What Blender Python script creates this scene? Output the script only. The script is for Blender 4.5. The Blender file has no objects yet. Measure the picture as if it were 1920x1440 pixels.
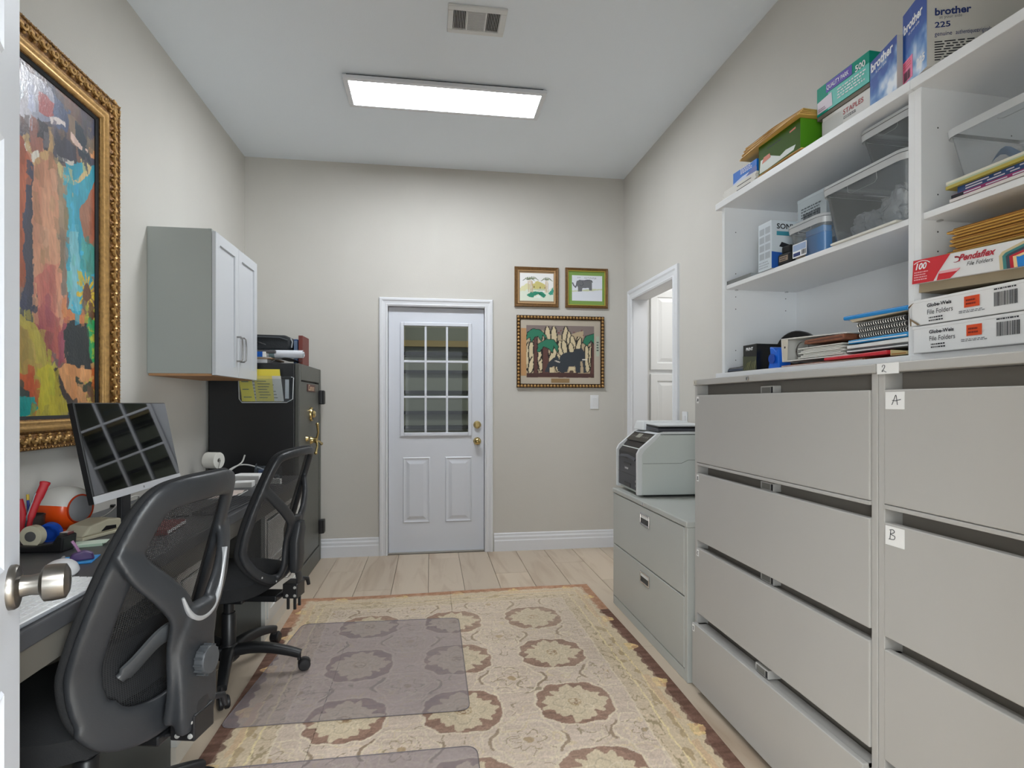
import bpy, bmesh, math, random
import numpy as np
from mathutils import Vector, Matrix, noise as mnoise
C = bpy.context.scene.collection
rnd = random.Random(7)
PI = math.pi
# ---------------------------------------------------------------- camera, world, light, exposure
FPX, YAW, V0, EYE = 1048.0, math.radians(8.264), 756.0, 1.235
cd = bpy.data.cameras.new('camera'); cam = bpy.data.objects.new('camera', cd); C.objects.link(cam)
cam.location = (0, 0, EYE); cam.rotation_euler = (PI/2, 0, -YAW)
cd.sensor_width = 36.0; cd.lens = FPX/1920*36; cd.shift_y = (V0-720)/1920; cd.clip_start = 0.02
bpy.context.scene.camera = cam
vs = bpy.context.scene.view_settings
vs.view_transform = 'Standard'; vs.look = 'None'; vs.gamma = 1; vs.use_curve_mapping = False
vs.exposure = 1.72
LIGHT_PANEL = 11.0
w = bpy.data.worlds.new('world'); bpy.context.scene.world = w; w.use_nodes = True
w.node_tree.nodes['Background'].inputs[0].default_value = (0.9, 0.95, 1, 1)
w.node_tree.nodes['Background'].inputs[1].default_value = 0.4
def area(name, loc, rot, sx, sy, power, col=(1, 1, 1)):
    l = bpy.data.lights.new(name, 'AREA'); l.shape = 'RECTANGLE'; l.size = sx; l.size_y = sy; l.energy = power; l.color = col
    o = bpy.data.objects.new(name, l); C.objects.link(o); o.location = loc; o.rotation_euler = rot
    return o
area('hall_fill_light', (0.1, -0.75, 2.9), (math.radians(28), 0, 0), 2.2, 0.9, 54, (0.95, 0.98, 1))  # added fill lamp behind the camera, not a known fixture
for _x, _p in ((-1.35, 25), (1.55, 62)): area('hall_side_fill', (_x, -1.9, 1.25), (math.radians(90), 0, math.radians(-14 if _x < 0 else 14)), 1.3, 1.9, _p, (0.9, 0.97, 1))  # added unseen fill lamps flanking the doorway, to lift walls and ceiling
area('side_room_light', (2.5, 4.0, 2.65), (0, 0, 0), 0.8, 0.8, 4.6, (1, 0.99, 0.97))
area('garage_light', (0.3, 6.0, 2.9), (0, 0, 0), 0.6, 0.6, 7, (1, 1, 0.95))

# ---------------------------------------------------------------- pixel helper (photograph 1920x1440 -> point on a plane)
_s, _c = math.sin(YAW), math.cos(YAW)
def ray(u, v):
    a = (u-960)/FPX
    return Vector((_s+a*_c, _c-a*_s, (V0-v)/FPX))
def onX(u, v, X):
    r = ray(u, v); t = X/r.x; return (r.y*t, EYE+r.z*t)
def onY(u, v, Y):
    r = ray(u, v); t = Y/r.y; return (r.x*t, EYE+r.z*t)

# ---------------------------------------------------------------- materials
def lin(c):
    out = []
    for x in c[:3]:
        x = x/255.0
        out.append(x/12.92 if x <= 0.04045 else ((x+0.055)/1.055)**2.4)
    return (*out, 1.0)
MATS = {}
def mat(name, col, rough=0.5, metal=0.0, noise=0.0, nscale=40.0, bump=0.0, bscale=200.0, spec=0.5, alpha=1.0, coat=0.0, vary=0.0):
    if name in MATS: return MATS[name]
    m = bpy.data.materials.new(name); m.use_nodes = True; nt = m.node_tree; b = nt.nodes['Principled BSDF']
    c = lin(col)
    b.inputs['Base Color'].default_value = c; b.inputs['Roughness'].default_value = rough; b.inputs['Metallic'].default_value = metal
    b.inputs['Specular IOR Level'].default_value = spec; b.inputs['Alpha'].default_value = alpha; b.inputs['Coat Weight'].default_value = coat
    if coat: b.inputs['Coat Roughness'].default_value = 0.15
    tc = nt.nodes.new('ShaderNodeTexCoord')
    src = None
    if noise or vary:
        n = nt.nodes.new('ShaderNodeTexNoise'); n.inputs['Scale'].default_value = nscale; n.inputs['Detail'].default_value = 4
        nt.links.new(tc.outputs['Object'], n.inputs['Vector'])
        r = nt.nodes.new('ShaderNodeMapRange'); r.inputs[1].default_value = 0.3; r.inputs[2].default_value = 0.7
        r.inputs[3].default_value = 1-noise; r.inputs[4].default_value = 1+noise
        nt.links.new(n.outputs['Fac'], r.inputs[0])
        h = nt.nodes.new('ShaderNodeHueSaturation'); h.inputs['Color'].default_value = c
        if vary:
            oi = nt.nodes.new('ShaderNodeObjectInfo'); r2 = nt.nodes.new('ShaderNodeMapRange')
            r2.inputs[3].default_value = 1-vary; r2.inputs[4].default_value = 1+vary
            mu = nt.nodes.new('ShaderNodeMath'); mu.operation = 'MULTIPLY'
            nt.links.new(oi.outputs['Random'], r2.inputs[0]); nt.links.new(r2.outputs[0], mu.inputs[0]); nt.links.new(r.outputs[0], mu.inputs[1])
            nt.links.new(mu.outputs[0], h.inputs['Value'])
        else:
            nt.links.new(r.outputs[0], h.inputs['Value'])
        nt.links.new(h.outputs['Color'], b.inputs['Base Color'])
    if bump:
        n2 = nt.nodes.new('ShaderNodeTexNoise'); n2.inputs['Scale'].default_value = bscale; n2.inputs['Detail'].default_value = 3
        nt.links.new(tc.outputs['Object'], n2.inputs['Vector'])
        bp = nt.nodes.new('ShaderNodeBump'); bp.inputs['Strength'].default_value = bump; bp.inputs['Distance'].default_value = 0.004
        nt.links.new(n2.outputs['Fac'], bp.inputs['Height']); nt.links.new(bp.outputs['Normal'], b.inputs['Normal'])
    MATS[name] = m
    return m
def vcol_mat(name, rough=0.6, bump=0.0, bscale=300, coat=0.0, spec=0.5):
    if name in MATS: return MATS[name]
    m = bpy.data.materials.new(name); m.use_nodes = True; nt = m.node_tree; b = nt.nodes['Principled BSDF']
    a = nt.nodes.new('ShaderNodeVertexColor'); a.layer_name = 'Col'
    nt.links.new(a.outputs['Color'], b.inputs['Base Color']); b.inputs['Roughness'].default_value = rough
    b.inputs['Coat Weight'].default_value = coat; b.inputs['Coat Roughness'].default_value = 0.12; b.inputs['Specular IOR Level'].default_value = spec
    if bump:
        tc = nt.nodes.new('ShaderNodeTexCoord'); n2 = nt.nodes.new('ShaderNodeTexNoise'); n2.inputs['Scale'].default_value = bscale
        nt.links.new(tc.outputs['Object'], n2.inputs['Vector'])
        bp = nt.nodes.new('ShaderNodeBump'); bp.inputs['Strength'].default_value = bump; bp.inputs['Distance'].default_value = 0.003
        nt.links.new(n2.outputs['Fac'], bp.inputs['Height']); nt.links.new(bp.outputs['Normal'], b.inputs['Normal'])
        if coat: nt.links.new(bp.outputs['Normal'], b.inputs['Coat Normal'])
    MATS[name] = m
    return m
def clear_mat(name, tint, solid, rough=0.1, gloss=0.12):
    """clear plastic: see-through, tinted, with a thin sheen"""
    if name in MATS: return MATS[name]
    m = bpy.data.materials.new(name); m.use_nodes = True; nt = m.node_tree; nt.nodes.clear()
    out = nt.nodes.new('ShaderNodeOutputMaterial'); tr = nt.nodes.new('ShaderNodeBsdfTransparent'); tr.inputs[0].default_value = (0.93, 0.96, 0.98, 1)
    df = nt.nodes.new('ShaderNodeBsdfPrincipled'); df.inputs['Base Color'].default_value = lin(tint); df.inputs['Roughness'].default_value = rough
    tl = nt.nodes.new('ShaderNodeBsdfTranslucent'); tl.inputs[0].default_value = lin(tint); m0 = nt.nodes.new('ShaderNodeMixShader'); m0.inputs[0].default_value = 0.5
    nt.links.new(df.outputs[0], m0.inputs[1]); nt.links.new(tl.outputs[0], m0.inputs[2])
    m1 = nt.nodes.new('ShaderNodeMixShader'); m1.inputs[0].default_value = solid
    gl = nt.nodes.new('ShaderNodeBsdfGlossy'); gl.inputs['Roughness'].default_value = rough
    fr = nt.nodes.new('ShaderNodeFresnel'); fr.inputs[0].default_value = 1.4
    m2 = nt.nodes.new('ShaderNodeMixShader')
    nt.links.new(tr.outputs[0], m1.inputs[1]); nt.links.new(m0.outputs[0], m1.inputs[2])
    nt.links.new(fr.outputs[0], m2.inputs[0]); nt.links.new(m1.outputs[0], m2.inputs[1]); nt.links.new(gl.outputs[0], m2.inputs[2])
    nt.links.new(m2.outputs[0], out.inputs[0])
    MATS[name] = m
    return m

# ---------------------------------------------------------------- mesh builder
class MB:
    def __init__(s): s.v = []; s.f = []; s.M = None
    def _add(s, vs, fs):
        o = len(s.v)
        for p in vs:
            p = Vector(p)
            s.v.append(tuple(s.M @ p) if s.M else tuple(p))
        s.f += [tuple(i+o for i in f) for f in fs]
    def box(s, x0, x1, y0, y1, z0, z1):
        s._add([(x0,y0,z0),(x1,y0,z0),(x1,y1,z0),(x0,y1,z0),(x0,y0,z1),(x1,y0,z1),(x1,y1,z1),(x0,y1,z1)],
               [(0,3,2,1),(4,5,6,7),(0,1,5,4),(1,2,6,5),(2,3,7,6),(3,0,4,7)]); return s
    def hexa(s, p): # 8 points bottom 4 then top 4
        s._add(p, [(0,3,2,1),(4,5,6,7),(0,1,5,4),(1,2,6,5),(2,3,7,6),(3,0,4,7)]); return s
    def prism(s, poly, axis, a, b):
        """poly: 2D points in the two other axes (cyclic order), extruded along axis from a to b"""
        n = len(poly)
        def P(p, t):
            return {'x': (t, p[0], p[1]), 'y': (p[0], t, p[1]), 'z': (p[0], p[1], t)}[axis]
        s._add([P(p, a) for p in poly]+[P(p, b) for p in poly],
               [tuple(range(n-1, -1, -1)), tuple(range(n, 2*n))]+[(i, (i+1) % n, n+(i+1) % n, n+i) for i in range(n)]); return s
    def tube(s, pts, r, n=8, closed=False, cap=True):
        pts = [Vector(p) for p in pts]; m = len(pts)
        rs = r if isinstance(r, (list, tuple)) else [r]*m
        T = []
        for i in range(m):
            if closed: t = pts[(i+1) % m]-pts[i-1]
            else: t = pts[min(i+1, m-1)]-pts[max(i-1, 0)]
            T.append(t.normalized() if t.length > 1e-9 else Vector((0, 0, 1)))
        up = Vector((0, 0, 1)) if abs(T[0].z) < 0.9 else Vector((1, 0, 0))
        nrm = (up-T[0]*up.dot(T[0])).normalized(); V = []
        for i in range(m):
            nrm = (nrm-T[i]*nrm.dot(T[i])).normalized(); b = T[i].cross(nrm)
            for k in range(n):
                a = 2*PI*k/n; V.append(pts[i]+(nrm*math.cos(a)+b*math.sin(a))*rs[i])
        F = []
        for i in range(m if closed else m-1):
            j = (i+1) % m
            for k in range(n): F.append((i*n+k, i*n+(k+1) % n, j*n+(k+1) % n, j*n+k))
        if cap and not closed: F += [tuple(range(n-1, -1, -1)), tuple((m-1)*n+k for k in range(n))]
        s._add(V, F); return s
    def ribbon(s, pts, nrm, w, t, n=12, closed=False, e=0.6):
        """swept flat bar: width w across, thickness t along the given normals, rounded"""
        pts = [Vector(p) for p in pts]; m = len(pts)
        ws = w if isinstance(w, (list, tuple)) else [w]*m; ts = t if isinstance(t, (list, tuple)) else [t]*m
        V = []
        for i in range(m):
            if closed: tg = pts[(i+1) % m]-pts[i-1]
            else: tg = pts[min(i+1, m-1)]-pts[max(i-1, 0)]
            tg.normalize(); N = Vector(nrm[i] if isinstance(nrm, list) else nrm); N = (N-tg*N.dot(tg)).normalized(); B = tg.cross(N)
            for k in range(n):
                a = 2*PI*(k+0.5)/n; ca, sa = math.cos(a), math.sin(a)
                V.append(pts[i]+B*(math.copysign(abs(ca)**e, ca)*ws[i]/2)+N*(math.copysign(abs(sa)**e, sa)*ts[i]/2))
        F = []
        for i in range(m if closed else m-1):
            j = (i+1) % m
            for k in range(n): F.append((i*n+k, i*n+(k+1) % n, j*n+(k+1) % n, j*n+k))
        if not closed: F += [tuple(range(n-1, -1, -1)), tuple((m-1)*n+k for k in range(n))]
        s._add(V, F); return s
    def lathe(s, prof, o=(0, 0, 0), axis=(0, 0, 1), n=24, scale=(1, 1)):
        A = Vector(axis).normalized(); up = Vector((0, 0, 1)) if abs(A.z) < 0.9 else Vector((1, 0, 0))
        U = (up-A*up.dot(A)).normalized(); W = A.cross(U); o = Vector(o); V = []; m = len(prof)
        for r, h in prof:
            for k in range(n):
                a = 2*PI*k/n; V.append(o+A*h+U*(r*math.cos(a)*scale[0])+W*(r*math.sin(a)*scale[1]))
        F = [(i*n+k, i*n+(k+1) % n, (i+1)*n+(k+1) % n, (i+1)*n+k) for i in range(m-1) for k in range(n)]
        F += [tuple(range(n-1, -1, -1)), tuple((m-1)*n+k for k in range(n))]
        s._add(V, F); return s
    def ball(s, c, r, n=16):
        rx, ry, rz = r if isinstance(r, (tuple, list)) else (r, r, r)
        V = []; F = []; m = n//2
        for i in range(1, m):
            th = PI*i/m
            for k in range(n):
                a = 2*PI*k/n; V.append((c[0]+rx*math.sin(th)*math.cos(a), c[1]+ry*math.sin(th)*math.sin(a), c[2]+rz*math.cos(th)))
        V += [(c[0], c[1], c[2]+rz), (c[0], c[1], c[2]-rz)]; T = len(V)-2
        for i in range(m-2):
            for k in range(n): F.append((i*n+k, (i+1)*n+k, (i+1)*n+(k+1) % n, i*n+(k+1) % n))
        for k in range(n): F += [(T, k, (k+1) % n), (T+1, (m-2)*n+(k+1) % n, (m-2)*n+k)]
        s._add(V, F); return s
    def grid(s, fn, nu, nv):
        V = [fn(i/nu, j/nv) for j in range(nv+1) for i in range(nu+1)]
        s._add(V, [(j*(nu+1)+i, j*(nu+1)+i+1, (j+1)*(nu+1)+i+1, (j+1)*(nu+1)+i) for j in range(nv) for i in range(nu)]); return s
    def build(s, name, m, parent=None, smooth=0, bevel=0.0, seg=2, loc=None, rz=0.0, rot=None, stuff=False):
        me = bpy.data.meshes.new(name); me.from_pydata(s.v, [], s.f); me.validate()
        bm = bmesh.new(); bm.from_mesh(me); bmesh.ops.recalc_face_normals(bm, faces=bm.faces); bm.to_mesh(me); bm.free()
        if smooth:
            me.polygons.foreach_set('use_smooth', [True]*len(me.polygons))
            me.set_sharp_from_angle(angle=math.radians(smooth))
        me.materials.append(m)
        o = bpy.data.objects.new(name, me); C.objects.link(o); o.parent = parent
        if loc is not None: o.location = loc
        o.rotation_euler = rot if rot else (0, 0, rz)
        if bevel:
            b = o.modifiers.new('bevel', 'BEVEL'); b.width = bevel; b.segments = seg; b.limit_method = 'ANGLE'; b.angle_limit = math.radians(40)
        if stuff: o['kind'] = 'stuff'
        return o
def box(x0, x1, y0, y1, z0, z1): return MB().box(x0, x1, y0, y1, z0, z1)
def thing(name, label, cat, loc=(0, 0, 0), rz=0.0, group=None, rot=None):
    o = bpy.data.objects.new(name, None); C.objects.link(o); o.location = loc; o.rotation_euler = rot if rot else (0, 0, rz)
    o.empty_display_size = 0.05; o['label'] = label; o['category'] = cat
    if group: o['group'] = group
    return o
def tag(o, label, cat, group=None, kind=None):
    o['label'] = label; o['category'] = cat
    if group: o['group'] = group
    if kind: o['kind'] = kind
    return o
def struct(o, label, cat): return tag(o, label, cat, None, 'structure')
def dup(root, loc, rz, label, group=None):
    r = root.copy(); C.objects.link(r); r.location = loc; r.rotation_euler = (0, 0, rz); r['label'] = label
    if group: r['group'] = group
    for ch in list(root.children):
        c = ch.copy(); C.objects.link(c); c.parent = r
        for g in list(ch.children):
            d = g.copy(); C.objects.link(d); d.parent = c
    return r
def text(s, size, m, parent, o, right, up, name='lettering', align='LEFT', shear=0.0, sx=1.0, bold=0.0):
    """flat lettering: baseline start at o, running along right, tops towards up"""
    cu = bpy.data.curves.new('t', 'FONT'); cu.body = s; cu.size = size; cu.align_x = align; cu.shear = shear; cu.offset = bold*size; cu.resolution_u = 3
    ob = bpy.data.objects.new('t', cu); C.objects.link(ob)
    dg = bpy.context.evaluated_depsgraph_get(); me = bpy.data.meshes.new_from_object(ob.evaluated_get(dg))
    bpy.data.objects.remove(ob); bpy.data.curves.remove(cu)
    R, U = Vector(right).normalized(), Vector(up).normalized(); N = R.cross(U); o = Vector(o)
    for v in me.vertices: v.co = o+R*(v.co.x*sx)+U*v.co.y+N*0.0004
    me.materials.clear(); me.materials.append(m); me.name = name
    ob = bpy.data.objects.new(name, me); C.objects.link(ob); ob.parent = parent
    return ob
def catmull(P, n=6, closed=False):
    P = [Vector(p) for p in P]; m = len(P); out = []
    for i in range(m if closed else m-1):
        g = (lambda k: P[k % m]) if closed else (lambda k: P[max(0, min(m-1, k))])
        p0, p1, p2, p3 = g(i-1), g(i), g(i+1), g(i+2)
        for k in range(n):
            t = k/n
            out.append(0.5*((2*p1)+(p2-p0)*t+(2*p0-5*p1+4*p2-p3)*t*t+(3*p1-p0-3*p2+p3)*t**3))
    if not closed: out.append(P[-1])
    return out
# ---------------------------------------------------------------- numpy painting (flat print and woven pattern as colour attributes)
def nl(c):
    c = np.asarray(c, float)/255.0
    return np.where(c <= 0.04045, c/12.92, ((c+0.055)/1.055)**2.4)
def vnoise(x, y, seed=0):
    xi = np.floor(x).astype(np.int64); yi = np.floor(y).astype(np.int64); fx = x-xi; fy = y-yi
    def h(a, b):
        n = (a*374761393+b*668265263+seed*1442695041) & 0x7fffffff
        n = ((n ^ (n >> 13))*1274126177) & 0x7fffffff
        return ((n ^ (n >> 16)) & 0xffff)/65535.0
    fx = fx*fx*(3-2*fx); fy = fy*fy*(3-2*fy)
    return (h(xi, yi)*(1-fx)+h(xi+1, yi)*fx)*(1-fy)+(h(xi, yi+1)*(1-fx)+h(xi+1, yi+1)*fx)*fy
def fbm(x, y, seed=0, o=3):
    t = 0; a = 0.5
    for k in range(o): t = t+a*vnoise(x*2**k, y*2**k, seed+k*17); a *= 0.5
    return t/(1-0.5**o)
def inpoly(x, y, poly):
    r = np.zeros(x.shape, bool); n = len(poly); j = n-1
    for i in range(n):
        xi, yi = poly[i]; xj, yj = poly[j]
        if yi != yj: r ^= ((yi > y) != (yj > y)) & (x < (xj-xi)*(y-yi)/(yj-yi)+xi)
        j = i
    return r
def nearline(x, y, pts, wd):
    r = np.zeros(x.shape, bool)
    for (x0, y0), (x1, y1) in zip(pts[:-1], pts[1:]):
        dx, dy = x1-x0, y1-y0; L = dx*dx+dy*dy+1e-12
        t = np.clip(((x-x0)*dx+(y-y0)*dy)/L, 0, 1); r |= (x-x0-t*dx)**2+(y-y0-t*dy)**2 < wd*wd
    return r
def painted(name, m, parent, P, nu, nv, fn, loc=None):
    """P(u,v arrays)->(x,y,z) ; fn(u,v)->rgb 0..255 ; one mesh with a colour attribute"""
    u, v = np.meshgrid(np.linspace(0, 1, nu+1), np.linspace(0, 1, nv+1)); u = u.ravel(); v = v.ravel()
    xyz = np.stack([np.broadcast_to(a, u.shape) for a in P(u, v)], 1); col = nl(np.clip(fn(u, v), 0, 255))
    me = bpy.data.meshes.new(name); me.vertices.add(len(u)); me.vertices.foreach_set('co', xyz.astype(np.float32).ravel())
    i, j = np.meshgrid(np.arange(nu), np.arange(nv)); a = (j*(nu+1)+i).ravel(); q = np.stack([a, a+1, a+nu+2, a+nu+1], 1)
    me.loops.add(q.size); me.loops.foreach_set('vertex_index', q.ravel().astype(np.int32)); me.polygons.add(len(q))
    me.polygons.foreach_set('loop_start', np.arange(0, q.size, 4, dtype=np.int32)); me.update(calc_edges=True); me.validate()
    ca = me.color_attributes.new('Col', 'FLOAT_COLOR', 'POINT'); ca.data.foreach_set('color', np.concatenate([col, np.ones((len(u), 1))], 1).astype(np.float32).ravel())
    me.materials.append(m); o = bpy.data.objects.new(name, me); C.objects.link(o); o.parent = parent
    if loc is not None: o.location = loc
    return o
# ================================================================ materials used in several places
M_wall = mat('wall_paint', (206, 203, 196), 0.75, noise=0.015, nscale=3, bump=0.12, bscale=160)
M_ceil = mat('ceiling_paint', (238, 245, 252), 0.8, bump=0.1, bscale=140)
M_trim = mat('white_trim_paint', (228, 230, 234), 0.35)
M_door = mat('white_door_paint', (222, 226, 234), 0.38)
M_white = mat('white_laminate', (232, 234, 236), 0.35)
M_grey = mat('grey_cabinet_enamel', (176, 174, 170), 0.36, noise=0.012, nscale=4)
M_grey2 = mat('light_grey_cabinet_enamel', (180, 182, 177), 0.36, noise=0.012, nscale=4)
M_slate = mat('dark_slate_laminate', (72, 73, 76), 0.38, noise=0.16, nscale=9)
M_black = mat('black_plastic', (26, 26, 28), 0.38)
M_blackm = mat('black_matte', (18, 18, 19), 0.7)
M_nickel = mat('satin_nickel', (132, 128, 122), 0.3, 1.0)
M_chrome = mat('chrome', (205, 205, 205), 0.14, 1.0)
M_brass = mat('polished_brass', (206, 184, 128), 0.2, 1.0)
M_paper = mat('white_paper', (232, 232, 230), 0.7)
M_ink = mat('dark_ink', (30, 32, 40), 0.7)
M_navy = mat('navy_ink', (22, 44, 104), 0.6)
M_whiteink = mat('white_ink', (240, 242, 245), 0.6)
M_red = mat('red_print', (206, 36, 48), 0.5)
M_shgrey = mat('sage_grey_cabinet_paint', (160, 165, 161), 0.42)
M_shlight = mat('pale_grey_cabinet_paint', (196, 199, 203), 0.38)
M_wood = mat('raw_plywood', (176, 132, 92), 0.6, noise=0.08, nscale=20)
M_kraft = mat('kraft_paper', (222, 176, 94), 0.6, noise=0.05, nscale=30)
XL, XR, YB, ZC = -1.445, 1.65, 4.64, 3.17
YF = 0.13
# ================================================================ the setting
fl = box(XL-0.2, 4.0, -2.0, 8.0, -0.12, -0.012).build('floor', mat('subfloor', (90, 80, 70), 0.8))
struct(fl, 'pale oak plank floor running lengthwise through the narrow office', 'floor')
def plank_material():
    m = bpy.data.materials.new('pale_oak'); m.use_nodes = True; nt = m.node_tree; b = nt.nodes['Principled BSDF']
    tc = nt.nodes.new('ShaderNodeTexCoord'); mp = nt.nodes.new('ShaderNodeMapping'); oi = nt.nodes.new('ShaderNodeObjectInfo')
    ad = nt.nodes.new('ShaderNodeVectorMath'); ad.operation = 'ADD'; mu = nt.nodes.new('ShaderNodeVectorMath'); mu.operation = 'SCALE'; mu.inputs[3].default_value = 40
    cx = nt.nodes.new('ShaderNodeCombineXYZ')
    for k in range(3): nt.links.new(oi.outputs['Random'], cx.inputs[k])
    nt.links.new(cx.outputs[0], mu.inputs[0]); nt.links.new(tc.outputs['Object'], ad.inputs[0]); nt.links.new(mu.outputs[0], ad.inputs[1])
    mp.inputs['Scale'].default_value = (7, 0.8, 1); nt.links.new(ad.outputs[0], mp.inputs[0])
    n = nt.nodes.new('ShaderNodeTexNoise'); n.inputs['Scale'].default_value = 1.6; n.inputs['Detail'].default_value = 4; n.inputs['Distortion'].default_value = 0.9
    nt.links.new(mp.outputs[0], n.inputs['Vector'])
    r = nt.nodes.new('ShaderNodeValToRGB'); r.color_ramp.elements[0].position = 0.2; r.color_ramp.elements[0].color = lin((168, 146, 124))
    r.color_ramp.elements[1].position = 0.5; r.color_ramp.elements[1].color = lin((196, 180, 160))
    nt.links.new(n.outputs['Fac'], r.inputs[0])
    h = nt.nodes.new('ShaderNodeHueSaturation'); mr = nt.nodes.new('ShaderNodeMapRange'); mr.inputs[3].default_value = 0.9; mr.inputs[4].default_value = 1.06
    nt.links.new(oi.outputs['Random'], mr.inputs[0]); nt.links.new(mr.outputs[0], h.inputs['Value']); nt.links.new(r.outputs[0], h.inputs['Color'])
    nt.links.new(h.outputs[0], b.inputs['Base Color']); b.inputs['Roughness'].default_value = 0.42
    return m
M_plank = plank_material()
PW = 0.24
k0 = -6
for k in range(k0, 8):
    x0 = -0.015+k*PW; x1 = x0+PW-0.0026
    x0 = max(x0, XL); x1 = min(x1, XR+0.0)
    if x1-x0 < 0.02: continue
    y = -1.6-[0.0, 0.9, 0.45, 1.2, 0.25, 0.7, 1.0][k % 7]
    while y < YB:
        a = max(y, -1.6); b = min(y+1.52, YB)
        if b-a > 0.03: box(x0-(x0+x1)/2, x1-(x0+x1)/2, a-(a+b)/2+0.0008, b-(a+b)/2-0.0008, -0.012, 0).build('plank', M_plank, fl, bevel=0.0014, seg=1, loc=((x0+x1)/2, (a+b)/2, 0))
        y += 1.52
box(XR, 3.9, 2.2, 6.2, -0.012, 0).build('side_room_floor', mat('side_floor', (214, 198, 178), 0.45), fl)
box(-3, 3.5, YB, 7.9, -0.02, -0.006).build('garage_slab', mat('concrete', (120, 118, 112), 0.8), fl)
ce = box(XL-0.2, XR+0.1, -2.0, YB+0.1, ZC, ZC+0.1).build('ceiling', M_ceil); struct(ce, 'plain smooth white ceiling over the office', 'ceiling')
wl = box(XL-0.12, XL, -2.0, YB+0.12, 0, ZC).build('wall_left', M_wall); struct(wl, 'beige painted wall behind the desk and large painting', 'wall')
m = MB(); DX0, DX1, DZ = -0.37, 0.468, 2.05
m.box(XL, DX0, YB, YB+0.12, 0, ZC); m.box(DX1, XR+0.12, YB, YB+0.12, 0, ZC); m.box(DX0, DX1, YB, YB+0.12, DZ, ZC)
wb = m.build('wall_back', M_wall); struct(wb, 'beige end wall with the white half-glass door', 'wall')
m = MB(); OY0, OY1, OZ = 3.62, 4.43, 2.10
m.box(XR, XR+0.12, -2.0, OY0, 0, ZC); m.box(XR, XR+0.12, OY1, YB, 0, ZC); m.box(XR, XR+0.12, OY0, OY1, OZ, ZC)
wr = m.build('wall_right', M_wall); struct(wr, 'beige wall behind the shelves and filing cabinets', 'wall')
m = MB(); m.box(XL, -0.40, YF, YF+0.12, 0, ZC); m.box(0.52, XR, YF, YF+0.12, 0, ZC); m.box(-0.40, 0.52, YF, YF+0.12, 2.10, ZC)
wf = m.build('wall_front', M_wall); struct(wf, 'beige wall with the doorway the photograph is taken from', 'wall')
m = MB(); m.box(-0.40, -0.38, YF-0.005, YF+0.125, 0, 2.08); m.box(0.50, 0.52, YF-0.005, YF+0.125, 0, 2.08); m.box(-0.40, 0.52, YF-0.005, YF+0.125, 2.08, 2.10)
struct(m.build('trim_1', M_trim, bevel=0.002), 'white jamb of the doorway near the camera', 'trim')
# side room shell and garage shell
m = MB(); m.box(3.0, 3.1, 2.2, 6.2, 0, 2.75); m.box(XR+0.12, 3.1, 5.2, 5.3, 0, 2.75); m.box(XR+0.12, 3.1, 2.2, 2.3, 0, 2.75); m.box(XR+0.12, 3.1, 2.2, 5.3, 2.72, 2.8)
struct(m.build('wall_side_room', mat('pale_wall', (214, 212, 206), 0.7)), 'pale walls of the room beyond the side opening', 'wall')
m = MB(); m.box(-2.6, -2.5, YB+0.12, 7.8, 0, 3.0); m.box(3.0, 3.1, 5.3, 7.8, 0, 3.0); m.box(-2.6, 3.1, 7.7, 7.8, 0, 3.0); m.box(-2.6, 3.1, YB+0.12, 7.8, 3.0, 3.1)
struct(m.build('wall_garage', mat('garage_wall', (150, 148, 142), 0.8)), 'dim grey walls of the garage behind the door glass', 'wall')
# baseboards: profiled
def baseboard(name, x0, x1, label, axis='x', y=YB, sgn=-1):
    pr = [(0, 0), (0.017, 0), (0.017, 0.085), (0.013, 0.095), (0.013, 0.115), (0.008, 0.128), (0.008, 0.142), (0.004, 0.15), (0, 0.15)]
    poly = [(y+sgn*p[0], p[1]) for p in pr]
    m = MB(); m.prism(poly, 'x' if axis == 'x' else 'y', x0, x1)
    o = m.build(name, M_trim); struct(o, label, 'baseboard'); return o
baseboard('baseboard_back', XL, -0.412, 'white moulded baseboard between the safe and the half-glass door')
baseboard('baseboard_back', 0.522, XR, 'white moulded baseboard right of the half-glass door')
pr = [(0, 0), (0.017, 0), (0.017, 0.085), (0.013, 0.095), (0.013, 0.115), (0.008, 0.128), (0.008, 0.142), (0.004, 0.15), (0, 0.15)]
m = MB(); m.prism([(XR-p[0], p[1]) for p in pr], 'y', YF+0.12, OY0-0.085); m.prism([(XR-p[0], p[1]) for p in pr], 'y', OY1+0.085, YB-0.017)
struct(m.build('baseboard_right', M_trim), 'white baseboard along the shelf wall', 'baseboard')
m = MB(); m.prism([(XL+p[0], p[1]) for p in pr], 'y', YF+0.12, 0.4); struct(m.build('baseboard_left', M_trim), 'white baseboard on the painting wall near the doorway', 'baseboard')
# casings
def casing_profile(wd): return [(0, 0), (0, 0.012), (0.012, 0.018), (0.02, 0.014), (wd*0.55, 0.016), (wd*0.7, 0.022), (wd-0.006, 0.022), (wd, 0.016), (wd, 0)]
def casing(parent, a0, a1, ztop, wd, plane, mapf):
    """three mitred lengths around an opening a0..a1, height ztop; mapf(a, z, out) -> xyz"""
    pr = casing_profile(wd)
    for nm, path in (('side_casing', 0), ('side_casing', 1), ('head_casing', 2)):
        m = MB(); n = len(pr); V = []
        if path < 2:
            e, sg = (a0, -1) if path == 0 else (a1, 1)
            V = [mapf(e+sg*p, 0, t) for p, t in pr]+[mapf(e+sg*p, ztop+p, t) for p, t in pr]
        else:
            V = [mapf(a0-p, ztop+p, t) for p, t in pr]+[mapf(a1+p, ztop+p, t) for p, t in pr]
        m._add(V, [tuple(range(n-1, -1, -1)), tuple(range(n, 2*n))]+[(i, (i+1) % n, n+(i+1) % n, n+i) for i in range(n)])
        m.build(nm, M_trim, parent)
t2 = thing('trim_2', 'white moulded casing around the half-glass end door', 'door casing'); t2['kind'] = 'structure'
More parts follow.
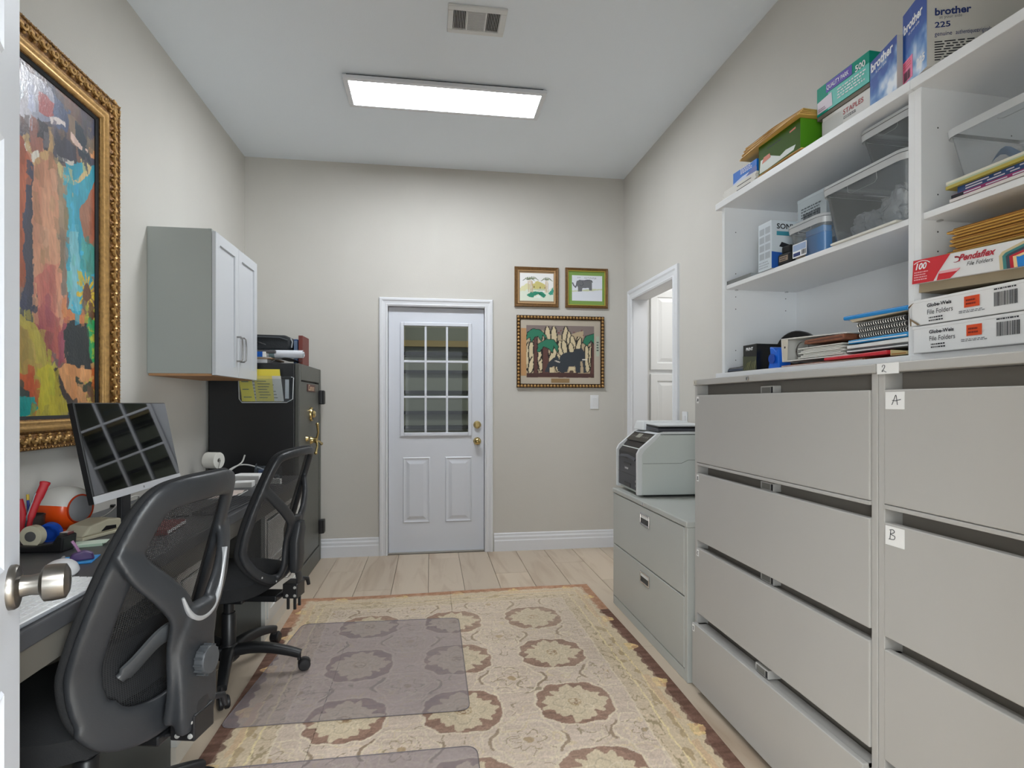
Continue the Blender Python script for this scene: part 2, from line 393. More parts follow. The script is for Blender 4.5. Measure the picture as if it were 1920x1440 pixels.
casing(t2, -0.346, 0.444, 2.026, 0.068, 'y', lambda a, z, t: (a, YB-t, z))
m = MB(); m.box(DX0, -0.346, YB-0.002, YB+0.12, 0, 2.026); m.box(0.444, DX1, YB-0.002, YB+0.12, 0, 2.026); m.box(DX0, DX1, YB-0.002, YB+0.12, 2.026, DZ)
m.build('jamb', M_trim, t2)
m = MB(); m.box(-0.346, -0.334, YB+0.075, YB+0.12, 0, 2.026); m.box(0.432, 0.444, YB+0.075, YB+0.12, 0, 2.026); m.box(-0.346, 0.444, YB+0.075, YB+0.12, 2.0, 2.026); m.build('door_stop', mat('grey_weatherstrip', (150, 152, 150), 0.6), t2)
t3 = thing('trim_3', 'white moulded casing around the opening in the right wall', 'door casing'); t3['kind'] = 'structure'
casing(t3, OY0+0.012, OY1-0.012, OZ-0.012, 0.085, 'x', lambda a, z, t: (XR-t, a, z))
m = MB(); m.box(XR-0.002, XR+0.125, OY0, OY0+0.012, 0, OZ-0.012); m.box(XR-0.002, XR+0.125, OY1-0.012, OY1, 0, OZ-0.012); m.box(XR-0.002, XR+0.125, OY0, OY1, OZ-0.012, OZ)
m.build('jamb', M_trim, t3)
# ---- door_1: half-glass nine-lite door in the end wall
d1 = thing('door_1', 'white steel door with nine glass panes, two raised panels and brass knob', 'door', (0, YB+0.03, 0)); d1['kind'] = 'structure'
GX0, GX1, GZ0, GZ1 = -0.222, 0.312, 0.99, 1.875
m = MB(); X0, X1 = -0.342, 0.440
m.box(X0, GX0, 0, 0.044, 0.012, 2.022); m.box(GX1, X1, 0, 0.044, 0.012, 2.022); m.box(GX0, GX1, 0, 0.044, 0.012, GZ0); m.box(GX0, GX1, 0, 0.044, GZ1, 2.022)
m.build('leaf', M_door, d1)
m = MB()
def ringx(m, x0, x1, z0, z1, wd, y0, y1):
    m.box(x0, x0+wd, y0, y1, z0, z1); m.box(x1-wd, x1, y0, y1, z0, z1); m.box(x0+wd, x1-wd, y0, y1, z0, z0+wd); m.box(x0+wd, x1-wd, y0, y1, z1-wd, z1)
ringx(m, -0.248, 0.338, 0.964, 1.901, 0.03, -0.014, 0.0)
m.build('glazing_frame', M_door, d1, bevel=0.005)
px_ = [GX0+0.004+(GX1-GX0-0.008)*k/3 for k in range(4)]; pz_ = [GZ0+0.004+(GZ1-GZ0-0.008)*k/3 for k in range(4)]
for k in (1, 2):
    box(px_[k]-0.009, px_[k]+0.009, -0.006, 0.03, GZ0, GZ1).build('muntin', M_door, d1, bevel=0.003)
    box(GX0, GX1, -0.005, 0.03, pz_[k]-0.009, pz_[k]+0.009).build('muntin', M_door, d1, bevel=0.003)
M_glass = clear_mat('window_glass', (60, 66, 66), 0.12, 0.02)
for i in range(3):
    for j in range(3): box(px_[i]+0.0095, px_[i+1]-0.0095, 0.015, 0.019, pz_[j]+0.0095, pz_[j+1]-0.0095).build('pane', M_glass, d1)
for x0, x1 in ((-0.228, -0.006), (0.118, 0.340)):
    z0, z1 = 0.25, 0.79; m = MB()
    def fr(i, y): return [(x0+i, y, z0+i), (x1-i, y, z0+i), (x1-i, y, z1-i), (x0+i, y, z1-i)]
    V = fr(0, 0.0)+fr(0.008, -0.006)+fr(0.018, -0.001)+fr(0.03, -0.001)+fr(0.055, -0.008)
    m._add(V, [(r*4+k, r*4+(k+1) % 4, (r+1)*4+(k+1) % 4, (r+1)*4+k) for r in range(4) for k in range(4)]+[(16, 17, 18, 19)])
    m.build('raised_panel', M_door, d1)
for z, nm in ((1.055, 'deadbolt'), (0.918, 'knob')):
    m = MB()
    if nm == 'deadbolt': m.lathe([(0.0, 0.026), (0.018, 0.026), (0.024, 0.02), (0.031, 0.012), (0.033, 0.0)], (0.384, 0, z), (0, -1, 0)); m.box(0.381, 0.387, -0.034, -0.02, z-0.014, z+0.014)
    else: m.lathe([(0.0, 0.062), (0.016, 0.061), (0.026, 0.053), (0.029, 0.044), (0.024, 0.032), (0.013, 0.024), (0.012, 0.012), (0.03, 0.008), (0.033, 0.0)], (0.384, 0, z), (0, -1, 0))
    m.build(nm, M_brass, d1, smooth=40)
box(-0.346, 0.444, -0.02, 0.1, 0.0, 0.012).build('threshold', mat('aluminium', (190, 190, 188), 0.3, 1.0), d1)
# garage door seen through the glass
gd = thing('garage_door', 'greenish sectional garage door with dark struts seen through the door glass', 'garage door', (0, 7.55, 0))
for k in range(5):
    box(-2.2, 2.7, 0, 0.05, 0.02+k*0.46, 0.02+k*0.46+0.452).build('section', mat('garage_door_steel', (142, 146, 128), 0.5), gd)
for z in (0.6, 0.92, 1.12, 1.39, 1.66, 1.90):
    m = MB(); m.box(-2.2, 2.7, -0.06, -0.0, z-0.012, z+0.012); m.box(-2.2, 2.7, -0.065, -0.055, z-0.03, z+0.004); m.build('strut', mat('dark_steel', (40, 42, 42), 0.5), gd)
box(-2.2, 2.7, -0.12, -0.02, 1.98, 2.06).build('header_beam', mat('yellow_pine', (170, 150, 100), 0.7), gd)
# cupboard in the side room
cu = thing('pantry_cupboard', 'tall white cupboard with raised panel doors seen through the side opening', 'cupboard', (1.93, 4.78, 0))
box(0.0, 0.9, 0.022, 0.41, 0, 2.45).build('carcass', M_white, cu)
for a, b in ((0.022, 0.445), (0.455, 0.88)):
    for z0, z1 in ((0.1, 1.497), (1.535, 2.25)):
        m = MB(); y0 = 0.0
        def fr(i, y): return [(a+i, y, z0+i), (b-i, y, z0+i), (b-i, y, z1-i), (a+i, y, z1-i)]
        V = fr(0, 0.02)+fr(0.0, 0.003)+fr(0.003, 0)+fr(0.06, 0)+fr(0.066, 0.009)+fr(0.075, 0.009)+fr(0.105, 0.002)
        m._add(V, [(r*4+k, r*4+(k+1) % 4, (r+1)*4+(k+1) % 4, (r+1)*4+k) for r in range(6) for k in range(4)]+[(24, 25, 26, 27)])
        m.build('door', M_white, cu)
m = MB(); m.box(-0.01, 0.91, -0.03, 0.40, 2.45, 2.50); m.build('cornice', M_white, cu, bevel=0.01)
# ---- door_2: white six-panel door standing open at the left edge
hx, hy, lx, ly = -0.352, 0.275, -0.655, 1.005
ang = math.atan2(ly-hy, lx-hx); L2 = math.hypot(lx-hx, ly-hy)
d2 = thing('door_2', 'white six-panel door standing open at the left edge with satin nickel knob', 'door', (hx, hy, 0), ang); d2['kind'] = 'structure'
# local x along the leaf from hinge to latch; visible face is local -y
m = MB(); m.box(0.0, L2, 0.0, 0.035, 0.01, 2.05); m.build('leaf', M_door, d2, bevel=0.002)
for a, b in ((0.11, 0.375), (0.435, L2-0.11)):
    for z0, z1 in ((0.23, 0.82), (0.99, 1.62), (1.74, 1.94)):
        m = MB()
        def fr(i, y): return [(a+i, y, z0+i), (b-i, y, z0+i), (b-i, y, z1-i), (a+i, y, z1-i)]
        V = fr(0, 0.0)+fr(0.004, -0.004)+fr(0.012, -0.001)+fr(0.025, -0.001)+fr(0.05, -0.005)
        m._add(V, [(r*4+k, r*4+(k+1) % 4, (r+1)*4+(k+1) % 4, (r+1)*4+k) for r in range(4) for k in range(4)]+[(16, 17, 18, 19)])
        m.build('raised_panel', M_door, d2)
m = MB(); kx = L2-0.06; kz = 0.955
m.lathe([(0.0, 0.072), (0.018, 0.0715), (0.0265, 0.067), (0.028, 0.052), (0.0275, 0.041), (0.023, 0.038), (0.0165, 0.035), (0.0150, 0.024), (0.0165, 0.013), (0.031, 0.010), (0.0335, 0.006), (0.0335, 0.0)], (kx, 0.0, kz), (0, -1, 0), n=32)
m.build('knob', M_nickel, d2, smooth=35)
# ---- ceiling light and vent
lp = thing('ceiling_light_panel', 'long flush white rectangular light panel lit on the ceiling', 'ceiling light', (0.097, 3.535, ZC))
m = MB(); ringx_ = 0.03
for x0, x1, y0, y1 in ((-0.61, 0.61, -0.165, -0.135), (-0.61, 0.61, 0.135, 0.165), (-0.61, -0.58, -0.135, 0.135), (0.58, 0.61, -0.135, 0.135)): m.box(x0, x1, y0, y1, -0.034, -0.012)
m.build('frame', M_trim, lp, bevel=0.002)
box(-0.59, 0.59, -0.15, 0.15, -0.012, 0.0).build('back_pan', mat('dark_gap', (70, 74, 76), 0.8), lp)
me_ = bpy.data.materials.new('lit_diffuser'); me_.use_nodes = True; b = me_.node_tree.nodes['Principled BSDF']
b.inputs['Base Color'].default_value = (0.9, 0.9, 0.9, 1); b.inputs['Emission Color'].default_value = (0.94, 0.98, 1.025, 1); b.inputs['Emission Strength'].default_value = LIGHT_PANEL
box(-0.58, 0.58, -0.135, 0.135, -0.031, -0.013).build('diffuser', me_, lp)
vt = thing('ceiling_vent', 'white three-section louvred air vent on the ceiling', 'air vent', (0.229, 2.816, ZC))
M_vent = mat('vent_white', (222, 223, 222), 0.45)
m = MB()
xs = [-0.146, -0.118, -0.054, -0.044, 0.040, 0.050, 0.114, 0.146]; y0, y1 = -0.102, 0.102; yi0, yi1 = -0.068, 0.072
for a, b_ in ((0, 1), (2, 3), (4, 5), (6, 7)): m.box(xs[a], xs[b_], yi0, yi1, -0.012, 0)
m.box(xs[0], xs[7], y0, yi0, -0.012, 0); m.box(xs[0], xs[7], yi1, y1, -0.012, 0)
m.build('frame', M_vent, vt, bevel=0.004)
box(-0.12, 0.118, -0.07, 0.074, -0.002, -0.0005).build('backing', mat('vent_dark', (30, 34, 34), 0.8), vt)
for a, b_, vert in ((1, 2, 1), (3, 4, 0), (5, 6, 1)):
    m = MB()
    if vert:
        n = 8
        for k in range(n):
            x = xs[a]+(xs[b_]-xs[a])*(k+0.5)/n; m.hexa([(x-0.0005, yi0, -0.011), (x+0.001, yi0, -0.011), (x+0.001, yi1, -0.011), (x-0.0005, yi1, -0.011), (x+0.002, yi0, -0.003), (x+0.0035, yi0, -0.003), (x+0.0035, yi1, -0.003), (x+0.002, yi1, -0.003)])
    else:
        n = 17
        for k in range(n):
            y = yi0+(yi1-yi0)*(k+0.5)/n; m.box(xs[a], xs[b_], y-0.0012, y+0.0012, -0.011, -0.004)
    m.build('louvre_bank', M_vent, vt)
# ---- switches
def switch(name, label, loc, rz, two=False):
    t = thing(name, label, 'light switch', loc, rz)
    box(-0.037, 0.037, -0.006, 0, -0.06, 0.06).build('plate', M_white, t, bevel=0.003)
    m = MB(); m.hexa([(-0.016, -0.008, -0.034), (0.016, -0.008, -0.034), (0.016, -0.006, -0.034), (-0.016, -0.006, -0.034), (-0.016, -0.012, 0.034), (0.016, -0.012, 0.034), (0.016, -0.006, 0.034), (-0.016, -0.006, 0.034)])
    m.build('rocker', M_white, t, bevel=0.001)
switch('wall_switch', 'white rocker light switch below the elephant pictures', (1.387, YB, 1.244), 0)
switch('wall_switch', 'white switch plate on the right wall beside the side opening', (XR, 3.46, 1.12), -PI/2)
# ================================================================ tall filing cabinets
def hand_stroke(pts, m, parent, o, sc, r=0.0012, name='handwriting'):
    """pen strokes on a card: pts in card units, x right, z up, on the local plane y = o[1]"""
    mb = MB()
    for st in pts:
        c = catmull([(o[0]+p[0]*sc, o[1], o[2]+p[1]*sc) for p in st], 5)
        mb.tube(c, r, 5)
    return mb.build(name, m, parent)
S_A = [[(0, 0), (0.25, 0.5), (0.5, 1.0), (0.62, 0.5), (0.7, 0)], [(0.05, 0.45), (0.5, 0.42), (1.1, 0.55)]]
S_B = [[(0.1, 0), (0.15, 0.5), (0.2, 1.0)], [(0.05, 0.95), (0.5, 1.05), (0.65, 0.8), (0.2, 0.55), (0.7, 0.4), (0.6, 0.08), (-0.05, 0.0)]]
S_2 = [[(0.05, 0.7), (0.2, 1.0), (0.55, 0.95), (0.5, 0.6), (0.2, 0.25), (0.0, 0.1), (0.15, 0.02), (0.35, 0.15), (0.6, 0.0), (0.85, -0.1)]]
S_1 = [[(0.5, 0), (0.5, 1.0)]]
S_C = [[(0.7, 0.9), (0.3, 1.0), (0.1, 0.5), (0.3, 0.05), (0.7, 0.15)]]
S_D = [[(0.2, 0), (0.2, 1.0)], [(0.1, 1.0), (0.6, 0.9), (0.75, 0.5), (0.6, 0.1), (0.1, 0.0)]]
def tall_cabinet(label, loc, W, cards):
    t = thing('filing_cabinet', label, 'filing cabinet', loc, -PI/2, 'tall four-drawer filing cabinets'); H = 1.336; D = 0.47
    m = MB(); m.box(0, 0.02, 0, D, 0.03, H-0.024); m.box(W-0.02, W, 0, D, 0.03, H-0.024); m.box(0.02, W-0.02, 0.058, D, 0.03, H-0.024)
    m.box(0.02, W-0.02, 0.0, 0.058, 0.03, 0.034)
    m.build('case', M_grey, t, bevel=0.002)
    box(0.021, W-0.021, 0.05, 0.0585, 0.034, H-0.025).build('recess_panel', mat('recess_dark_grey', (122, 116, 109), 0.5), t)  # panel behind the drawers, in a darker tone than their fronts
    box(-0.0005, W+0.0005, -0.008, D, H-0.024, H).build('top', M_grey, t, bevel=0.003)
    box(0.01, W-0.01, 0.02, D, 0, 0.03).build('plinth', M_blackm, t)
    for i, (z0, z1, out) in enumerate(((0.982, 1.269, 0.0), (0.649, 0.936, 0.0), (0.339, 0.617, 0.0), (0.036, 0.299, 0.02))):
        y = -0.004-out
        m = MB(); x0, x1 = 0.022, W-0.022
        m.box(x0, x1, y, y+0.02, z0, z1)
        dr = m.build('drawer', M_grey, t, bevel=0.003)
        m = MB(); m.box(x0, x1, y+0.02, 0.04, z0, z0+0.006); m.box(x0, x1, y+0.02, 0.04, z1-0.012, z1-0.008)
        m.box(x0, x0+0.012, y+0.02, 0.04, z0, z1-0.008); m.box(x1-0.012, x1, y+0.02, 0.04, z0, z1-0.008); m.build('drawer_box', M_grey, dr)
        if i != 1 or True:
            m = MB(); m.prism([(y-0.001, z0-0.012), (y+0.012, z0-0.012), (y+0.012, z0), (y-0.001, z0-0.002)], 'x', x0, x1)
            if i == 0: m.build('lower_lip', M_grey, dr, bevel=0.001)
        # thumb latch in the pull gap above the drawer
        zc = z1+0.0
        m = MB(); m.box(W/2-0.045, W/2+0.03, 0.02-out, 0.0495, zc-0.004, zc+0.026); m.build('latch', M_grey, dr, bevel=0.002)
        box(W/2-0.035, W/2+0.012, 0.0185-out, 0.021-out, zc+0.002, zc+0.021).build('latch_label', mat('latch_grey', (112, 110, 104), 0.5), dr)
        box(W/2+0.018, W/2+0.027, 0.0182-out, 0.021-out, zc+0.001, zc+0.022).build('latch_button', M_black, dr)
        if cards == 'small':
            c = box(x0+0.004, x0+0.022, y-0.0012, y, z1-0.034, z1-0.006).build('label_card', M_paper, dr)
            hand_stroke([S_A, S_B, S_C, S_D][i], M_ink, dr, (x0+0.009, y-0.0016, z1-0.028), 0.014, 0.0009, 'handwriting')
        elif i < 2:
            c = box(x0+0.006, x0+0.062, y-0.0012, y, z1-0.049-0.004*i, z1-0.006).build('label_card', M_paper, dr)
            hand_stroke([S_A, S_B][i], M_ink, dr, (x0+0.026-0.008*i, y-0.0016, z1-0.038), 0.024, 0.0008, 'handwriting')
        else:
            c = box(x0+0.006, x0+0.05, y-0.0012, y, z1-0.045, z1-0.006).build('label_card', M_paper, dr) if False else None
    if cards == 'small':
        box(0.004, 0.032, -0.0092, -0.008, H-0.022, H-0.003).build('number_card', mat('beige_card', (196, 190, 178), 0.6), t)
        hand_stroke(S_1, M_ink, t, (0.011, -0.0096, H-0.018), 0.011, 0.0006)
        m = MB(); m.lathe([(0, 0.004), (0.008, 0.004), (0.0095, 0.0)], (W*0.42, -0.008, H-0.013), (0, -1, 0)); lk = m.build('lock', M_chrome, t, smooth=40)
        box(W*0.42-0.0012, W*0.42+0.0012, -0.0128, -0.012, H-0.018, H-0.008).build('keyhole', M_black, lk)
    else:
        box(0.006, 0.072, -0.0095, -0.008, H-0.028, H-0.001).build('number_card', M_paper, t)
        hand_stroke(S_2, M_ink, t, (0.022, -0.01, H-0.022), 0.016, 0.0007)
    return t
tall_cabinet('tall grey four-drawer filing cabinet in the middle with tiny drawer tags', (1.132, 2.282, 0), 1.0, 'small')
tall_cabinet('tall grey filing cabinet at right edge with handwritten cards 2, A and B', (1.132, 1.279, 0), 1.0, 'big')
# ---- two-drawer lateral file
W = 1.01
lf = thing('filing_cabinet', 'low grey two-drawer filing cabinet under the printer', 'filing cabinet', (1.118, 3.335, 0), -PI/2); H = 0.714
m = MB(); m.box(0, 0.014, 0, 0.47, 0.0, H-0.028); m.box(W-0.03, W, 0, 0.47, 0.0, H-0.028); m.box(0.014, W-0.03, 0.03, 0.47, 0.0, H-0.028); m.box(0.014, W-0.03, 0.0, 0.03, 0.0, 0.05)
m.build('case', M_grey2, lf, bevel=0.003)
box(-0.003, W+0.003, -0.006, 0.47, H-0.028, H).build('top', M_grey2, lf, bevel=0.006, seg=3)
for z0, z1 in ((0.377, H-0.032), (0.056, 0.371)):
    dr = box(0.016, W-0.032, -0.002, 0.025, z0, z1).build('drawer', M_grey2, lf, bevel=0.003)
    xc, zc = W*0.5+0.02, z1-0.062
    m = MB()
    for a in ((xc-0.062, xc+0.062, zc+0.022, zc+0.03), (xc-0.062, xc+0.062, zc-0.03, zc-0.022), (xc-0.062, xc-0.055, zc-0.022, zc+0.022), (xc+0.055, xc+0.062, zc-0.022, zc+0.022)): m.box(a[0], a[1], -0.008, -0.002, a[2], a[3])
    m.build('pull_frame', M_chrome, dr, bevel=0.0015)
    box(xc-0.055, xc+0.055, -0.0035, -0.002, zc-0.022, zc+0.004).build('pull_recess', mat('recess_dark', (60, 60, 58), 0.6), dr)
    box(xc-0.055, xc+0.055, -0.0045, -0.002, zc+0.004, zc+0.022).build('label_slot', M_paper, dr)
m = MB(); m.lathe([(0, 0.003), (0.006, 0.003), (0.007, 0)], (W*0.5, -0.006, H-0.014), (0, -1, 0)); m.build('lock', M_chrome, lf, smooth=40)
# ================================================================ printer on the two-drawer file
pr = thing('printer', 'white and charcoal multifunction laser printer on the low filing cabinet', 'printer', (1.142, 3.342, H), -PI/2-math.radians(2))
PWd, PD = 0.395, 0.46
M_pw = mat('printer_white', (214, 217, 218), 0.45); M_pg = mat('printer_grey_white', (196, 202, 198), 0.5); M_pc = mat('printer_charcoal', (62, 64, 70), 0.45); M_pb = mat('printer_black', (28, 28, 30), 0.4)
prof = [(0.0, 0.012), (0.0, 0.235), (0.012, 0.262), (0.10, 0.335), (0.115, 0.345), (PD, 0.345), (PD, 0.012)]
m = MB(); m.prism([(p[0]+0.02, p[1]) for p in prof], 'x', 0.0, PWd)
# hollow the output tray visually with an inset dark bay below
m.build('body', M_pg, pr, bevel=0.006)
m = MB(); m.box(0.05, PWd-0.05, 0.05, PD-0.02, 0.0, 0.013); m.build('foot', M_black, pr)
for a, b in ((0.0, 0.022), (PWd-0.022, PWd)):
    m = MB(); pf = [(0.0, 0.012), (0.0, 0.24), (0.014, 0.268), (0.11, 0.348), (0.14, 0.348), (0.04, 0.25), (0.03, 0.232), (0.03, 0.012)]
    m.prism([(p[0]-0.004, p[1]) for p in pf], 'x', a, b); m.build('front_rim', M_pw, pr, bevel=0.004)
box(0.023, PWd-0.023, 0.006, 0.03, 0.03, 0.20).build('front_cover', M_pc, pr, bevel=0.004)
m = MB(); m.box(0.023, PWd-0.023, 0.005, 0.012, 0.108, 0.110); m.build('cover_seam', M_pb, pr)
m = MB(); m.box(PWd*0.32, PWd*0.66, 0.003, 0.01, 0.162, 0.174); m.build('cover_grip', M_pb, pr, bevel=0.003)
text('brother', 0.02, M_whiteink, pr, (PWd*0.38, 0.0052, 0.135), (1, 0, 0), (0, 0, 1), 'logo', bold=0.02)
m = MB(); m.box(PWd*0.36, PWd*0.64, 0.003, 0.01, 0.032, 0.058); m.build('tray_grip', M_pb, pr, bevel=0.003)
for z in (0.05, 0.075): box(PWd-0.065, PWd-0.052, 0.006, 0.009, z, z+0.013).build('tray_mark', M_paper, pr)
m = MB(); m._add([(0.023, 0.0085, 0.20), (PWd-0.023, 0.0085, 0.20), (PWd-0.023, 0.0085, 0.234), (PWd-0.023, 0.066, 0.300), (0.023, 0.066, 0.300), (0.023, 0.0085, 0.234),
   (0.033, 0.03, 0.20), (PWd-0.033, 0.03, 0.20), (PWd-0.033, 0.10, 0.262), (0.033, 0.10, 0.262)], [(0, 1, 2, 5), (5, 2, 3, 4)])
m.build('output_bay', M_pb, pr)
m = MB(); m.ribbon([(0.06, 0.006, 0.205), (PWd/2, 0.003, 0.215), (PWd-0.06, 0.006, 0.203)], (0, -1, 0.6), 0.02, 0.006); m.build('tray_flap', M_pc, pr, smooth=50)
m = MB(); m.hexa([(0.023, 0.066, 0.294), (PWd-0.023, 0.066, 0.294), (PWd-0.023, 0.118, 0.338), (0.023, 0.118, 0.338), (0.023, 0.054, 0.3017), (PWd-0.023, 0.054, 0.3017), (PWd-0.023, 0.11, 0.349), (0.023, 0.11, 0.349)])
cp = m.build('control_panel', mat('panel_smoke', (52, 50, 48), 0.35), pr, bevel=0.003)
def onpanel(x, s): return (x, 0.054+0.056*s-0.0012, 0.3017+0.0473*s+0.0012)
m = MB(); 
for x0, x1, s0, s1 in ((0.14, 0.215, 0.35, 0.8),): m._add([onpanel(x0, s0), onpanel(x1, s0), onpanel(x1, s1), onpanel(x0, s1)], [(0, 1, 2, 3)])
m.build('display', mat('display_grey', (150, 150, 140), 0.3), cp)
m = MB()
for k in range(9):
    x = 0.06+k*0.033
    if 0.13 < x < 0.22: continue
    m._add([onpanel(x, 0.4), onpanel(x+0.018, 0.4), onpanel(x+0.018, 0.55), onpanel(x, 0.55)], [(0, 1, 2, 3)])
m.build('buttons', mat('button_grey', (120, 118, 112), 0.5), cp)
# scanner lid and document feeder on top
m = MB(); m.prism([(0.10, 0.348), (0.145, 0.362), (PD, 0.362), (PD, 0.348)], 'x', 0.006, PWd-0.004); m.build('scanner_bed', M_pw, pr, bevel=0.003)
m = MB(); m.hexa([(0.02, 0.10, 0.362), (0.19, 0.10, 0.362), (0.19, 0.40, 0.362), (0.02, 0.40, 0.362), (0.03, 0.115, 0.414), (0.16, 0.115, 0.414), (0.16, 0.39, 0.414), (0.03, 0.39, 0.414)]); m.build('feeder_cover', M_pw, pr, bevel=0.006)
m = MB(); m.hexa([(0.19, 0.12, 0.362), (PWd-0.01, 0.12, 0.362), (PWd-0.01, 0.42, 0.362), (0.19, 0.42, 0.362), (0.19, 0.12, 0.388), (PWd-0.01, 0.12, 0.379), (PWd-0.01, 0.42, 0.379), (0.19, 0.42, 0.388)]); m.build('output_lid', M_pc, pr, bevel=0.003)
m = MB(); m.hexa([(0.16, 0.13, 0.396), (PWd-0.02, 0.13, 0.390), (PWd-0.02, 0.40, 0.390), (0.16, 0.40, 0.396), (0.16, 0.13, 0.405), (PWd-0.02, 0.13, 0.400), (PWd-0.02, 0.40, 0.400), (0.16, 0.40, 0.405)]); m.build('feeder_tray', M_pw, pr, bevel=0.003)
m = MB(); m.hexa([(0.17, 0.128, 0.388), (PWd-0.03, 0.128, 0.384), (PWd-0.03, 0.38, 0.384), (0.17, 0.38, 0.388), (0.17, 0.128, 0.396), (PWd-0.03, 0.128, 0.390), (PWd-0.03, 0.38, 0.390), (0.17, 0.38, 0.396)]); m.build('feeder_slot', M_pb, pr)
m = MB(); m.tube([(PWd+0.0006, 0.03, 0.187), (PWd+0.0006, 0.25, 0.187), (PWd+0.0006, 0.29, 0.205), (PWd+0.0006, PD, 0.205)], 0.0012, 5); m.build('side_seam', mat('seam_grey', (120, 124, 120), 0.6), pr)
# small white boxes beside it
for i, (dz, lab) in enumerate(((0.0, 'lower small cream box on the low cabinet beside the printer'), (0.055, 'upper small cream box on the low cabinet beside the printer'))):
    tb = thing('small_carton', lab, 'box', (1.36+0.004*i, 2.54+0.012*i, 0.7145+dz), -PI/2, 'small cream boxes by the printer')
    box(0, 0.09, 0, 0.16, 0, 0.0535).build('carton', mat('cream_card', (226, 222, 208), 0.6), tb, bevel=0.002)
    box(-0.0008, 0.0908, -0.0008, 0.1608, 0.04, 0.0545).build('lid', mat('cream_card_lid', (234, 231, 220), 0.6), tb, bevel=0.002)
# ================================================================ bookcase hutches
HRZ = math.atan2(-0.999, 0.0436); P0 = Vector((1.189, 2.157, 1.3365)); HD = Vector((0.0436, -0.999, 0)); HN = Vector((0.999, 0.0436, 0))
def hut(t, d, z): return P0+HD*t+HN*d+Vector((0, 0, z))
UW, UD = 0.888, 0.34
def hutch(label, t0):
    h = thing('bookcase', label, 'bookcase', hut(t0, 0, 0), HRZ, 'white open bookcases on the filing cabinets')
    for x in (0, UW-0.0185): box(x, x+0.0185, 0.0, UD, 0.022, 0.700).build('side_panel', M_white, h, bevel=0.001)
    box(-0.028 if t0 == 0 else 0.0, UW-0.0005, -0.012, UD, 0.0, 0.022).build('base_board', M_white, h, bevel=0.001)
    box(-0.028 if t0 == 0 else 0.0, UW-0.0005, -0.014, UD+0.002, 0.700, 0.7255).build('top_board', M_white, h, bevel=0.0015)
    box(0.019, UW-0.019, UD-0.008, UD, 0.022, 0.700).build('back_panel', M_white, h)
    box(0.019, UW-0.019, 0.006, UD-0.009, 0.3635, 0.380).build('shelf', M_white, h, bevel=0.001)
    m = MB()
    for x, s in ((0.0188, 1), (UW-0.0188, -1)):
        for y in (0.05, 0.28):
            for z in (0.075, 0.115, 0.285, 0.335, 0.43, 0.60):
                m.lathe([(0.0022, 0), (0.0022, 0.0003)], (x, y, z), (s, 0, 0), n=6)
    m.build('pin_holes', M_black, h)
    m = MB()
    for x, s in ((0.0185, 1), (UW-0.0185, -1)):
        for y in (0.05, 0.28): m.box(min(x, x+s*0.012), max(x, x+s*0.012), y-0.004, y+0.004, 0.3595, 0.3635)
    m.build('shelf_pins', M_chrome, h)
    return h
hutch('left white open bookcase holding clear bins and binders', 0.0)
hutch('right white open bookcase holding envelopes and folder boxes', UW)
ZT, ZS, ZB = 0.7262, 0.3806, 0.0226     # top board, shelf, base surfaces (hutch local)
def hthing(name, label, cat, t, d, z, dz=0.0, group=None): return thing(name, label, cat, hut(t, d, z), HRZ+dz, group)
def carton(name, label, t, d, z, w, dp, h, colf, dz=0.0, rot=None, group=None, cat='box', lid=None):
    o = hthing(name, label, cat, t, d, z, dz, group)
    if rot: o.rotation_euler = (rot[0], rot[1], HRZ+dz)
    b = box(0, w, 0, dp, 0, h).build('carton', colf, o, bevel=0.0015)
    return o
def decal(parent, x0, x1, z0, z1, m, name='printed_panel', y=0.0, k=1): 
    e = 0.0004*k; return MB()._add([(x0, y-e, z0), (x1, y-e, z0), (x1, y-e, z1), (x0, y-e, z1)], [(0, 1, 2, 3)]) or None
def dq(parent, pts, m, name='printed_panel', k=1, y=0.0):
    """flat print: polygon (x, z) on the front plane y"""
    mb = MB(); mb._add([(p[0], y-0.0005*k, p[1]) for p in pts], [tuple(range(len(pts)))]); return mb.build(name, m, parent)
def rect(x0, x1, z0, z1): return [(x0, z0), (x1, z0), (x1, z1), (x0, z1)]
def lines(parent, x0, x1, z0, z1, n, m, seed=1, y=0.0, name='small_print', side=None):
    """rows of tiny unreadable print"""
    r = random.Random(seed); mb = MB(); hgt = (z1-z0)/n
    for i in range(n):
        z = z1-(i+0.5)*hgt; x = x0; e = x1-r.random()*(x1-x0)*0.2
        while x < e:
            wd = min((0.3+r.random())*(x1-x0)*0.12, e-x)
            P = [(x, z-hgt*0.25), (x+wd, z-hgt*0.25), (x+wd, z+hgt*0.22), (x, z+hgt*0.22)]
            if side is None: mb._add([(p[0], y-0.0008, p[1]) for p in P], [(0, 1, 2, 3)])
            else: mb._add([(side, p[0], p[1]) for p in P], [(0, 1, 2, 3)])
            x += wd+(x1-x0)*0.03
    return mb.build(name, m, parent)
def barcode(parent, x0, x1, z0, z1, seed=1, y=0.0):
    r = random.Random(seed); mb = MB(); x = x0
    while x < x1:
        wd = r.choice((0.0008, 0.0012, 0.002)); mb._add([(x, y-0.0008, z0), (x+wd, y-0.0008, z0), (x+wd, y-0.0008, z1), (x, y-0.0008, z1)], [(0, 1, 2, 3)]); x += wd+r.choice((0.0008, 0.0014))
    mb.build('barcode', M_ink, parent)
XR_, UP_ = (1, 0, 0), (0, 0, 1)
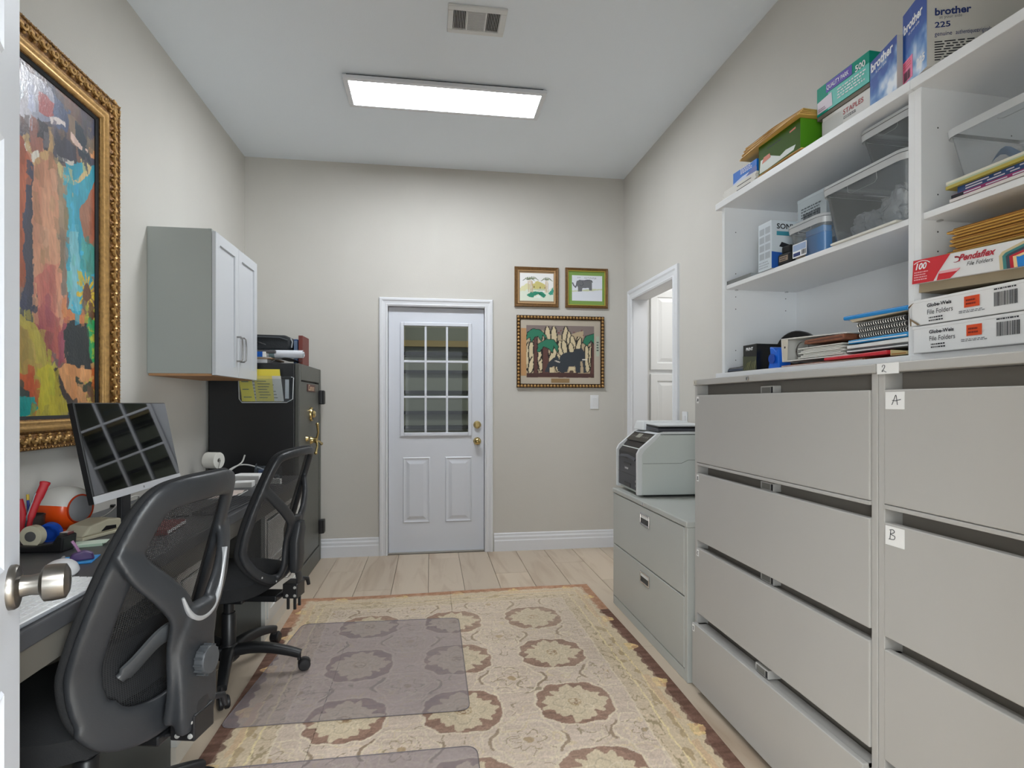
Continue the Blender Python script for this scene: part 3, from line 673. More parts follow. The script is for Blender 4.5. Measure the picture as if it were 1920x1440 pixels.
# ---- top of the left bookcase
# stack of paper pads: five separate pads
zz = ZT
for i in range(4):
    hh = (0.009, 0.008, 0.010, 0.009)[i]; dx = (0, 0.004, -0.003, 0.002)[i]
    o = hthing('paper_pad', ['bottom white pad in the stack at the far end of the bookcase top', 'second white pad from the bottom under the blue box', 'third white pad from the bottom under the blue box', 'top white pad directly under the blue box'][i], 'paper pad', 0.016+dx, -0.008+0.002*i, zz, 0, 'white pads on the bookcase top')
    b = box(0, 0.215, 0, 0.27, 0, hh).build('sheets', mat('pad_white', (226, 224, 218), 0.7, noise=0.03), o, bevel=0.0008)
    if i in (0, 2): box(0.10, 0.19, -0.0006, 0.002, hh*0.3, hh*0.55).build('edge_print', M_ink, o)
    zz += hh+0.0003
o = carton('carton', 'small bright blue box on the white paper pads', 0.075, 0.002, zz, 0.15, 0.2, 0.050, mat('bright_blue', (16, 108, 204), 0.5, spec=0.2), 0.02)
dq(o, [(0.0, 0.0), (0.15, 0.0), (0.15, 0.018), (0.06, 0.016), (0.0, 0.006)], mat('pale_blue', (196, 206, 232), 0.5)); dq(o, [(0.085, 0.006), (0.15, 0.004), (0.15, 0.026), (0.12, 0.024)], mat('deep_blue', (26, 66, 160), 0.5), 'printed_panel', 2)
lines(o, 0.05, 0.13, 0.026, 0.05, 4, M_whiteink, 3)
# manila envelopes under the green box front and draped on top
def envelope_at(label, t, d, z, w, dp, th, dz=0.0, m=None, curve=None, group=None, n=14):
    o = hthing('envelope', label, 'envelope', t, d, z, dz, group)
    f = curve or (lambda u: 0.0)
    mb = MB()
    mb.grid(lambda u, v: (u*w, v*dp, f(u)+th), n, 2); mb.grid(lambda u, v: (u*w, v*dp, f(u)), n, 2)
    k = (n+1)*3
    E = []
    for i in range(n): E += [(i, i+1, k+i+1, k+i), (2*(n+1)+i, 2*(n+1)+i+1, k+2*(n+1)+i+1, k+2*(n+1)+i)]
    for j in range(2):
        E += [(j*(n+1), (j+1)*(n+1), k+(j+1)*(n+1), k+j*(n+1)), (j*(n+1)+n, (j+1)*(n+1)+n, k+(j+1)*(n+1)+n, k+j*(n+1)+n)]
    mb.f += E
    mb.build('sleeve', m or M_kraft, o, smooth=50)
    mb = MB(); mb.ribbon([(w*0.02, -0.0005, f(0.02)+th*0.5), (w*0.5, -0.0012, f(0.5)+th*0.5), (w*0.98, -0.0005, f(0.98)+th*0.5)], (0, 1, 0), th*0.35, 0.001, 6); mb.build('flap_edge', mat('kraft_dark', (150, 98, 40), 0.6), o)
    return o
g = 'manila envelopes at the green box'
envelope_at('lowest manila envelope under the green box', 0.232, -0.004, ZT, 0.25, 0.3, 0.004, 0.02, mat('kraft_orange', (200, 130, 56), 0.6), lambda u: 0.010*math.sin(PI*u)*0.2, g)
envelope_at('upper manila envelope under the green box', 0.240, -0.002, ZT+0.0066, 0.24, 0.28, 0.004, -0.02, M_kraft, lambda u: 0.003*math.sin(PI*u*0.9), g)
gb = hthing('carton', 'bright green open-fronted box with manila envelopes lying over it', 'box', 0.236, 0.006, ZT+0.016, 0)
GW, GD, GH = 0.222, 0.225, 0.105
m = MB(); m.box(0, GW, 0, 0.002, 0, GH); m.box(0, 0.002, 0.002, GD, 0, GH); m.box(GW-0.002, GW, 0.002, GD, 0, GH); m.box(0.002, GW-0.002, GD-0.002, GD, 0, GH); m.box(0.002, GW-0.002, 0.002, GD-0.002, 0, 0.002); m.box(0.002, GW-0.002, 0.002, GD-0.002, GH-0.002, GH)
m.build('carton', mat('leaf_green', (86, 152, 34), 0.5, spec=0.25), gb)
dq(gb, rect(0, GW, 0, GH), mat('dark_green', (58, 88, 8), 0.6, spec=0.15), 'front_print')
dq(gb, [(0.004, 0.004), (0.05, 0.004), (0.19, 0.012), (0.20, 0.026), (0.15, 0.03), (0.12, 0.022), (0.06, 0.05), (0.012, 0.05)], mat('pale_print', (206, 214, 206), 0.5), 'front_print', 2)
dq(gb, [(0.02, 0.034), (0.07, 0.04), (0.065, 0.056), (0.03, 0.055)], mat('orange_print', (196, 88, 30), 0.5), 'front_print', 3)
lines(gb, 0.05, 0.14, 0.075, 0.082, 1, M_ink, 5)
dq(gb, [(0.17, 0.078), (0.2, 0.08), (0.2, 0.086), (0.17, 0.083)], mat('orange_print', (196, 88, 30), 0.5), 'front_print', 2)
def drape(base):
    def f(u):
        a = min(1, max(0, (u-0.28)/0.2)); s = a*a*(3-2*a); b = min(1, max(0, (u-0.86)/0.14))
        return base+0.013*math.sin(PI*u*3.1)*(1-s)+0.0*s-0.008*b*b
    return f
ztop = ZT+0.016+GH
for i in range(4):
    envelope_at(['lowest of four manila envelopes lying on the green box', 'second of four manila envelopes lying on the green box', 'third of four manila envelopes lying on the green box', 'topmost of four manila envelopes lying on the green box'][i], 0.13+0.006*i, -0.004+0.004*i, ztop+0.0012+i*0.0095, 0.345-0.012*i, 0.25, 0.0045, 0.02*(i-1.5), M_kraft,
        (lambda i: (lambda u: 0.004*math.sin(PI*u*3.0+i*0.9)*(1-u)+0.003*(1-u)*i - 0.008*(1-u)**2+0.003*math.sin(PI*u)))(i), 'manila envelopes draped over the green box')
# boxes
st = carton('carton', 'white envelope box with red lettering under the teal box', 0.505, 0.05, ZT, 0.192, 0.20, 0.096, mat('box_white', (222, 220, 216), 0.55))
box(-0.0006, 0.085, -0.0006, 0.2006, 0.0, 0.084).build('lower_tray', mat('box_grey_white', (206, 206, 202), 0.55), st)
text('STAPLES', 0.0215, mat('dull_red', (168, 62, 66), 0.6), st, (0.088, -0.0005, 0.066), XR_, UP_, bold=0.015)
lines(st, 0.09, 0.14, 0.05, 0.06, 2, M_ink, 4)
qp = carton('carton', 'teal and purple envelope box resting on the white box', 0.486, 0.045, ZT+0.1094, 0.212, 0.215, 0.092, mat('teal_box', (8, 146, 124), 0.5, spec=0.2))
dq(qp, rect(0.05, 0.212, 0.0, 0.056), mat('light_teal', (88, 192, 180), 0.45), 'printed_panel', 1)
dq(qp, rect(0.042, 0.148, 0.058, 0.089), mat('purple_band', (78, 56, 170), 0.45), 'printed_panel', 2)
text('QUALITY PARK', 0.0195, M_whiteink, qp, (0.045, -0.0016, 0.066), XR_, UP_, sx=0.68, bold=0.01)
dq(qp, [(0.004, 0.006), (0.07, 0.006), (0.066, 0.05), (0.004, 0.043)], mat('pale_lilac', (214, 206, 218), 0.5), 'printed_panel', 3); lines(qp, 0.01, 0.045, 0.01, 0.022, 2, mat('mauve', (140, 90, 120), 0.5), 2, -0.0012)
text('500', 0.026, M_whiteink, qp, (0.160, -0.0012, 0.056), XR_, UP_, bold=0.02)
lines(qp, 0.09, 0.205, 0.012, 0.048, 4, M_whiteink, 8, -0.0008)
b_ = box(0.0, 0.211, 0.002, 0.215, -0.0128, -0.0006).build('lower_tray', mat('grey_card', (112, 104, 92), 0.7), qp)
# blue toner boxes
def cloud_fn(seed):
    def fn(u, v):
        base = np.stack([8+30*(1-v), 56+50*(1-v), 146+40*(1-v)], 1); c = np.clip(fbm(u*4, v*5, seed)*1.6-0.45-1.3*(v-(0.55 if seed == 3 else 0.3)), 0, 1)[:, None]
        return base*(1-c)+np.array([236, 242, 250])*c
    return fn
M_print = vcol_mat('colour_print', 0.5, spec=0.2)
def toner(label, t, d, w, dp, h, yaw, kind):
    o = hthing('toner_carton', label, 'box', t, d, ZT, yaw, 'blue and grey toner boxes')
    # origin at the near front corner; the box runs to -x (away) and +y (depth)
    box(-w, 0, 0, dp, 0, h).build('carton', mat('toner_grey', (196, 194, 188), 0.5), o, bevel=0.001)
    painted('front_print', M_print, o, lambda u, v: (-w+u*w, -0.0008+0*u, v*h), 40, 60, cloud_fn(3+kind))
    text('brother', 0.034 if kind else 0.036, M_whiteink, o, (-w+0.006, -0.0012, h*0.72 if kind else h*0.79), XR_, UP_, bold=0.03, sx=0.84 if kind else 0.92)
    text('at your side', 0.011, M_whiteink, o, (-w+0.03, -0.0012, h*0.72-0.014 if kind else h*0.79-0.014), XR_, UP_)
    if kind:
        dq(o, rect(-w+0.002, -w+0.05, 0.014, 0.072), mat('pink_print', (236, 96, 146), 0.5), 'pink_label', 3); barcode(o, -w+0.008, -w+0.04, 0.018, 0.042, 5, -0.0012); lines(o, -w+0.006, -w+0.046, 0.048, 0.068, 3, M_red, 6, -0.0012)
        text('225', 0.026, M_whiteink, o, (-0.046, -0.0012, 0.024), XR_, UP_, bold=0.03)
        R, U = (0, 1, 0), (0, 0, 1)
        text('brother', 0.025, M_navy, o, (0.0004, 0.016, h-0.078), R, U, bold=0.03); text('at your side', 0.0105, mat('grey_ink', (110, 112, 116), 0.6), o, (0.0004, 0.026, h-0.087), R, U)
        text('225', 0.019, M_navy, o, (0.0004, 0.016, h-0.108), R, U, bold=0.02, sx=1.25)
        for k, s in enumerate(('genuine', 'authentiques', 'originales', 'originais')): text(s, 0.0155, M_navy, o, (0.0004, 0.016+k*0.046, h-0.129), R, U, sx=0.8 if k == 0 else 0.6)
        lines(o, 0.016, 0.18, 0.010, 0.060, 8, M_ink, 11, 0, 'small_print', 0.0006)
    return o
toner('blue toner box beside the teal box, smaller and further away', 0.832, 0.004, 0.128, 0.16, 0.155, -math.radians(15.5), 0)
toner('largest blue and grey toner box with a pink label at the top', 0.945, -0.024, 0.115, 0.31, 0.2, -math.radians(21), 1)
o = hthing('folded_sheet', 'white paper sheet lying over the largest toner box', 'paper', 0.945, -0.024, ZT+0.2006, -math.radians(21))
m = MB(); m.grid(lambda u, v: (-0.12+u*0.11, 0.02+v*0.24, 0.0006+0.006*math.sin(PI*u)+0.003*v), 8, 4); m.build('sheet', mat('sheet_lilac', (232, 222, 228), 0.7), o, smooth=60)
# ---- bins: flared clear plastic tubs with a rim
M_bin = clear_mat('clear_polypropylene', (232, 238, 241), 0.19, 0.22); M_rim = clear_mat('clear_rim', (240, 243, 245), 0.97, 0.25)
def rr(w, d, r, n=5):
    out = []
    for cx, cy, a0 in ((w/2-r, d/2-r, 0), (-w/2+r, d/2-r, 90), (-w/2+r, -d/2+r, 180), (w/2-r, -d/2+r, 270)):
        for k in range(n): a = math.radians(a0+90*k/(n-1)); out.append((cx+r*math.cos(a), cy+r*math.sin(a)))
    return out
def bin_(name, label, t, d, z, wb, db, wt, dt, h, lid, group, off=0.0, panel=None):
    o = hthing(name, label, 'plastic bin', t, d, z, 0, group)     # origin at bottom centre
    m = MB(); rings = [(wb, db, 0.0), (wb+(wt-wb)*0.96, db+(dt-db)*0.96, h-0.006)]; V = []; n = 20
    for ww, dd, zz in rings: V += [(p[0], p[1], zz) for p in rr(ww, dd, 0.03)]
    m._add(V, [(k, (k+1) % n, n+(k+1) % n, n+k) for k in range(n)]+[tuple(range(n))]); m.build('tub', M_bin, o, smooth=60)
    m = MB(); V = []
    for ww, dd, zz in ((wt-0.004, dt-0.004, h-0.010), (wt+0.008, dt+0.008, h-0.018), (wt+0.012, dt+0.012, h), (wt-0.006, dt-0.006, h+0.002)): V += [(p[0], p[1], zz) for p in rr(ww, dd, 0.034)]
    m._add(V, [(r*n+k, r*n+(k+1) % n, (r+1)*n+(k+1) % n, (r+1)*n+k) for r in range(3) for k in range(n)]); m.build('rim', M_rim, o, smooth=40)
    if lid:
        m = MB(); V = []
        for ww, dd, zz in ((wt+0.012, dt+0.012, h+0.002), (wt+0.012, dt+0.012, h+0.010), (wt-0.02, dt-0.02, h+0.012)): V += [(p[0], p[1], zz) for p in rr(ww, dd, 0.034)]
        m._add(V, [(r*n+k, r*n+(k+1) % n, (r+1)*n+(k+1) % n, (r+1)*n+k) for r in range(2) for k in range(n)]+[tuple(range(2*n, 3*n))]); m.build('lid', M_rim, o, smooth=40)
    m = MB(); x = wt*0.17; y = -(db/2+(dt-db)/2*0.72)-0.001
    m.tube([(-x, y-0.004, h*0.98), (-x, y, h*0.80), (-x+0.01, y+0.002, h*0.76), (x-0.01, y+0.002, h*0.76), (x, y, h*0.80), (x, y-0.004, h*0.98)], 0.0008, 6); m.build('grip_moulding', M_rim, o, smooth=60)
    return o
bg = 'clear plastic bins on the bookcase shelves'
# flat clear lid under the large bin
o = hthing('bin_lid', 'flat cream plastic lid under the large clear bin', 'lid', 0.60, 0.0, ZS, 0.0); m = MB(); m.box(0, 0.235, -0.002, 0.28, 0, 0.006); m.box(0.004, 0.231, 0.002, 0.276, 0.006, 0.008); m.build('lid', mat('cream_plastic', (214, 212, 202), 0.4), o, bevel=0.002)
bin_('plastic_bin', 'large clear bin full of plastic bags on the left shelf', 0.72, 0.145, ZS+0.0085, 0.262, 0.26, 0.335-0.03, 0.30, 0.165, True, bg)
bin_('plastic_bin', 'shallow clear bin stacked on top of the large bin', 0.775, 0.16, ZS+0.0085+0.181, 0.16, 0.22, 0.19, 0.27, 0.105, True, bg)
bs = bin_('plastic_bin', 'small clear bin with blue contents beside the tall electronics box', 0.474, 0.062, ZS+0.0006, 0.152, 0.09, 0.172, 0.108, 0.108, True, bg)
dq(bs, rect(-0.062, 0.006, 0.008, 0.054), M_whiteink, 'sticker', 3, -0.0485); dq(bs, rect(-0.059, 0.003, 0.03, 0.051), mat('sticker_blue', (150, 170, 204), 0.5), 'sticker', 4, -0.0485); dq(bs, rect(-0.058, -0.024, 0.012, 0.024), M_navy, 'sticker', 4, -0.0485); barcode(bs, -0.018, 0.002, 0.012, 0.028, 9, -0.0505)
c1 = hthing('blue_packet', 'flat blue packet inside the small clear bin', 'packet', 0.452, 0.028, ZS+0.003); box(0, 0.088, 0, 0.03, 0, 0.066).build('packet', mat('packet_blue', (30, 140, 214), 0.4), c1, bevel=0.003); box(0.004, 0.084, -0.001, 0.031, 0.066, 0.086).build('packet_top', mat('packet_sky', (96, 156, 214), 0.35), c1, bevel=0.002)
c1 = hthing('small_packet', 'tan and white packet inside the small clear bin', 'packet', 0.406, 0.03, ZS+0.003); box(0, 0.042, 0, 0.05, 0, 0.03).build('packet', mat('tan_card', (214, 180, 140), 0.6), c1, bevel=0.003)
c2 = hthing('small_packet', 'small orange and white carton inside the small clear bin', 'packet', 0.43, 0.07, ZS+0.003); box(0, 0.045, 0, 0.02, 0, 0.085).build('packet', mat('white_card', (224, 222, 218), 0.6), c2, bevel=0.002); dq(c2, rect(0.004, 0.04, 0.055, 0.083), mat('orange_print2', (220, 130, 60), 0.5))
# crumpled bags in the large bin
def crumple(name, label, cat, t, d, z, sx, sy, sz, m, seed, group=None, sub=4, amp=0.35):
    o = hthing(name, label, cat, t, d, z, 0, group)
    bm = bmesh.new(); bmesh.ops.create_icosphere(bm, subdivisions=sub, radius=1)
    for v in bm.verts:
        p = v.co.normalized(); k = 1+amp*(mnoise.noise(p*2.2+Vector((seed, 0, 0))))+amp*0.5*abs(mnoise.noise(p*5+Vector((0, seed, 0))))+amp*0.3*mnoise.noise(p*11+Vector((seed, seed, 0)))
        v.co = Vector((p.x*sx*k, p.y*sy*k, max(-sz*0.8, p.z*sz*k)+sz*0.8))
    me = bpy.data.meshes.new(name); bm.to_mesh(me); bm.free(); me.materials.append(m)
    c = bpy.data.objects.new('film', me); C.objects.link(c); c.parent = o
    return o
M_film = clear_mat('bag_film', (245, 247, 250), 0.7, 0.12)
crumple('plastic_bag', 'crumpled clear bag at the left inside the large bin', 'plastic bag', 0.655, 0.10, ZS+0.012, 0.045, 0.06, 0.045, M_film, 1.3, 'plastic bags in the large bin')
crumple('plastic_bag', 'crumpled clear bag at the right inside the large bin', 'plastic bag', 0.778, 0.09, ZS+0.012, 0.052, 0.055, 0.062, M_film, 5.7, 'plastic bags in the large bin')
o = hthing('cable_coil', 'dark grey coiled cable behind the bags in the large bin', 'cable', 0.775, 0.225, ZS+0.012); m = MB()
for k in range(6): m.tube([(0.05*math.cos(a)+0.002*k, 0.014*k-0.03, 0.066+0.052*math.sin(a)) for a in [2*PI*j/20 for j in range(20)]], 0.006, 6, True)
m.build('coil', mat('cable_dark', (56, 64, 70), 0.5), o, smooth=60)
# white printed cartons behind
for i, (t, d, z, w, dp, h, lab) in enumerate(((0.272, 0.14, ZS+0.0006, 0.145, 0.18, 0.262, 'pale blue-grey carton behind the small bin'), (0.424, 0.16, ZS+0.19+0.0006, 0.10, 0.15, 0.10, ''))):
    if i == 1: continue
    o = carton('carton', lab, t, d, z, w, dp, h, mat('pale_bluegrey', (198, 208, 214), 0.45))
    lines(o, 0.02, w-0.02, h-0.075, h-0.035, 4, mat('grey_print', (96, 104, 110), 0.6), 14+i); barcode(o, 0.03, w-0.03, h-0.1, h-0.06, 3)
    box(-0.001, w+0.001, -0.001, dp+0.001, h-0.012, h+0.001).build('lid', mat('pale_lid', (206, 216, 222), 0.45), o, bevel=0.002)
o = carton('carton', 'long pale carton standing behind the large bin', 0.418, 0.305, ZS+0.0006, 0.2, 0.022, 0.298, mat('pale_bluegrey2', (204, 210, 214), 0.45), group=None)
lines(o, 0.02, 0.1, 0.262, 0.29, 2, mat('grey_print', (96, 104, 110), 0.6), 21); barcode(o, 0.03, 0.08, 0.255, 0.285, 6)
# electronics box
so = carton('carton', 'tall white and blue electronics box at the left end of the shelf', 0.241, 0.0, ZS+0.0006, 0.076, 0.125, 0.172, mat('electronics_white', (206, 216, 224), 0.4))
m = MB()
for r in range(4):
    for c in range(2): m._add([(0.008+c*0.033, -0.0006, 0.04+r*0.03), (0.036+c*0.033, -0.0006, 0.04+r*0.03), (0.036+c*0.033, -0.0006, 0.063+r*0.03), (0.008+c*0.033, -0.0006, 0.063+r*0.03)], [(0, 1, 2, 3)])
m.build('feature_icons', mat('icon_grey', (168, 176, 184), 0.5), so); lines(so, 0.006, 0.07, 0.006, 0.034, 3, mat('icon_grey', (168, 176, 184), 0.5), 2)
m = MB(); m._add([(0.0766, 0, 0), (0.0766, 0.125, 0), (0.0766, 0.125, 0.05), (0.0766, 0, 0.06)], [(0, 1, 2, 3)]); m.build('side_band', mat('band_blue', (40, 92, 176), 0.5), so)
text('SONY', 0.026, M_ink, so, (0.0768, 0.02, 0.142), (0, 1, 0), (0, 0, 1), bold=0.02, sx=1.1)
m = MB(); m._add([(0.0768, 0.02, 0.118), (0.0768, 0.1, 0.118), (0.0768, 0.1, 0.133), (0.0768, 0.02, 0.133)], [(0, 1, 2, 3)]); m.build('side_band', mat('band_teal', (60, 140, 160), 0.5), so)
m = MB(); m._add([(0.0768, 0.03, 0.078), (0.0768, 0.08, 0.07), (0.0768, 0.09, 0.082), (0.0768, 0.04, 0.095)], [(0, 1, 2, 3)]); m.build('product_picture', M_ink, so)
bk = hthing('camera_pouch', 'small black pouch with tan label between the electronics box and small bin', 'pouch', 0.332, 0.012, ZS+0.0006, 0.1); box(0, 0.062, 0, 0.07, 0, 0.042).build('pouch', M_blackm, bk, bevel=0.008, seg=3); box(0.008, 0.05, 0.01, 0.06, 0.042, 0.07).build('upper_flap', M_blackm, bk, bevel=0.006); dq(bk, rect(0.01, 0.05, 0.014, 0.032), mat('tan_label', (150, 130, 112), 0.6), 'label', 1); lines(bk, 0.014, 0.048, 0.015, 0.03, 2, M_ink, 3, -0.0006)
o = hthing('clear_tray', 'thin clear plastic tray at the far end of the shelf', 'tray', 0.022, 0.008, ZS+0.0004, 0); m = MB(); m.box(0, 0.16, 0, 0.12, 0, 0.002); m.box(0, 0.16, 0, 0.002, 0.002, 0.014); m.box(0, 0.002, 0, 0.12, 0.002, 0.014); m.box(0.158, 0.16, 0.0, 0.12, 0.002, 0.014); m.build('tray', clear_mat('smoky_plastic', (190, 194, 194), 0.6, 0.2), o)
# ---- base of the left bookcase
ph = hthing('phone_base', 'black plastic phone base at the far end of the bookcase floor', 'phone base', 0.024, 0.006, ZB); m = MB(); m.hexa([(0, 0, 0), (0.13, 0, 0), (0.13, 0.1, 0), (0, 0.1, 0), (0.004, 0.006, 0.018), (0.126, 0.006, 0.016), (0.126, 0.095, 0.03), (0.004, 0.095, 0.032)]); m.build('base', M_black, ph, bevel=0.004); box(0.01, 0.12, -0.001, 0.004, 0.004, 0.012).build('front_strip', mat('steel_blue', (60, 70, 86), 0.4), ph)
o = hthing('crumpled_leaflet', 'crumpled pale blue leaflet behind the black phone base', 'leaflet', 0.042, 0.115, ZB, 0.1); m = MB(); m.grid(lambda u, v: (u*0.065+0.006*math.sin(9*v), 0.02*math.sin(5*u+2*v)+0.03*v, 0.0+0.075*v+0.012*math.sin(8*u)*v), 8, 8); m.build('sheet', mat('pale_blue_paper', (150, 178, 210), 0.5), o)
bb = carton('carton', 'glossy black and olive box standing on the bookcase floor', 0.146, 0.0, ZB, 0.084, 0.1, 0.098, mat('gloss_black', (24, 25, 24), 0.25))
dq(bb, [(0.0, 0.0), (0.084, 0.0), (0.084, 0.05), (0.0, 0.056)], mat('olive_print', (66, 70, 48), 0.4)); text('PRINT', 0.016, M_whiteink, bb, (0.02, -0.0005, 0.076), XR_, UP_, name='lettering', bold=0.02)
m = MB()
for k in range(6): m.tube([(0.01+0.012*k, -0.0006, 0.004), (0.03+0.01*k, -0.0006, 0.03+0.003*(k % 3))], 0.0008, 4)
m.build('straw_print', mat('straw', (150, 146, 96), 0.5), bb)
o = hthing('tape_gun', 'bright blue plastic tape dispenser beside the black box', 'tape dispenser', 0.28, 0.012, ZB, 0); m = MB(); m.prism([(0, 0), (0.06, 0), (0.055, 0.07), (0.045, 0.062), (0.03, 0.075), (0.008, 0.08), (0.012, 0.05)], 'y', 0, 0.05); m.build('shell', mat('toy_blue', (26, 104, 214), 0.35), o, bevel=0.004); m = MB(); m.lathe([(0.016, 0), (0.018, 0.006)], (0.03, -0.001, 0.035), (0, -1, 0)); m.build('hub', mat('toy_blue_dark', (18, 72, 170), 0.4), o)
o = hthing('cable_reel', 'large black round reel standing against the bookcase back', 'reel', 0.19, 0.215, ZB, 0.0); m = MB(); m.lathe([(0.03, 0), (0.072, 0), (0.076, 0.006), (0.076, 0.04), (0.072, 0.046), (0.03, 0.046)], (0.0, 0.0, 0.0765), (0.5, -0.85, 0), n=32); m.build('drum', M_black, o, smooth=40); m = MB(); m.lathe([(0.0, 0.047), (0.044, 0.047), (0.05, 0.052), (0.044, 0.054), (0.0, 0.054)], (0, 0, 0.0765), (0.5, -0.85, 0), n=32); m.build('centre_disc', mat('disc_grey', (170, 168, 166), 0.4), o, smooth=40)
# papers and binders in a pile
g2 = 'paperwork pile on the left bookcase floor'
o = hthing('folder', 'brown cardboard folder at the bottom of the paperwork pile', 'folder', 0.37, 0.0, ZB, 0.03); m = MB(); m.hexa([(0, 0, 0), (0.35, 0, 0), (0.35, 0.24, 0), (0, 0.24, 0), (0, 0, 0.006), (0.35, 0, 0.008), (0.35, 0.24, 0.008), (0, 0.24, 0.006)]); m.build('cover', mat('brown_folder', (128, 76, 48), 0.6), o); box(0.002, 0.34, -0.0006, 0.2, 0.0025, 0.004).build('sheets', M_paper, o)
o = hthing('folder', 'bright red folder low in the paperwork pile', 'folder', 0.575, -0.004, ZB+0.0086, -0.01); m = MB(); m.hexa([(0, 0, 0), (0.235, 0, 0), (0.235, 0.24, 0), (0, 0.24, 0), (0, 0, 0.008), (0.235, 0, 0.011), (0.235, 0.24, 0.011), (0, 0.24, 0.008)]); m.build('cover', mat('bright_red', (204, 40, 52), 0.4), o, bevel=0.002); 
o = hthing('envelope', 'tan envelope at the right end of the red folder', 'envelope', 0.815, 0.0, ZB+0.004, 0); m = MB(); m.hexa([(0, 0, 0), (0.05, 0, 0), (0.05, 0.2, 0), (0, 0.2, 0), (0, 0, 0.016), (0.05, 0, 0.008), (0.05, 0.2, 0.008), (0, 0.2, 0.016)]); m.build('sleeve', mat('straw_paper', (190, 172, 124), 0.6), o); box(0.004, 0.048, -0.0008, 0.1, 0.002, 0.005).build('flap', mat('kraft_dark', (150, 98, 40), 0.6), o)
# white ring binder, lying open-end out
rb = hthing('ring_binder', 'white ring binder lying on its side at the left of the pile', 'ring binder', 0.352, 0.012, ZB+0.0192, 0.0)
M_vinyl = mat('white_vinyl', (220, 218, 212), 0.35)
m = MB(); m.hexa([(0.014, 0, 0), (0.30, 0, 0), (0.30, 0.27, 0), (0.014, 0.27, 0), (0.014, 0, 0.004), (0.30, 0, 0.004), (0.30, 0.27, 0.004), (0.014, 0.27, 0.004)]); m.build('lower_cover', M_vinyl, rb)
m = MB(); m.hexa([(0.006, 0, 0.0), (0.012, 0, 0.0), (0.012, 0.27, 0.0), (0.006, 0.27, 0.0), (0, 0, 0.078), (0.004, 0, 0.078), (0.004, 0.27, 0.078), (0, 0.27, 0.078)]); m.build('spine', M_vinyl, rb, bevel=0.001)
m = MB(); m.hexa([(0.0, 0, 0.0785), (0.30, 0, 0.066), (0.30, 0.27, 0.066), (0, 0.27, 0.0785), (0, 0, 0.082), (0.30, 0, 0.070), (0.30, 0.27, 0.070), (0, 0.27, 0.082)]); m.build('upper_cover', M_vinyl, rb)
dq(rb, [(0.012, 0.001), (0.034, 0.001), (0.038, 0.076), (0.006, 0.078)], mat('spine_board', (206, 198, 182), 0.5), 'end_flap', 1); m = MB(); m.lathe([(0, 0.0012), (0.004, 0.0012)], (0.022, 0, 0.05), (0, -1, 0), n=10); m.build('finger_hole', M_black, rb)
for y in (0.03, 0.13, 0.23):
    m = MB(); m.tube([(0.07+0.03*math.cos(a), y, 0.036+0.029*math.sin(a)) for a in [2*PI*j/18 for j in range(18)]], 0.002, 6, True); m.build('ring', M_chrome, rb, smooth=60)
for k in range(7):
    z = 0.006+k*0.005; box(0.09+0.01*(k % 3), 0.285-0.012*(k % 2), -0.002+0.002*(k % 3), 0.25, z, z+0.0036).build('page_block', mat('page_white', (224, 222, 214), 0.7), rb)
o = hthing('folder', 'brown patterned folder tucked inside the top of the white binder', 'folder', 0.478, 0.002, ZB+0.0192+0.0475, 0.0); m = MB(); m.hexa([(0, 0, 0.002), (0.175, 0, 0), (0.175, 0.24, 0), (0, 0.24, 0.002), (0.005, 0, 0.016), (0.17, 0, 0.018), (0.17, 0.24, 0.018), (0.005, 0.24, 0.016)]); m.build('cover', mat('rust_folder', (132, 82, 58), 0.7, noise=0.2, nscale=60), o, bevel=0.003); box(0.02, 0.165, -0.0006, 0.2, 0.007, 0.010).build('sheets', mat('rust_dark', (88, 52, 38), 0.7), o)
for i, (t, z, w, lab, col) in enumerate(((0.655, 0.024, 0.21, 'grey folder above the red folder', (92, 94, 96)), (0.66, 0.036, 0.205, 'white stapled report in the middle of the pile', (226, 226, 222)), (0.668, 0.050, 0.20, 'light blue folder in the middle of the pile', (40, 146, 206)))):
    o = hthing('folder' if i != 1 else 'report', lab, 'folder' if i != 1 else 'report', t, 0.006-0.003*i, ZB+z-0.0, 0.0); m = MB(); m.hexa([(0, 0, 0), (w, 0, 0), (w, 0.25, 0), (0, 0.25, 0), (0, 0, 0.010), (w, 0, 0.0125), (w, 0.25, 0.0125), (0, 0.25, 0.010)]); m.build('cover', mat('cover_%d' % i, col, 0.5), o, bevel=0.002)
    box(0.003, w-0.003, -0.0006, 0.2, 0.003, 0.006).build('sheets', M_paper, o)
for i in range(3):
    z = 0.064+i*0.0155
    o = hthing('spiral_notebook', ['lowest black spiral notebook in the pile', 'middle black spiral notebook in the pile', 'upper black spiral notebook just under the blue notebook'][i], 'notebook', 0.700-0.004*i, 0.004, ZB+z, 0.0, 'black spiral notebooks in the pile')
    box(0, 0.165, 0.006, 0.25, 0.002, 0.012).build('cover', M_black, o, bevel=0.001)
    m = MB()
    for k in range(20): m.tube([(0.006+k*0.008, 0.007+0.0066*math.cos(a), 0.007+0.0066*math.sin(a)) for a in [2*PI*j/8 for j in range(8)]], 0.0012, 4, True)
    m.build('spiral', mat('spiral_silver', (200, 200, 198), 0.3, 0.6), o)
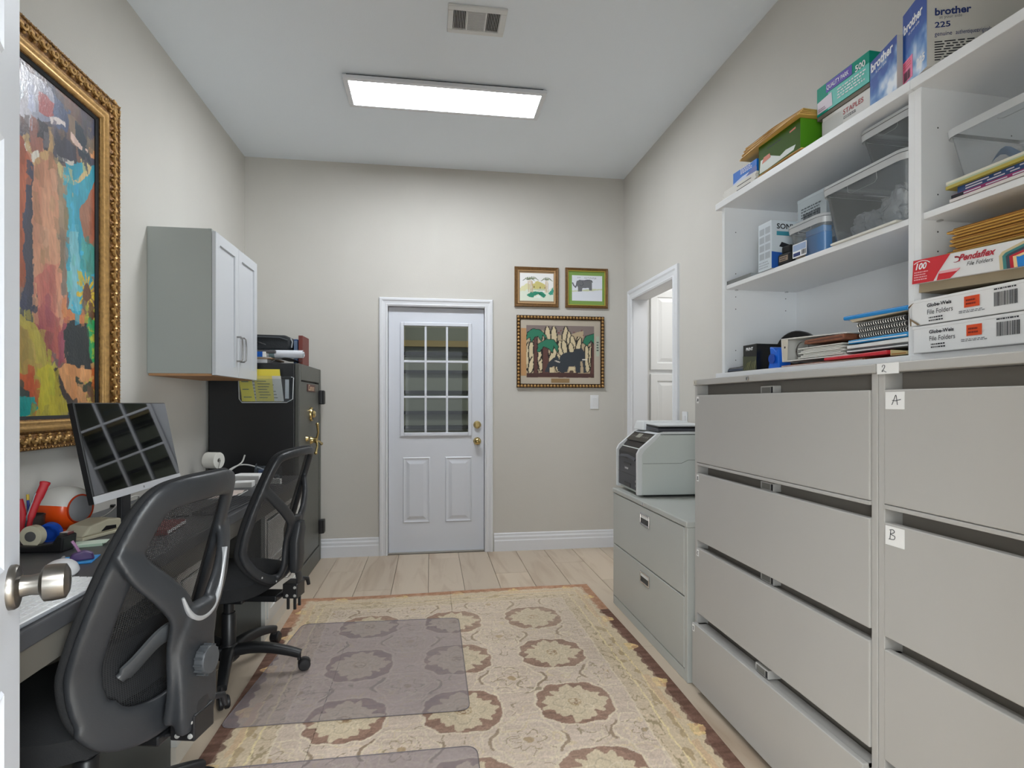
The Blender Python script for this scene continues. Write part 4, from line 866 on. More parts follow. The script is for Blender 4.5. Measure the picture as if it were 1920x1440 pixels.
o = hthing('notebook', 'bright blue notebook lying on top of the spiral notebooks', 'notebook', 0.648, 0.0, ZB+0.119, 0.0); m = MB(); m.hexa([(0, 0, 0.003), (0.22, 0, 0.0), (0.22, 0.25, 0.0), (0, 0.25, 0.003), (0, 0, 0.015), (0.22, 0, 0.013), (0.22, 0.25, 0.013), (0, 0.25, 0.015)]); m.build('cover', mat('notebook_blue', (28, 134, 204), 0.35), o, bevel=0.004, seg=3); m = MB(); m.hexa([(0.03, 0.006, -0.006), (0.21, 0.006, -0.001), (0.21, 0.24, -0.001), (0.03, 0.24, -0.006), (0.02, 0.004, 0.0035), (0.218, 0.004, 0.001), (0.218, 0.24, 0.001), (0.02, 0.24, 0.0035)]); m.build('pages', mat('page_cream', (196, 184, 160), 0.7), o)
# ---- right bookcase: folder cartons on the floor
M_gw = mat('folder_carton_white', (226, 227, 228), 0.5); M_or = mat('orange_label', (214, 74, 26), 0.5)
def folder_carton(label, t, d, z, h, dz, torn):
    o = hthing('folder_carton', label, 'box', t, d, z, dz, 'white folder cartons on the right bookcase floor'); w = 0.40
    box(0, w, 0, 0.25, 0, h).build('carton', M_gw, o, bevel=0.002)
    m = MB(); m.box(-0.001, w+0.001, -0.0012, 0.251, h*0.9, h+0.0005); m.build('lid_edge', M_gw, o, bevel=0.001)
    text('Globe-Weis', 0.0115, M_ink, o, (0.045, -0.0014, h-0.021), XR_, UP_, bold=0.03, sx=1.1)
    text('File Folders', 0.0165, M_ink, o, (0.045, -0.0014, h-0.039), XR_, UP_, sx=0.86)
    lines(o, 0.05, 0.088, h-0.058, h-0.044, 2, M_ink, 4, -0.001)
    dq(o, rect(0.137, 0.172, h-0.038, h-0.013), M_or, 'orange_label', 3); lines(o, 0.142, 0.166, h-0.034, h-0.018, 2, mat('dark_red', (120, 30, 16), 0.5), 5, -0.0016); lines(o, 0.125, 0.188, h-0.05, h-0.043, 2, mat('grey_ink', (110, 112, 116), 0.6), 6, -0.001)
    barcode(o, 0.203, 0.25, h-0.046, h-0.016, 7, -0.001); lines(o, 0.203, 0.25, h-0.0125, h-0.006, 1, M_ink, 8, -0.001)
    if torn:
        m = MB(); m._add([(-0.012, 0.01, 0.002), (0.03, -0.004, 0.0), (0.0, -0.003, 0.02), (-0.006, -0.002, 0.05), (0.012, -0.004, 0.058), (-0.014, 0.008, 0.046)], [(0, 1, 2), (0, 2, 3, 5), (3, 4, 5)]); m.build('torn_corner', mat('torn_card', (140, 120, 92), 0.8), o)
    return o
folder_carton('white folder carton at the bottom of the right stack', UW+0.024, -0.03, ZB, 0.066, 0.0, False)
folder_carton('white folder carton with torn corner in the middle of the stack', UW+0.022, -0.034, ZB+0.0685, 0.062, 0.0, True)
pf = hthing('folder_carton', 'red and white folder carton topping the stack', 'box', UW+0.022, -0.03, ZB+0.132, 0.0); pf.rotation_euler = (0.0, 0.062, HRZ)
pf.location = hut(UW+0.022, -0.03, ZB+0.1745)
w = 0.40
box(0.01, w-0.05, 0.01, 0.25, -0.022, 0.001).build('inner_tray', mat('tan_tray', (150, 136, 112), 0.7), pf)
box(0, w, 0, 0.255, 0.0, 0.058).build('sleeve', M_gw, pf, bevel=0.002)
dq(pf, [(0, 0), (0.058, 0), (0.07, 0.02), (0.098, 0.058), (0, 0.058)], M_red, 'red_panel', 2); dq(pf, [(0.066, 0.0), (0.10, 0.0), (0.124, 0.02), (0.072, 0.02)], M_red, 'red_panel', 2); dq(pf, [(0.0725, 0.0145), (0.1165, 0.0145), (0.124, 0.0205), (0.0725, 0.0205)], mat('pale_pink', (232, 170, 176), 0.5), 'red_panel', 4)
text('100', 0.021, M_whiteink, pf, (0.006, -0.0022, 0.034), XR_, UP_, shear=0.2, bold=0.03); lines(pf, 0.006, 0.045, 0.006, 0.03, 4, mat('pink_text', (240, 180, 184), 0.5), 3, -0.0014)
m = MB(); m.tube([(0.012+0.024*math.cos(a)+0.012, -0.0016, 0.042+0.012*math.sin(a)) for a in [0.4+k*0.22 for k in range(11)]], 0.001, 5); m.build('swoosh', M_whiteink, pf)
m = MB(); m.tube([(0.112+0.009*math.cos(a), -0.0014, 0.041+0.006*math.sin(a)) for a in [-2.2+k*0.4 for k in range(11)]], [0.0004+0.00018*k for k in range(11)], 5); m.build('emblem', mat('dark_red2', (150, 24, 40), 0.5), pf)
text('Pendaflex', 0.0205, mat('crimson', (176, 28, 48), 0.5), pf, (0.118, -0.0014, 0.036), XR_, UP_, shear=0.35, bold=0.03); text('File Folders', 0.0125, M_ink, pf, (0.138, -0.0014, 0.022), XR_, UP_, shear=0.25)
for k, col in enumerate(((206, 190, 150), (60, 130, 130), (56, 70, 84), (190, 30, 48), (240, 206, 150), (30, 130, 210))):
    e = k*0.0075; dq(pf, [(0.212+e, 0.0), (0.208+e, 0.03-e*0.2), (0.214+e, 0.038-e*0.45), (0.26+e, 0.054-e*0.55), (0.385, 0.054-e*0.3), (0.385, 0.0)], mat('folder_print_%d' % k, col, 0.5), 'folder_picture', 2+k)
# manila envelopes stack
for i in range(10):
    z = ZB+0.2345+i*0.0062
    o = hthing('envelope', '%s manila envelope from the bottom of the stack on the folder cartons' % ['lowest', 'second', 'third', 'fourth', 'fifth', 'sixth', 'seventh', 'eighth', 'ninth', 'topmost, tenth'][i], 'envelope', UW+0.09+0.004*((i*7) % 5-2)-0.004*(i > 7), 0.004+0.003*((i*3) % 4), z, 0.01*((i*5) % 3-1), 'manila envelopes on the folder cartons')
    o.rotation_euler = (0, 0.028, o.rotation_euler.z); w = 0.30
    m = MB(); m.prism([(-0.0, 0.0024), (0.003, 0.0002), (0.2, 0.0), (0.2, 0.0056), (0.003, 0.0054)], 'x', 0, w); m.build('sleeve', M_kraft, o)
    box(0.003, w-0.003, -0.0004, 0.004, 0.0042, 0.0049).build('seal_edge', mat('kraft_brown', (140, 88, 34), 0.6), o)  # darker brown line along the envelope's front edge
# shelf of the right bookcase: magazines and bin
zz = ZS+0.0004
mg = (('white magazine at the bottom of the shelf stack', 0.978-UW, (216, 210, 208), 0.007), ('magenta and black magazine in the shelf stack', 0.98-UW, (140, 30, 96), 0.010), ('navy blue catalogue in the shelf stack', 0.985-UW+0.006, (38, 70, 118), 0.016), ('olive yellow magazine in the shelf stack', 0.968-UW, (176, 160, 66), 0.008), ('pale green magazine in the shelf stack', 0.970-UW, (190, 202, 170), 0.006), ('cream magazine on top of the shelf stack', 0.962-UW, (226, 222, 204), 0.007))
for i, (lab, t, col, hh) in enumerate(mg):
    o = hthing('magazine', lab, 'magazine', UW+t, 0.004+0.004*(i % 3), zz, 0.008*((i*2) % 3-1), 'magazines on the right bookcase shelf'); w = 0.40
    m = MB(); m.box(0, w, 0, 0.27, 0, 0.0009); m.box(0, w, 0, 0.27, hh-0.0012, hh-0.0003); m.box(0, w, 0.0, 0.0012, 0.0009, hh-0.0012); m.build('cover', mat('mag_%d' % i, col, 0.4), o)
    box(0.0008, w-0.001, 0.0016, 0.268, 0.0012, hh-0.0016).build('pages', M_paper, o)
    if i in (1, 2): lines(o, 0.02, 0.38, 0.002, hh-0.002, 2 if i == 2 else 1, mat('mag_text', (206, 200, 214), 0.5), i, -0.0002)
    if i == 1: dq(o, rect(0, 0.03, 0.001, hh-0.0015), M_ink, 'spine_band', 3)
    zz += hh+0.0002
bin_('plastic_bin', 'clear bin of coloured papers standing on the magazines', UW+0.265, 0.125, zz+0.0005, 0.33, 0.22, 0.37, 0.25, 0.115, False, bg)
for i, (t, d, sx, sy, sz, col, lab) in enumerate(((0.20, 0.075, 0.06, 0.025, 0.022, (110, 160, 210), 'blue folded leaflet inside the bin on the magazines'), (0.27, 0.115, 0.05, 0.03, 0.032, (206, 140, 176), 'pink folded leaflet inside the bin on the magazines'), (0.345, 0.075, 0.045, 0.03, 0.026, (196, 168, 140), 'tan crumpled packet inside the bin on the magazines'))):
    o = hthing('folded_leaflet', lab, 'leaflet', UW+t, d, zz+0.003, 0.4*i-0.3); m = MB(); m.grid(lambda u, v: ((u-0.5)*2*sx, (v-0.5)*2*sy, sz*(1+math.sin(5*u+3*v))), 8, 5); m.build('sheet', mat('leaflet_%d' % i, col, 0.5), o, smooth=60)
# ================================================================ large gilt-framed painting (left wall)
LRZ = PI/2     # furniture on the left wall: local x -> +Y, local y -> -X, front faces +X
M_gilt = mat('gilt_wood', (120, 84, 42), 0.38, 0.55, noise=0.5, nscale=70, bump=0.7, bscale=120)
M_gilt2 = mat('pale_gilt', (190, 150, 92), 0.35, 0.5, noise=0.2, nscale=60)
M_gdark = mat('dark_gilt', (70, 46, 20), 0.45, 0.4, noise=0.4, nscale=80)
PY0, PY1, PZ0, PZ1 = 1.62, 2.762, 1.066, 2.578
lg = thing('framed_painting', 'large abstract sunflower painting in an ornate gilt frame on the left wall', 'painting', (XL, PY0, PZ0), LRZ)
PWI, PHI = PY1-PY0, PZ1-PZ0
def frame_sweep(m, prof, w, h):
    """mitred frame: prof (inset, proud) swept round a w x h rectangle; proud towards -y"""
    n = len(prof); V = []
    for cx, cz, sx, sz in ((0, 0, 1, 1), (w, 0, -1, 1), (w, h, -1, -1), (0, h, 1, -1)): V += [(cx+sx*p, -t, cz+sz*p) for p, t in prof]
    m._add(V, [(c*n+k, c*n+k+1, ((c+1) % 4)*n+k+1, ((c+1) % 4)*n+k) for c in range(4) for k in range(n-1)])
m = MB(); frame_sweep(m, [(0, 0), (0, 0.048), (0.004, 0.054), (0.010, 0.054), (0.014, 0.049), (0.030, 0.049), (0.058, 0.038), (0.062, 0.041), (0.068, 0.041), (0.073, 0.036), (0.077, 0.036), (0.082, 0.033), (0.106, 0.026), (0.109, 0.024), (0.109, 0)], PWI, PHI)
m.build('frame', M_gilt, lg)
m = MB(); frame_sweep(m, [(0.066, 0.040), (0.070, 0.044), (0.078, 0.042), (0.084, 0.035), (0.094, 0.034), (0.098, 0.037), (0.104, 0.034), (0.106, 0.02)], PWI, PHI); m.build('inner_moulding', M_gilt2, lg, smooth=60)
m = MB(); frame_sweep(m, [(0.1095, 0.022), (0.122, 0.016), (0.122, 0.0)], PWI, PHI); m.build('liner', M_blackm, lg)
# carved leaves: small curls along the frame face
def carve(parent, w, h, inset, proud, step, size, mm, seed):
    r = random.Random(seed); m = MB()
    sides = [((inset, 0), (0, 1), h), ((w-inset, 0), (0, 1), h), ((0, inset), (1, 0), w), ((0, h-inset), (1, 0), w)]
    for (ox, oz), (dx, dz), L in sides:
        n = int(L/step)
        for k in range(n):
            s = (k+0.5)*L/n; sg = 1 if k % 2 else -1
            c = (ox+dx*s, oz+dz*s); pts = []
            for j in range(6):
                a = j/5*PI*1.25; rad = size*(1-0.12*j)
                p, q = rad*math.cos(a)*sg, rad*math.sin(a)-size*0.4
                pts.append((c[0]+dx*p+dz*q*sg, -proud-0.001*j, c[1]+dz*p+dx*q*sg))
            m.tube(pts, [size*0.26, size*0.34, size*0.36, size*0.3, size*0.24, size*0.14], 5)
            m.ball((c[0]+dz*size*0.9*sg, -proud, c[1]+dx*size*0.9*sg), size*0.33, 6)
    o = m.build('carved_leaves', mm, parent, smooth=60, stuff=True); return o
carve(lg, PWI, PHI, 0.036, 0.047, 0.026, 0.020, M_gilt2, 3)
carve(lg, PWI, PHI, 0.008, 0.053, 0.018, 0.005, M_gilt2, 4)
# the canvas: shapes given by their photograph pixels, projected to the wall plane
CY0, CY1, CZ0, CZ1 = PY0+0.122, PY1-0.122, PZ0+0.122, PZ1-0.122
def pw(pts): return [onX(u, v, XL+0.012) for u, v in pts]
def paint_canvas(u, v):
    y = CY0+u*(CY1-CY0); z = CZ0+v*(CZ1-CZ0)
    wx = (fbm(y*9, z*9, 1)-0.5)*0.06+(fbm(y*40, z*40, 2)-0.5)*0.012; wz = (fbm(y*9, z*9, 3)-0.5)*0.06+(fbm(y*40, z*40, 4)-0.5)*0.012
    Y, Z = y+wx, z+wz
    col = np.zeros((len(u), 3))+np.array([150, 104, 84])
    t = np.clip((fbm(y*5, z*5, 9)-0.35)*3, 0, 1)[:, None]; col = col*(1-t)+np.array([96, 88, 96])*t
    def blob(pts, c, c2=None, soft=None):
        k = inpoly(Y, Z, pw(pts)); cc = np.array(c, float)
        if c2 is not None:
            t = np.clip((fbm(y*14, z*3.5, int(sum(c))) - 0.32)*2.6, 0, 1)[:, None]; cc = cc*(1-t)+np.array(c2)*t; col[k] = cc[k]
        else: col[k] = cc
    # far left (behind the open door): repeats of the same tones
    k = y < 2.22; t = np.clip((fbm(y*4, z*3, 31)-0.3)*2.4, 0, 1)[:, None]; c0 = np.array([176, 96, 62])*(1-t)+np.array([58, 108, 128])*t; col[k] = c0[k]
    blob([(30, 100), (185, 230), (185, 345), (30, 300)], (122, 92, 84), (70, 74, 96))
    blob([(30, 120), (90, 160), (120, 205), (60, 240), (30, 200)], (206, 204, 214), (120, 124, 150))  # pale glare on the varnish, painted into the canvas colours
    blob([(70, 165), (100, 190), (102, 215), (72, 210)], (176, 84, 84), (206, 150, 144))
    blob([(98, 170), (130, 205), (122, 250), (100, 230)], (54, 66, 96), (92, 104, 140))
    blob([(120, 205), (182, 260), (182, 300), (130, 260)], (150, 126, 104), (110, 94, 84))
    blob([(30, 240), (62, 262), (62, 470), (30, 560)], (160, 72, 40), (196, 106, 70))          # left orange brown
    blob([(54, 290), (70, 300), (66, 600), (40, 600), (44, 440)], (62, 66, 92), (44, 44, 58))
    blob([(60, 270), (112, 300), (116, 620), (64, 620)], (188, 124, 96), (206, 150, 118))       # pink pillar
    blob([(64, 520), (118, 480), (128, 690), (70, 600)], (186, 100, 88), (214, 150, 118))
    blob([(108, 300), (124, 312), (122, 560), (112, 560)], (132, 112, 96), (178, 150, 116))
    blob([(122, 300), (182, 310), (182, 520), (140, 610), (124, 560)], (36, 152, 178), (70, 176, 196))  # turquoise window
    blob([(128, 420), (150, 430), (150, 580), (128, 588)], (124, 190, 200), (96, 182, 196))
    blob([(150, 400), (182, 330), (182, 470), (162, 460)], (178, 96, 70), (160, 108, 84))
    blob([(158, 470), (182, 450), (182, 520), (160, 520)], (64, 150, 140), (96, 160, 140))
    blob([(56, 230), (90, 255), (80, 300), (54, 276)], (206, 122, 84), (150, 92, 76))            # hanging hats
    blob([(72, 224), (90, 232), (92, 270), (72, 262)], (38, 34, 44))
    blob([(100, 250), (140, 268), (140, 306), (110, 300)], (52, 48, 58), (86, 92, 112))
    blob([(140, 226), (164, 244), (168, 305), (146, 290)], (38, 52, 66), (44, 62, 78))
    blob([(92, 212), (118, 228), (118, 238), (94, 226)], (220, 208, 206)); blob([(130, 248), (166, 276), (164, 286), (132, 260)], (226, 196, 184)); blob([(106, 286), (136, 300), (136, 308), (110, 296)], (222, 214, 204)); blob([(148, 296), (168, 308), (166, 314), (148, 304)], (214, 196, 140))
    blob([(168, 270), (182, 280), (182, 300), (170, 294)], (222, 156, 106))
    for pts, c in (([(44, 250), (60, 290), (84, 296), (100, 280), (98, 250)], (200, 160, 110)), ([(110, 300), (120, 330), (140, 340), (160, 326), (162, 312)], (214, 190, 138)), ([(46, 262), (56, 284), (70, 286)], (226, 220, 206))):
        col[nearline(Y, Z, pw(pts), 0.011)] = c
    # lower part
    blob([(30, 570), (70, 600), (110, 700), (126, 790), (30, 790)], (168, 150, 56), (190, 176, 84))
    blob([(30, 610), (56, 620), (80, 700), (40, 690)], (196, 178, 92), (170, 140, 70)); blob([(64, 600), (98, 668), (126, 690), (118, 620), (80, 560)], (140, 62, 84), (190, 104, 84))
    blob([(30, 690), (60, 690), (84, 740), (70, 780), (40, 760)], (184, 76, 34), (206, 104, 50)); blob([(30, 715), (60, 728), (60, 740), (30, 740)], (54, 66, 60)); blob([(30, 738), (70, 742), (78, 765), (60, 776), (30, 778)], (10, 142, 140), (24, 170, 160))
    blob([(70, 690), (96, 684), (130, 780), (80, 782)], (196, 184, 50), (166, 148, 34)); blob([(96, 690), (108, 690), (146, 780), (128, 784)], (52, 42, 40), (70, 60, 56))
    blob([(106, 692), (182, 680), (182, 790), (140, 770)], (222, 160, 104), (206, 140, 84))
    blob([(126, 600), (172, 600), (176, 690), (128, 690)], (34, 40, 44), (52, 56, 58)); blob([(116, 586), (172, 596), (172, 612), (116, 602)], (206, 126, 74))
    blob([(130, 600), (120, 680), (108, 690), (124, 600)], (150, 72, 86), (178, 96, 88))
    blob([(162, 604), (176, 600), (180, 660), (176, 690), (164, 660)], (32, 160, 96), (60, 190, 120)); blob([(172, 690), (182, 690), (182, 716), (170, 712)], (196, 90, 40))
    for c0, n, r1, cc in (((164, 548), 13, 0.07, (206, 176, 56)), ((170, 592), 9, 0.05, (190, 186, 70)), ((168, 735), 8, 0.045, (196, 176, 74)), ((176, 640), 6, 0.04, (170, 176, 60))):
        cy, cz = onX(*c0, XL+0.012); a = np.arctan2(Z-cz, Y-cy); r = np.hypot(Y-cy, Z-cz)
        pet = r < r1*(0.72+0.35*np.cos(a*n)); cc2 = np.array(cc)*(0.85+0.3*fbm(y*50, z*50, 5))[:, None]; col[pet] = cc2[pet]
        col[r < r1*0.42] = (110, 70, 44)
    col[nearline(Y, Z, pw([(146, 716), (158, 734), (170, 724)]), 0.013)] = (52, 58, 40)
    return col
def paint_brushed(u, v):
    # brush strokes: each stroke takes the colour found at its own centre, with its own tint
    y = u*(CY1-CY0); z = v*(CZ1-CZ0); base = paint_canvas(u, v); out = base.copy()
    for sd, (w, h, share, sl) in enumerate(((0.034, 0.13, 0.5, 0.22), (0.026, 0.075, 0.32, -0.4))):
        p = (y+sl*z*0.3+0.012*(fbm(y*18, z*18, 60+sd)-0.5)*3)/w; q = (z-sl*y*0.5+0.02*(fbm(y*14, z*14, 70+sd)-0.5)*3)/h
        i, j = np.floor(p), np.floor(q); r1 = vnoise(i*7.31+0.5, j*3.77+0.5, 80+sd); r2 = vnoise(i*5.13+0.5, j*9.41+0.5, 90+sd); r3 = vnoise(i*2.71+0.5, j*6.17+0.5, 95+sd)
        fx, fy = p-i, q-j; cu = u-(fx-0.5)*w/(CY1-CY0)*0.9; cv = v-(fy-0.5)*h/(CZ1-CZ0)*0.9
        c = paint_canvas(np.clip(cu, 0, 1), np.clip(cv, 0, 1))*(0.84+0.32*r2[:, None])*np.stack([0.93+0.14*r1, 0.93+0.14*r3, 0.93+0.14*r2], 1)
        k = (r1 < share) & (np.abs(fx-0.5) < 0.46) & (np.abs(fy-0.5) < 0.48-0.12*r3); m_ = (0.55+0.4*r3)[:, None]*k[:, None]; out = out*(1-m_)+c*m_
    br = 0.90+0.2*fbm(y*150+z*30, z*34, 12, 2); return out*br[:, None]
M_canvas = vcol_mat('oil_paint', 0.35, bump=0.3, bscale=90, coat=0.6)
painted('canvas', M_canvas, lg, lambda u, v: ((CY0-PY0)+u*(CY1-CY0), -0.012+0*u, (CZ0-PZ0)+v*(CZ1-CZ0)), 300, 430, paint_brushed)
# ================================================================ three small pictures on the end wall
M_printart = vcol_mat('artwork_print', 0.55)
M_pglass = clear_mat('picture_glass', (200, 200, 200), 0.0, 0.03, 0)
def small_picture(label, x0, x1, z0, z1, fmat, fw, matc, mw, fn, ornate=False, inner=None):
    t = thing('framed_picture', label, 'picture', (x0, YB, z0), 0); W, H = x1-x0, z1-z0
    m = MB(); frame_sweep(m, [(0, 0), (0, 0.018), (0.005, 0.022), (fw*0.6, 0.017), (fw*0.8, 0.02), (fw, 0.014), (fw, 0.0)], W, H); m.build('frame', fmat, t)
    if ornate:
        m = MB()
        for ax, L in (('z', H), ('x', W)):
            n = int(L/0.028)
            for k in range(n):
                s = (k+0.5)*L/n
                for e in (0, 1):
                    if ax == 'z': m.ball((fw*0.45 if e == 0 else W-fw*0.45, -0.020, s), (fw*0.34, 0.009, 0.012), 8)
                    else: m.ball((s, -0.020, fw*0.45 if e == 0 else H-fw*0.45), (0.012, 0.009, fw*0.34), 8)
        m.build('beading', M_gilt2, t, smooth=60)
    else:
        m = MB(); frame_sweep(m, [(fw-0.004, 0.0145), (fw-0.002, 0.018), (fw+0.004, 0.016), (fw+0.004, 0.008)], W, H); m.build('inner_moulding', inner or M_gilt2, t)
    box(fw, W-fw, -0.008, -0.002, fw, H-fw).build('mount', matc, t)
    a0, a1, b0, b1 = mw
    painted('artwork', M_printart, t, lambda u, v: (a0+u*(W-a0-a1), -0.0088+0*u, b0+v*(H-b0-b1)), 110, 90, fn)
    return t, W, H
def art_palms(u, v):
    n = fbm(u*5, v*5, 2); col = np.zeros((len(u), 3))+np.array([238, 238, 236])
    def blob(pts, c):
        w = (fbm(u*14, v*14, 7)-0.5)*0.07; col[inpoly(u+w, v-w, pts)] = c
    k = v < 0.45+0.12*np.sin(u*7); g = np.array([222, 230, 214])+0*col; col[k] = g[k]
    blob([(0, 0.4), (0.15, 0.62), (0.3, 0.6), (0.3, 0.42), (0, 0.34)], (224, 222, 176)); blob([(0.36, 0.62), (0.52, 0.72), (0.78, 0.58), (0.76, 0.42), (0.36, 0.42)], (206, 196, 124)); blob([(0.3, 0.44), (0.78, 0.44), (0.78, 0.38), (0.3, 0.38)], (196, 204, 180))
    blob([(0.2, 0.2), (0.35, 0.34), (0.66, 0.34), (0.8, 0.2), (0.7, 0.12), (0.55, 0.24), (0.4, 0.13), (0.28, 0.14)], (44, 140, 110)); blob([(0.4, 0.25), (0.6, 0.28), (0.72, 0.2), (0.6, 0.24)], (16, 100, 74))
    blob([(0.82, 0.3), (0.99, 0.5), (0.99, 0.25), (0.88, 0.24)], (60, 156, 132)); blob([(0.4, 0.1), (0.6, 0.22), (0.62, 0.12)], (230, 240, 232))
    for x, t in ((0.24, 0.72), (0.29, 0.74), (0.33, 0.74), (0.36, 0.70), (0.77, 0.74), (0.82, 0.72)):
        col[nearline(u, v, [(x+(0.02 if x < 0.5 else -0.02), 0.32), (x, t)], 0.012)] = (222, 204, 172); col[nearline(u, v, [(x+0.014, 0.32), (x+0.012, t)], 0.004)] = (150, 120, 100)
    for cx, cz in ((0.26, 0.76), (0.38, 0.78), (0.8, 0.76)):
        for k in range(6):
            a = k/5*PI; col[nearline(u, v, [(cx, cz), (cx+0.09*math.cos(a), cz+0.07*math.sin(a)+0.03), (cx+0.17*math.cos(a), cz+0.04*math.sin(a)-0.03)], 0.009)] = (96, 104, 84) if k % 2 else (140, 150, 110)
    for x, z in ((0.42, 0.48), (0.6, 0.46), (0.74, 0.46)): col[nearline(u, v, [(x, z), (x, z+0.05)], 0.012)] = (110, 92, 52)
    return col
def art_elephant(u, v):
    col = np.zeros((len(u), 3))+np.array([226, 230, 238])
    k = np.abs(v-0.40-0.10*(u-0.3)) < 0.035*(0.4+fbm(u*6, v*3, 3)); col[k] = (206, 212, 178)
    w = (fbm(u*16, v*16, 5)-0.5)*0.02
    def blob(pts, c): col[inpoly(u+w, v+w, pts)] = c
    g = (112, 114, 118)
    blob([(0.13, 0.66), (0.15, 0.77), (0.24, 0.82), (0.35, 0.81), (0.5, 0.83), (0.62, 0.83), (0.66, 0.77), (0.66, 0.42), (0.57, 0.41), (0.55, 0.52), (0.34, 0.5), (0.33, 0.37), (0.2, 0.36), (0.19, 0.55)], g)
    blob([(0.2, 0.55), (0.24, 0.36), (0.19, 0.36)], (130, 134, 124)); col[nearline(u, v, [(0.15, 0.62), (0.12, 0.53), (0.06, 0.6), (0.02, 0.7)], 0.022)] = (100, 100, 112)
    col[nearline(u, v, [(0.24, 0.8), (0.4, 0.8), (0.5, 0.83), (0.64, 0.82), (0.68, 0.74)], 0.011)] = (52, 54, 66); col[nearline(u, v, [(0.34, 0.76), (0.38, 0.66), (0.31, 0.58), (0.26, 0.62)], 0.007)] = (70, 72, 82)
    for k in range(11):
        if k in (2, 3): continue
        x = 0.18+k*0.058; col[nearline(u, v, [(x, 0.885+0.02*math.sin(k*2.3)), (x+0.02, 0.935), (x+0.034, 0.89+0.02*math.cos(k))], 0.006)] = (150, 154, 160)
    return col
def art_jungle(u, v):
    w1 = (fbm(u*14, v*14, 5)-0.5)*0.02; U, V = u+w1, v-w1
    col = np.zeros((len(u), 3))+np.array([186, 166, 136]); k = (V > 0.86+0.05*np.sin(U*9)) | ((U > 0.84) & (V > 0.66)); col[k] = (134, 120, 116)
    cream = np.array([216, 200, 164]); blk = (30, 26, 24)
    def blob(pts, c): col[inpoly(U, V, pts)] = c
    def leaf(x0, z0, x1, z1, wd):
        dx, dz = x1-x0, z1-z0; L = math.hypot(dx, dz); t = ((U-x0)*dx+(V-z0)*dz)/(L*L); d = np.abs((U-x0)*dz-(V-z0)*dx)/L; hw = wd*np.sqrt(np.clip(4*t*(1-t), 0, 1))
        ins = (t > 0) & (t < 1); col[ins & (d < hw+0.011)] = blk; col[ins & (d < hw-0.006)] = cream
    for a in ((0.33, 0.55, 0.30, 0.99, 0.045), (0.41, 0.55, 0.40, 0.99, 0.045), (0.56, 0.55, 0.58, 0.99, 0.04), (0.52, 0.35, 0.49, 0.72, 0.04), (0.6, 0.4, 0.54, 0.72, 0.045), (0.64, 0.45, 0.62, 0.9, 0.035), (0.72, 0.5, 0.66, 0.82, 0.04), (0.78, 0.5, 0.77, 0.8, 0.035), (0.68, 0.42, 0.64, 0.68, 0.04), (0.74, 0.45, 0.8, 0.78, 0.035), (0.03, 0.12, 0.04, 0.68, 0.05), (0.09, 0.15, 0.07, 0.7, 0.045), (0.05, 0.08, 0.1, 0.4, 0.04), (0.21, 0.12, 0.24, 0.55, 0.045), (0.17, 0.3, 0.2, 0.55, 0.035), (0.9, 0.1, 0.89, 0.62, 0.045), (0.96, 0.12, 0.95, 0.62, 0.035), (0.47, 0.1, 0.47, 0.45, 0.05), (0.35, 0.28, 0.42, 0.55, 0.045)): leaf(*a)
    blob([(0.0, 0.0), (1, 0), (1, 0.085), (0.5, 0.1), (0.0, 0.085)], (80, 52, 48)); trunk = (98, 64, 58)
    for pts in ([(0.115, 0.08), (0.165, 0.08), (0.155, 0.8), (0.11, 0.8)], [(0.24, 0.08), (0.33, 0.08), (0.31, 0.6), (0.24, 0.6)], [(0.95, 0.08), (1, 0.08), (1, 0.7), (0.97, 0.7)]):
        blob([(p[0]+(0.012 if p[0] > np.mean([q[0] for q in pts]) else -0.012), p[1]) for p in pts], blk); blob(pts, trunk)
    gr = (46, 124, 96)
    for pts in ([(0.0, 0.72), (0.02, 0.86), (0.1, 0.93), (0.2, 0.91), (0.29, 0.8), (0.3, 0.74), (0.24, 0.82), (0.22, 0.7), (0.17, 0.8), (0.12, 0.78), (0.07, 0.68), (0.05, 0.78)], [(0.16, 0.5), (0.18, 0.64), (0.3, 0.73), (0.4, 0.72), (0.47, 0.6), (0.45, 0.5), (0.4, 0.62), (0.38, 0.48), (0.33, 0.56), (0.25, 0.6), (0.2, 0.5)], [(0.84, 0.68), (0.88, 0.8), (1, 0.86), (1, 0.66), (0.95, 0.74), (0.9, 0.62)]):
        for (a, b) in zip(pts, pts[1:]+pts[:1]): col[nearline(U, V, [a, b], 0.012)] = blk
        blob(pts, gr)
    el = (52, 58, 66)
    blob([(0.5, 0.1), (0.49, 0.38), (0.54, 0.47), (0.68, 0.5), (0.74, 0.56), (0.82, 0.57), (0.86, 0.48), (0.87, 0.36), (0.875, 0.1), (0.84, 0.1), (0.83, 0.32), (0.8, 0.32), (0.79, 0.1), (0.73, 0.1), (0.72, 0.22), (0.62, 0.22), (0.6, 0.1)], el)
    blob([(0.27, 0.1), (0.33, 0.3), (0.4, 0.38), (0.46, 0.42), (0.49, 0.34), (0.5, 0.12), (0.46, 0.12), (0.45, 0.2), (0.4, 0.22), (0.34, 0.18), (0.33, 0.1)], el)
    blob([(0.34, 0.1), (0.34, 0.19), (0.4, 0.2), (0.4, 0.1)], cream); col[nearline(U, V, [(0.83, 0.35), (0.88, 0.35)], 0.012)] = (230, 226, 214); col[nearline(U, V, [(0.43, 0.32), (0.49, 0.29)], 0.01)] = (220, 214, 200)
    blob([(0.62, 0.1), (0.62, 0.21), (0.71, 0.2), (0.71, 0.1)], cream); col[(U-0.665)**2+(V-0.11)**2 < 0.0009] = (90, 72, 60)
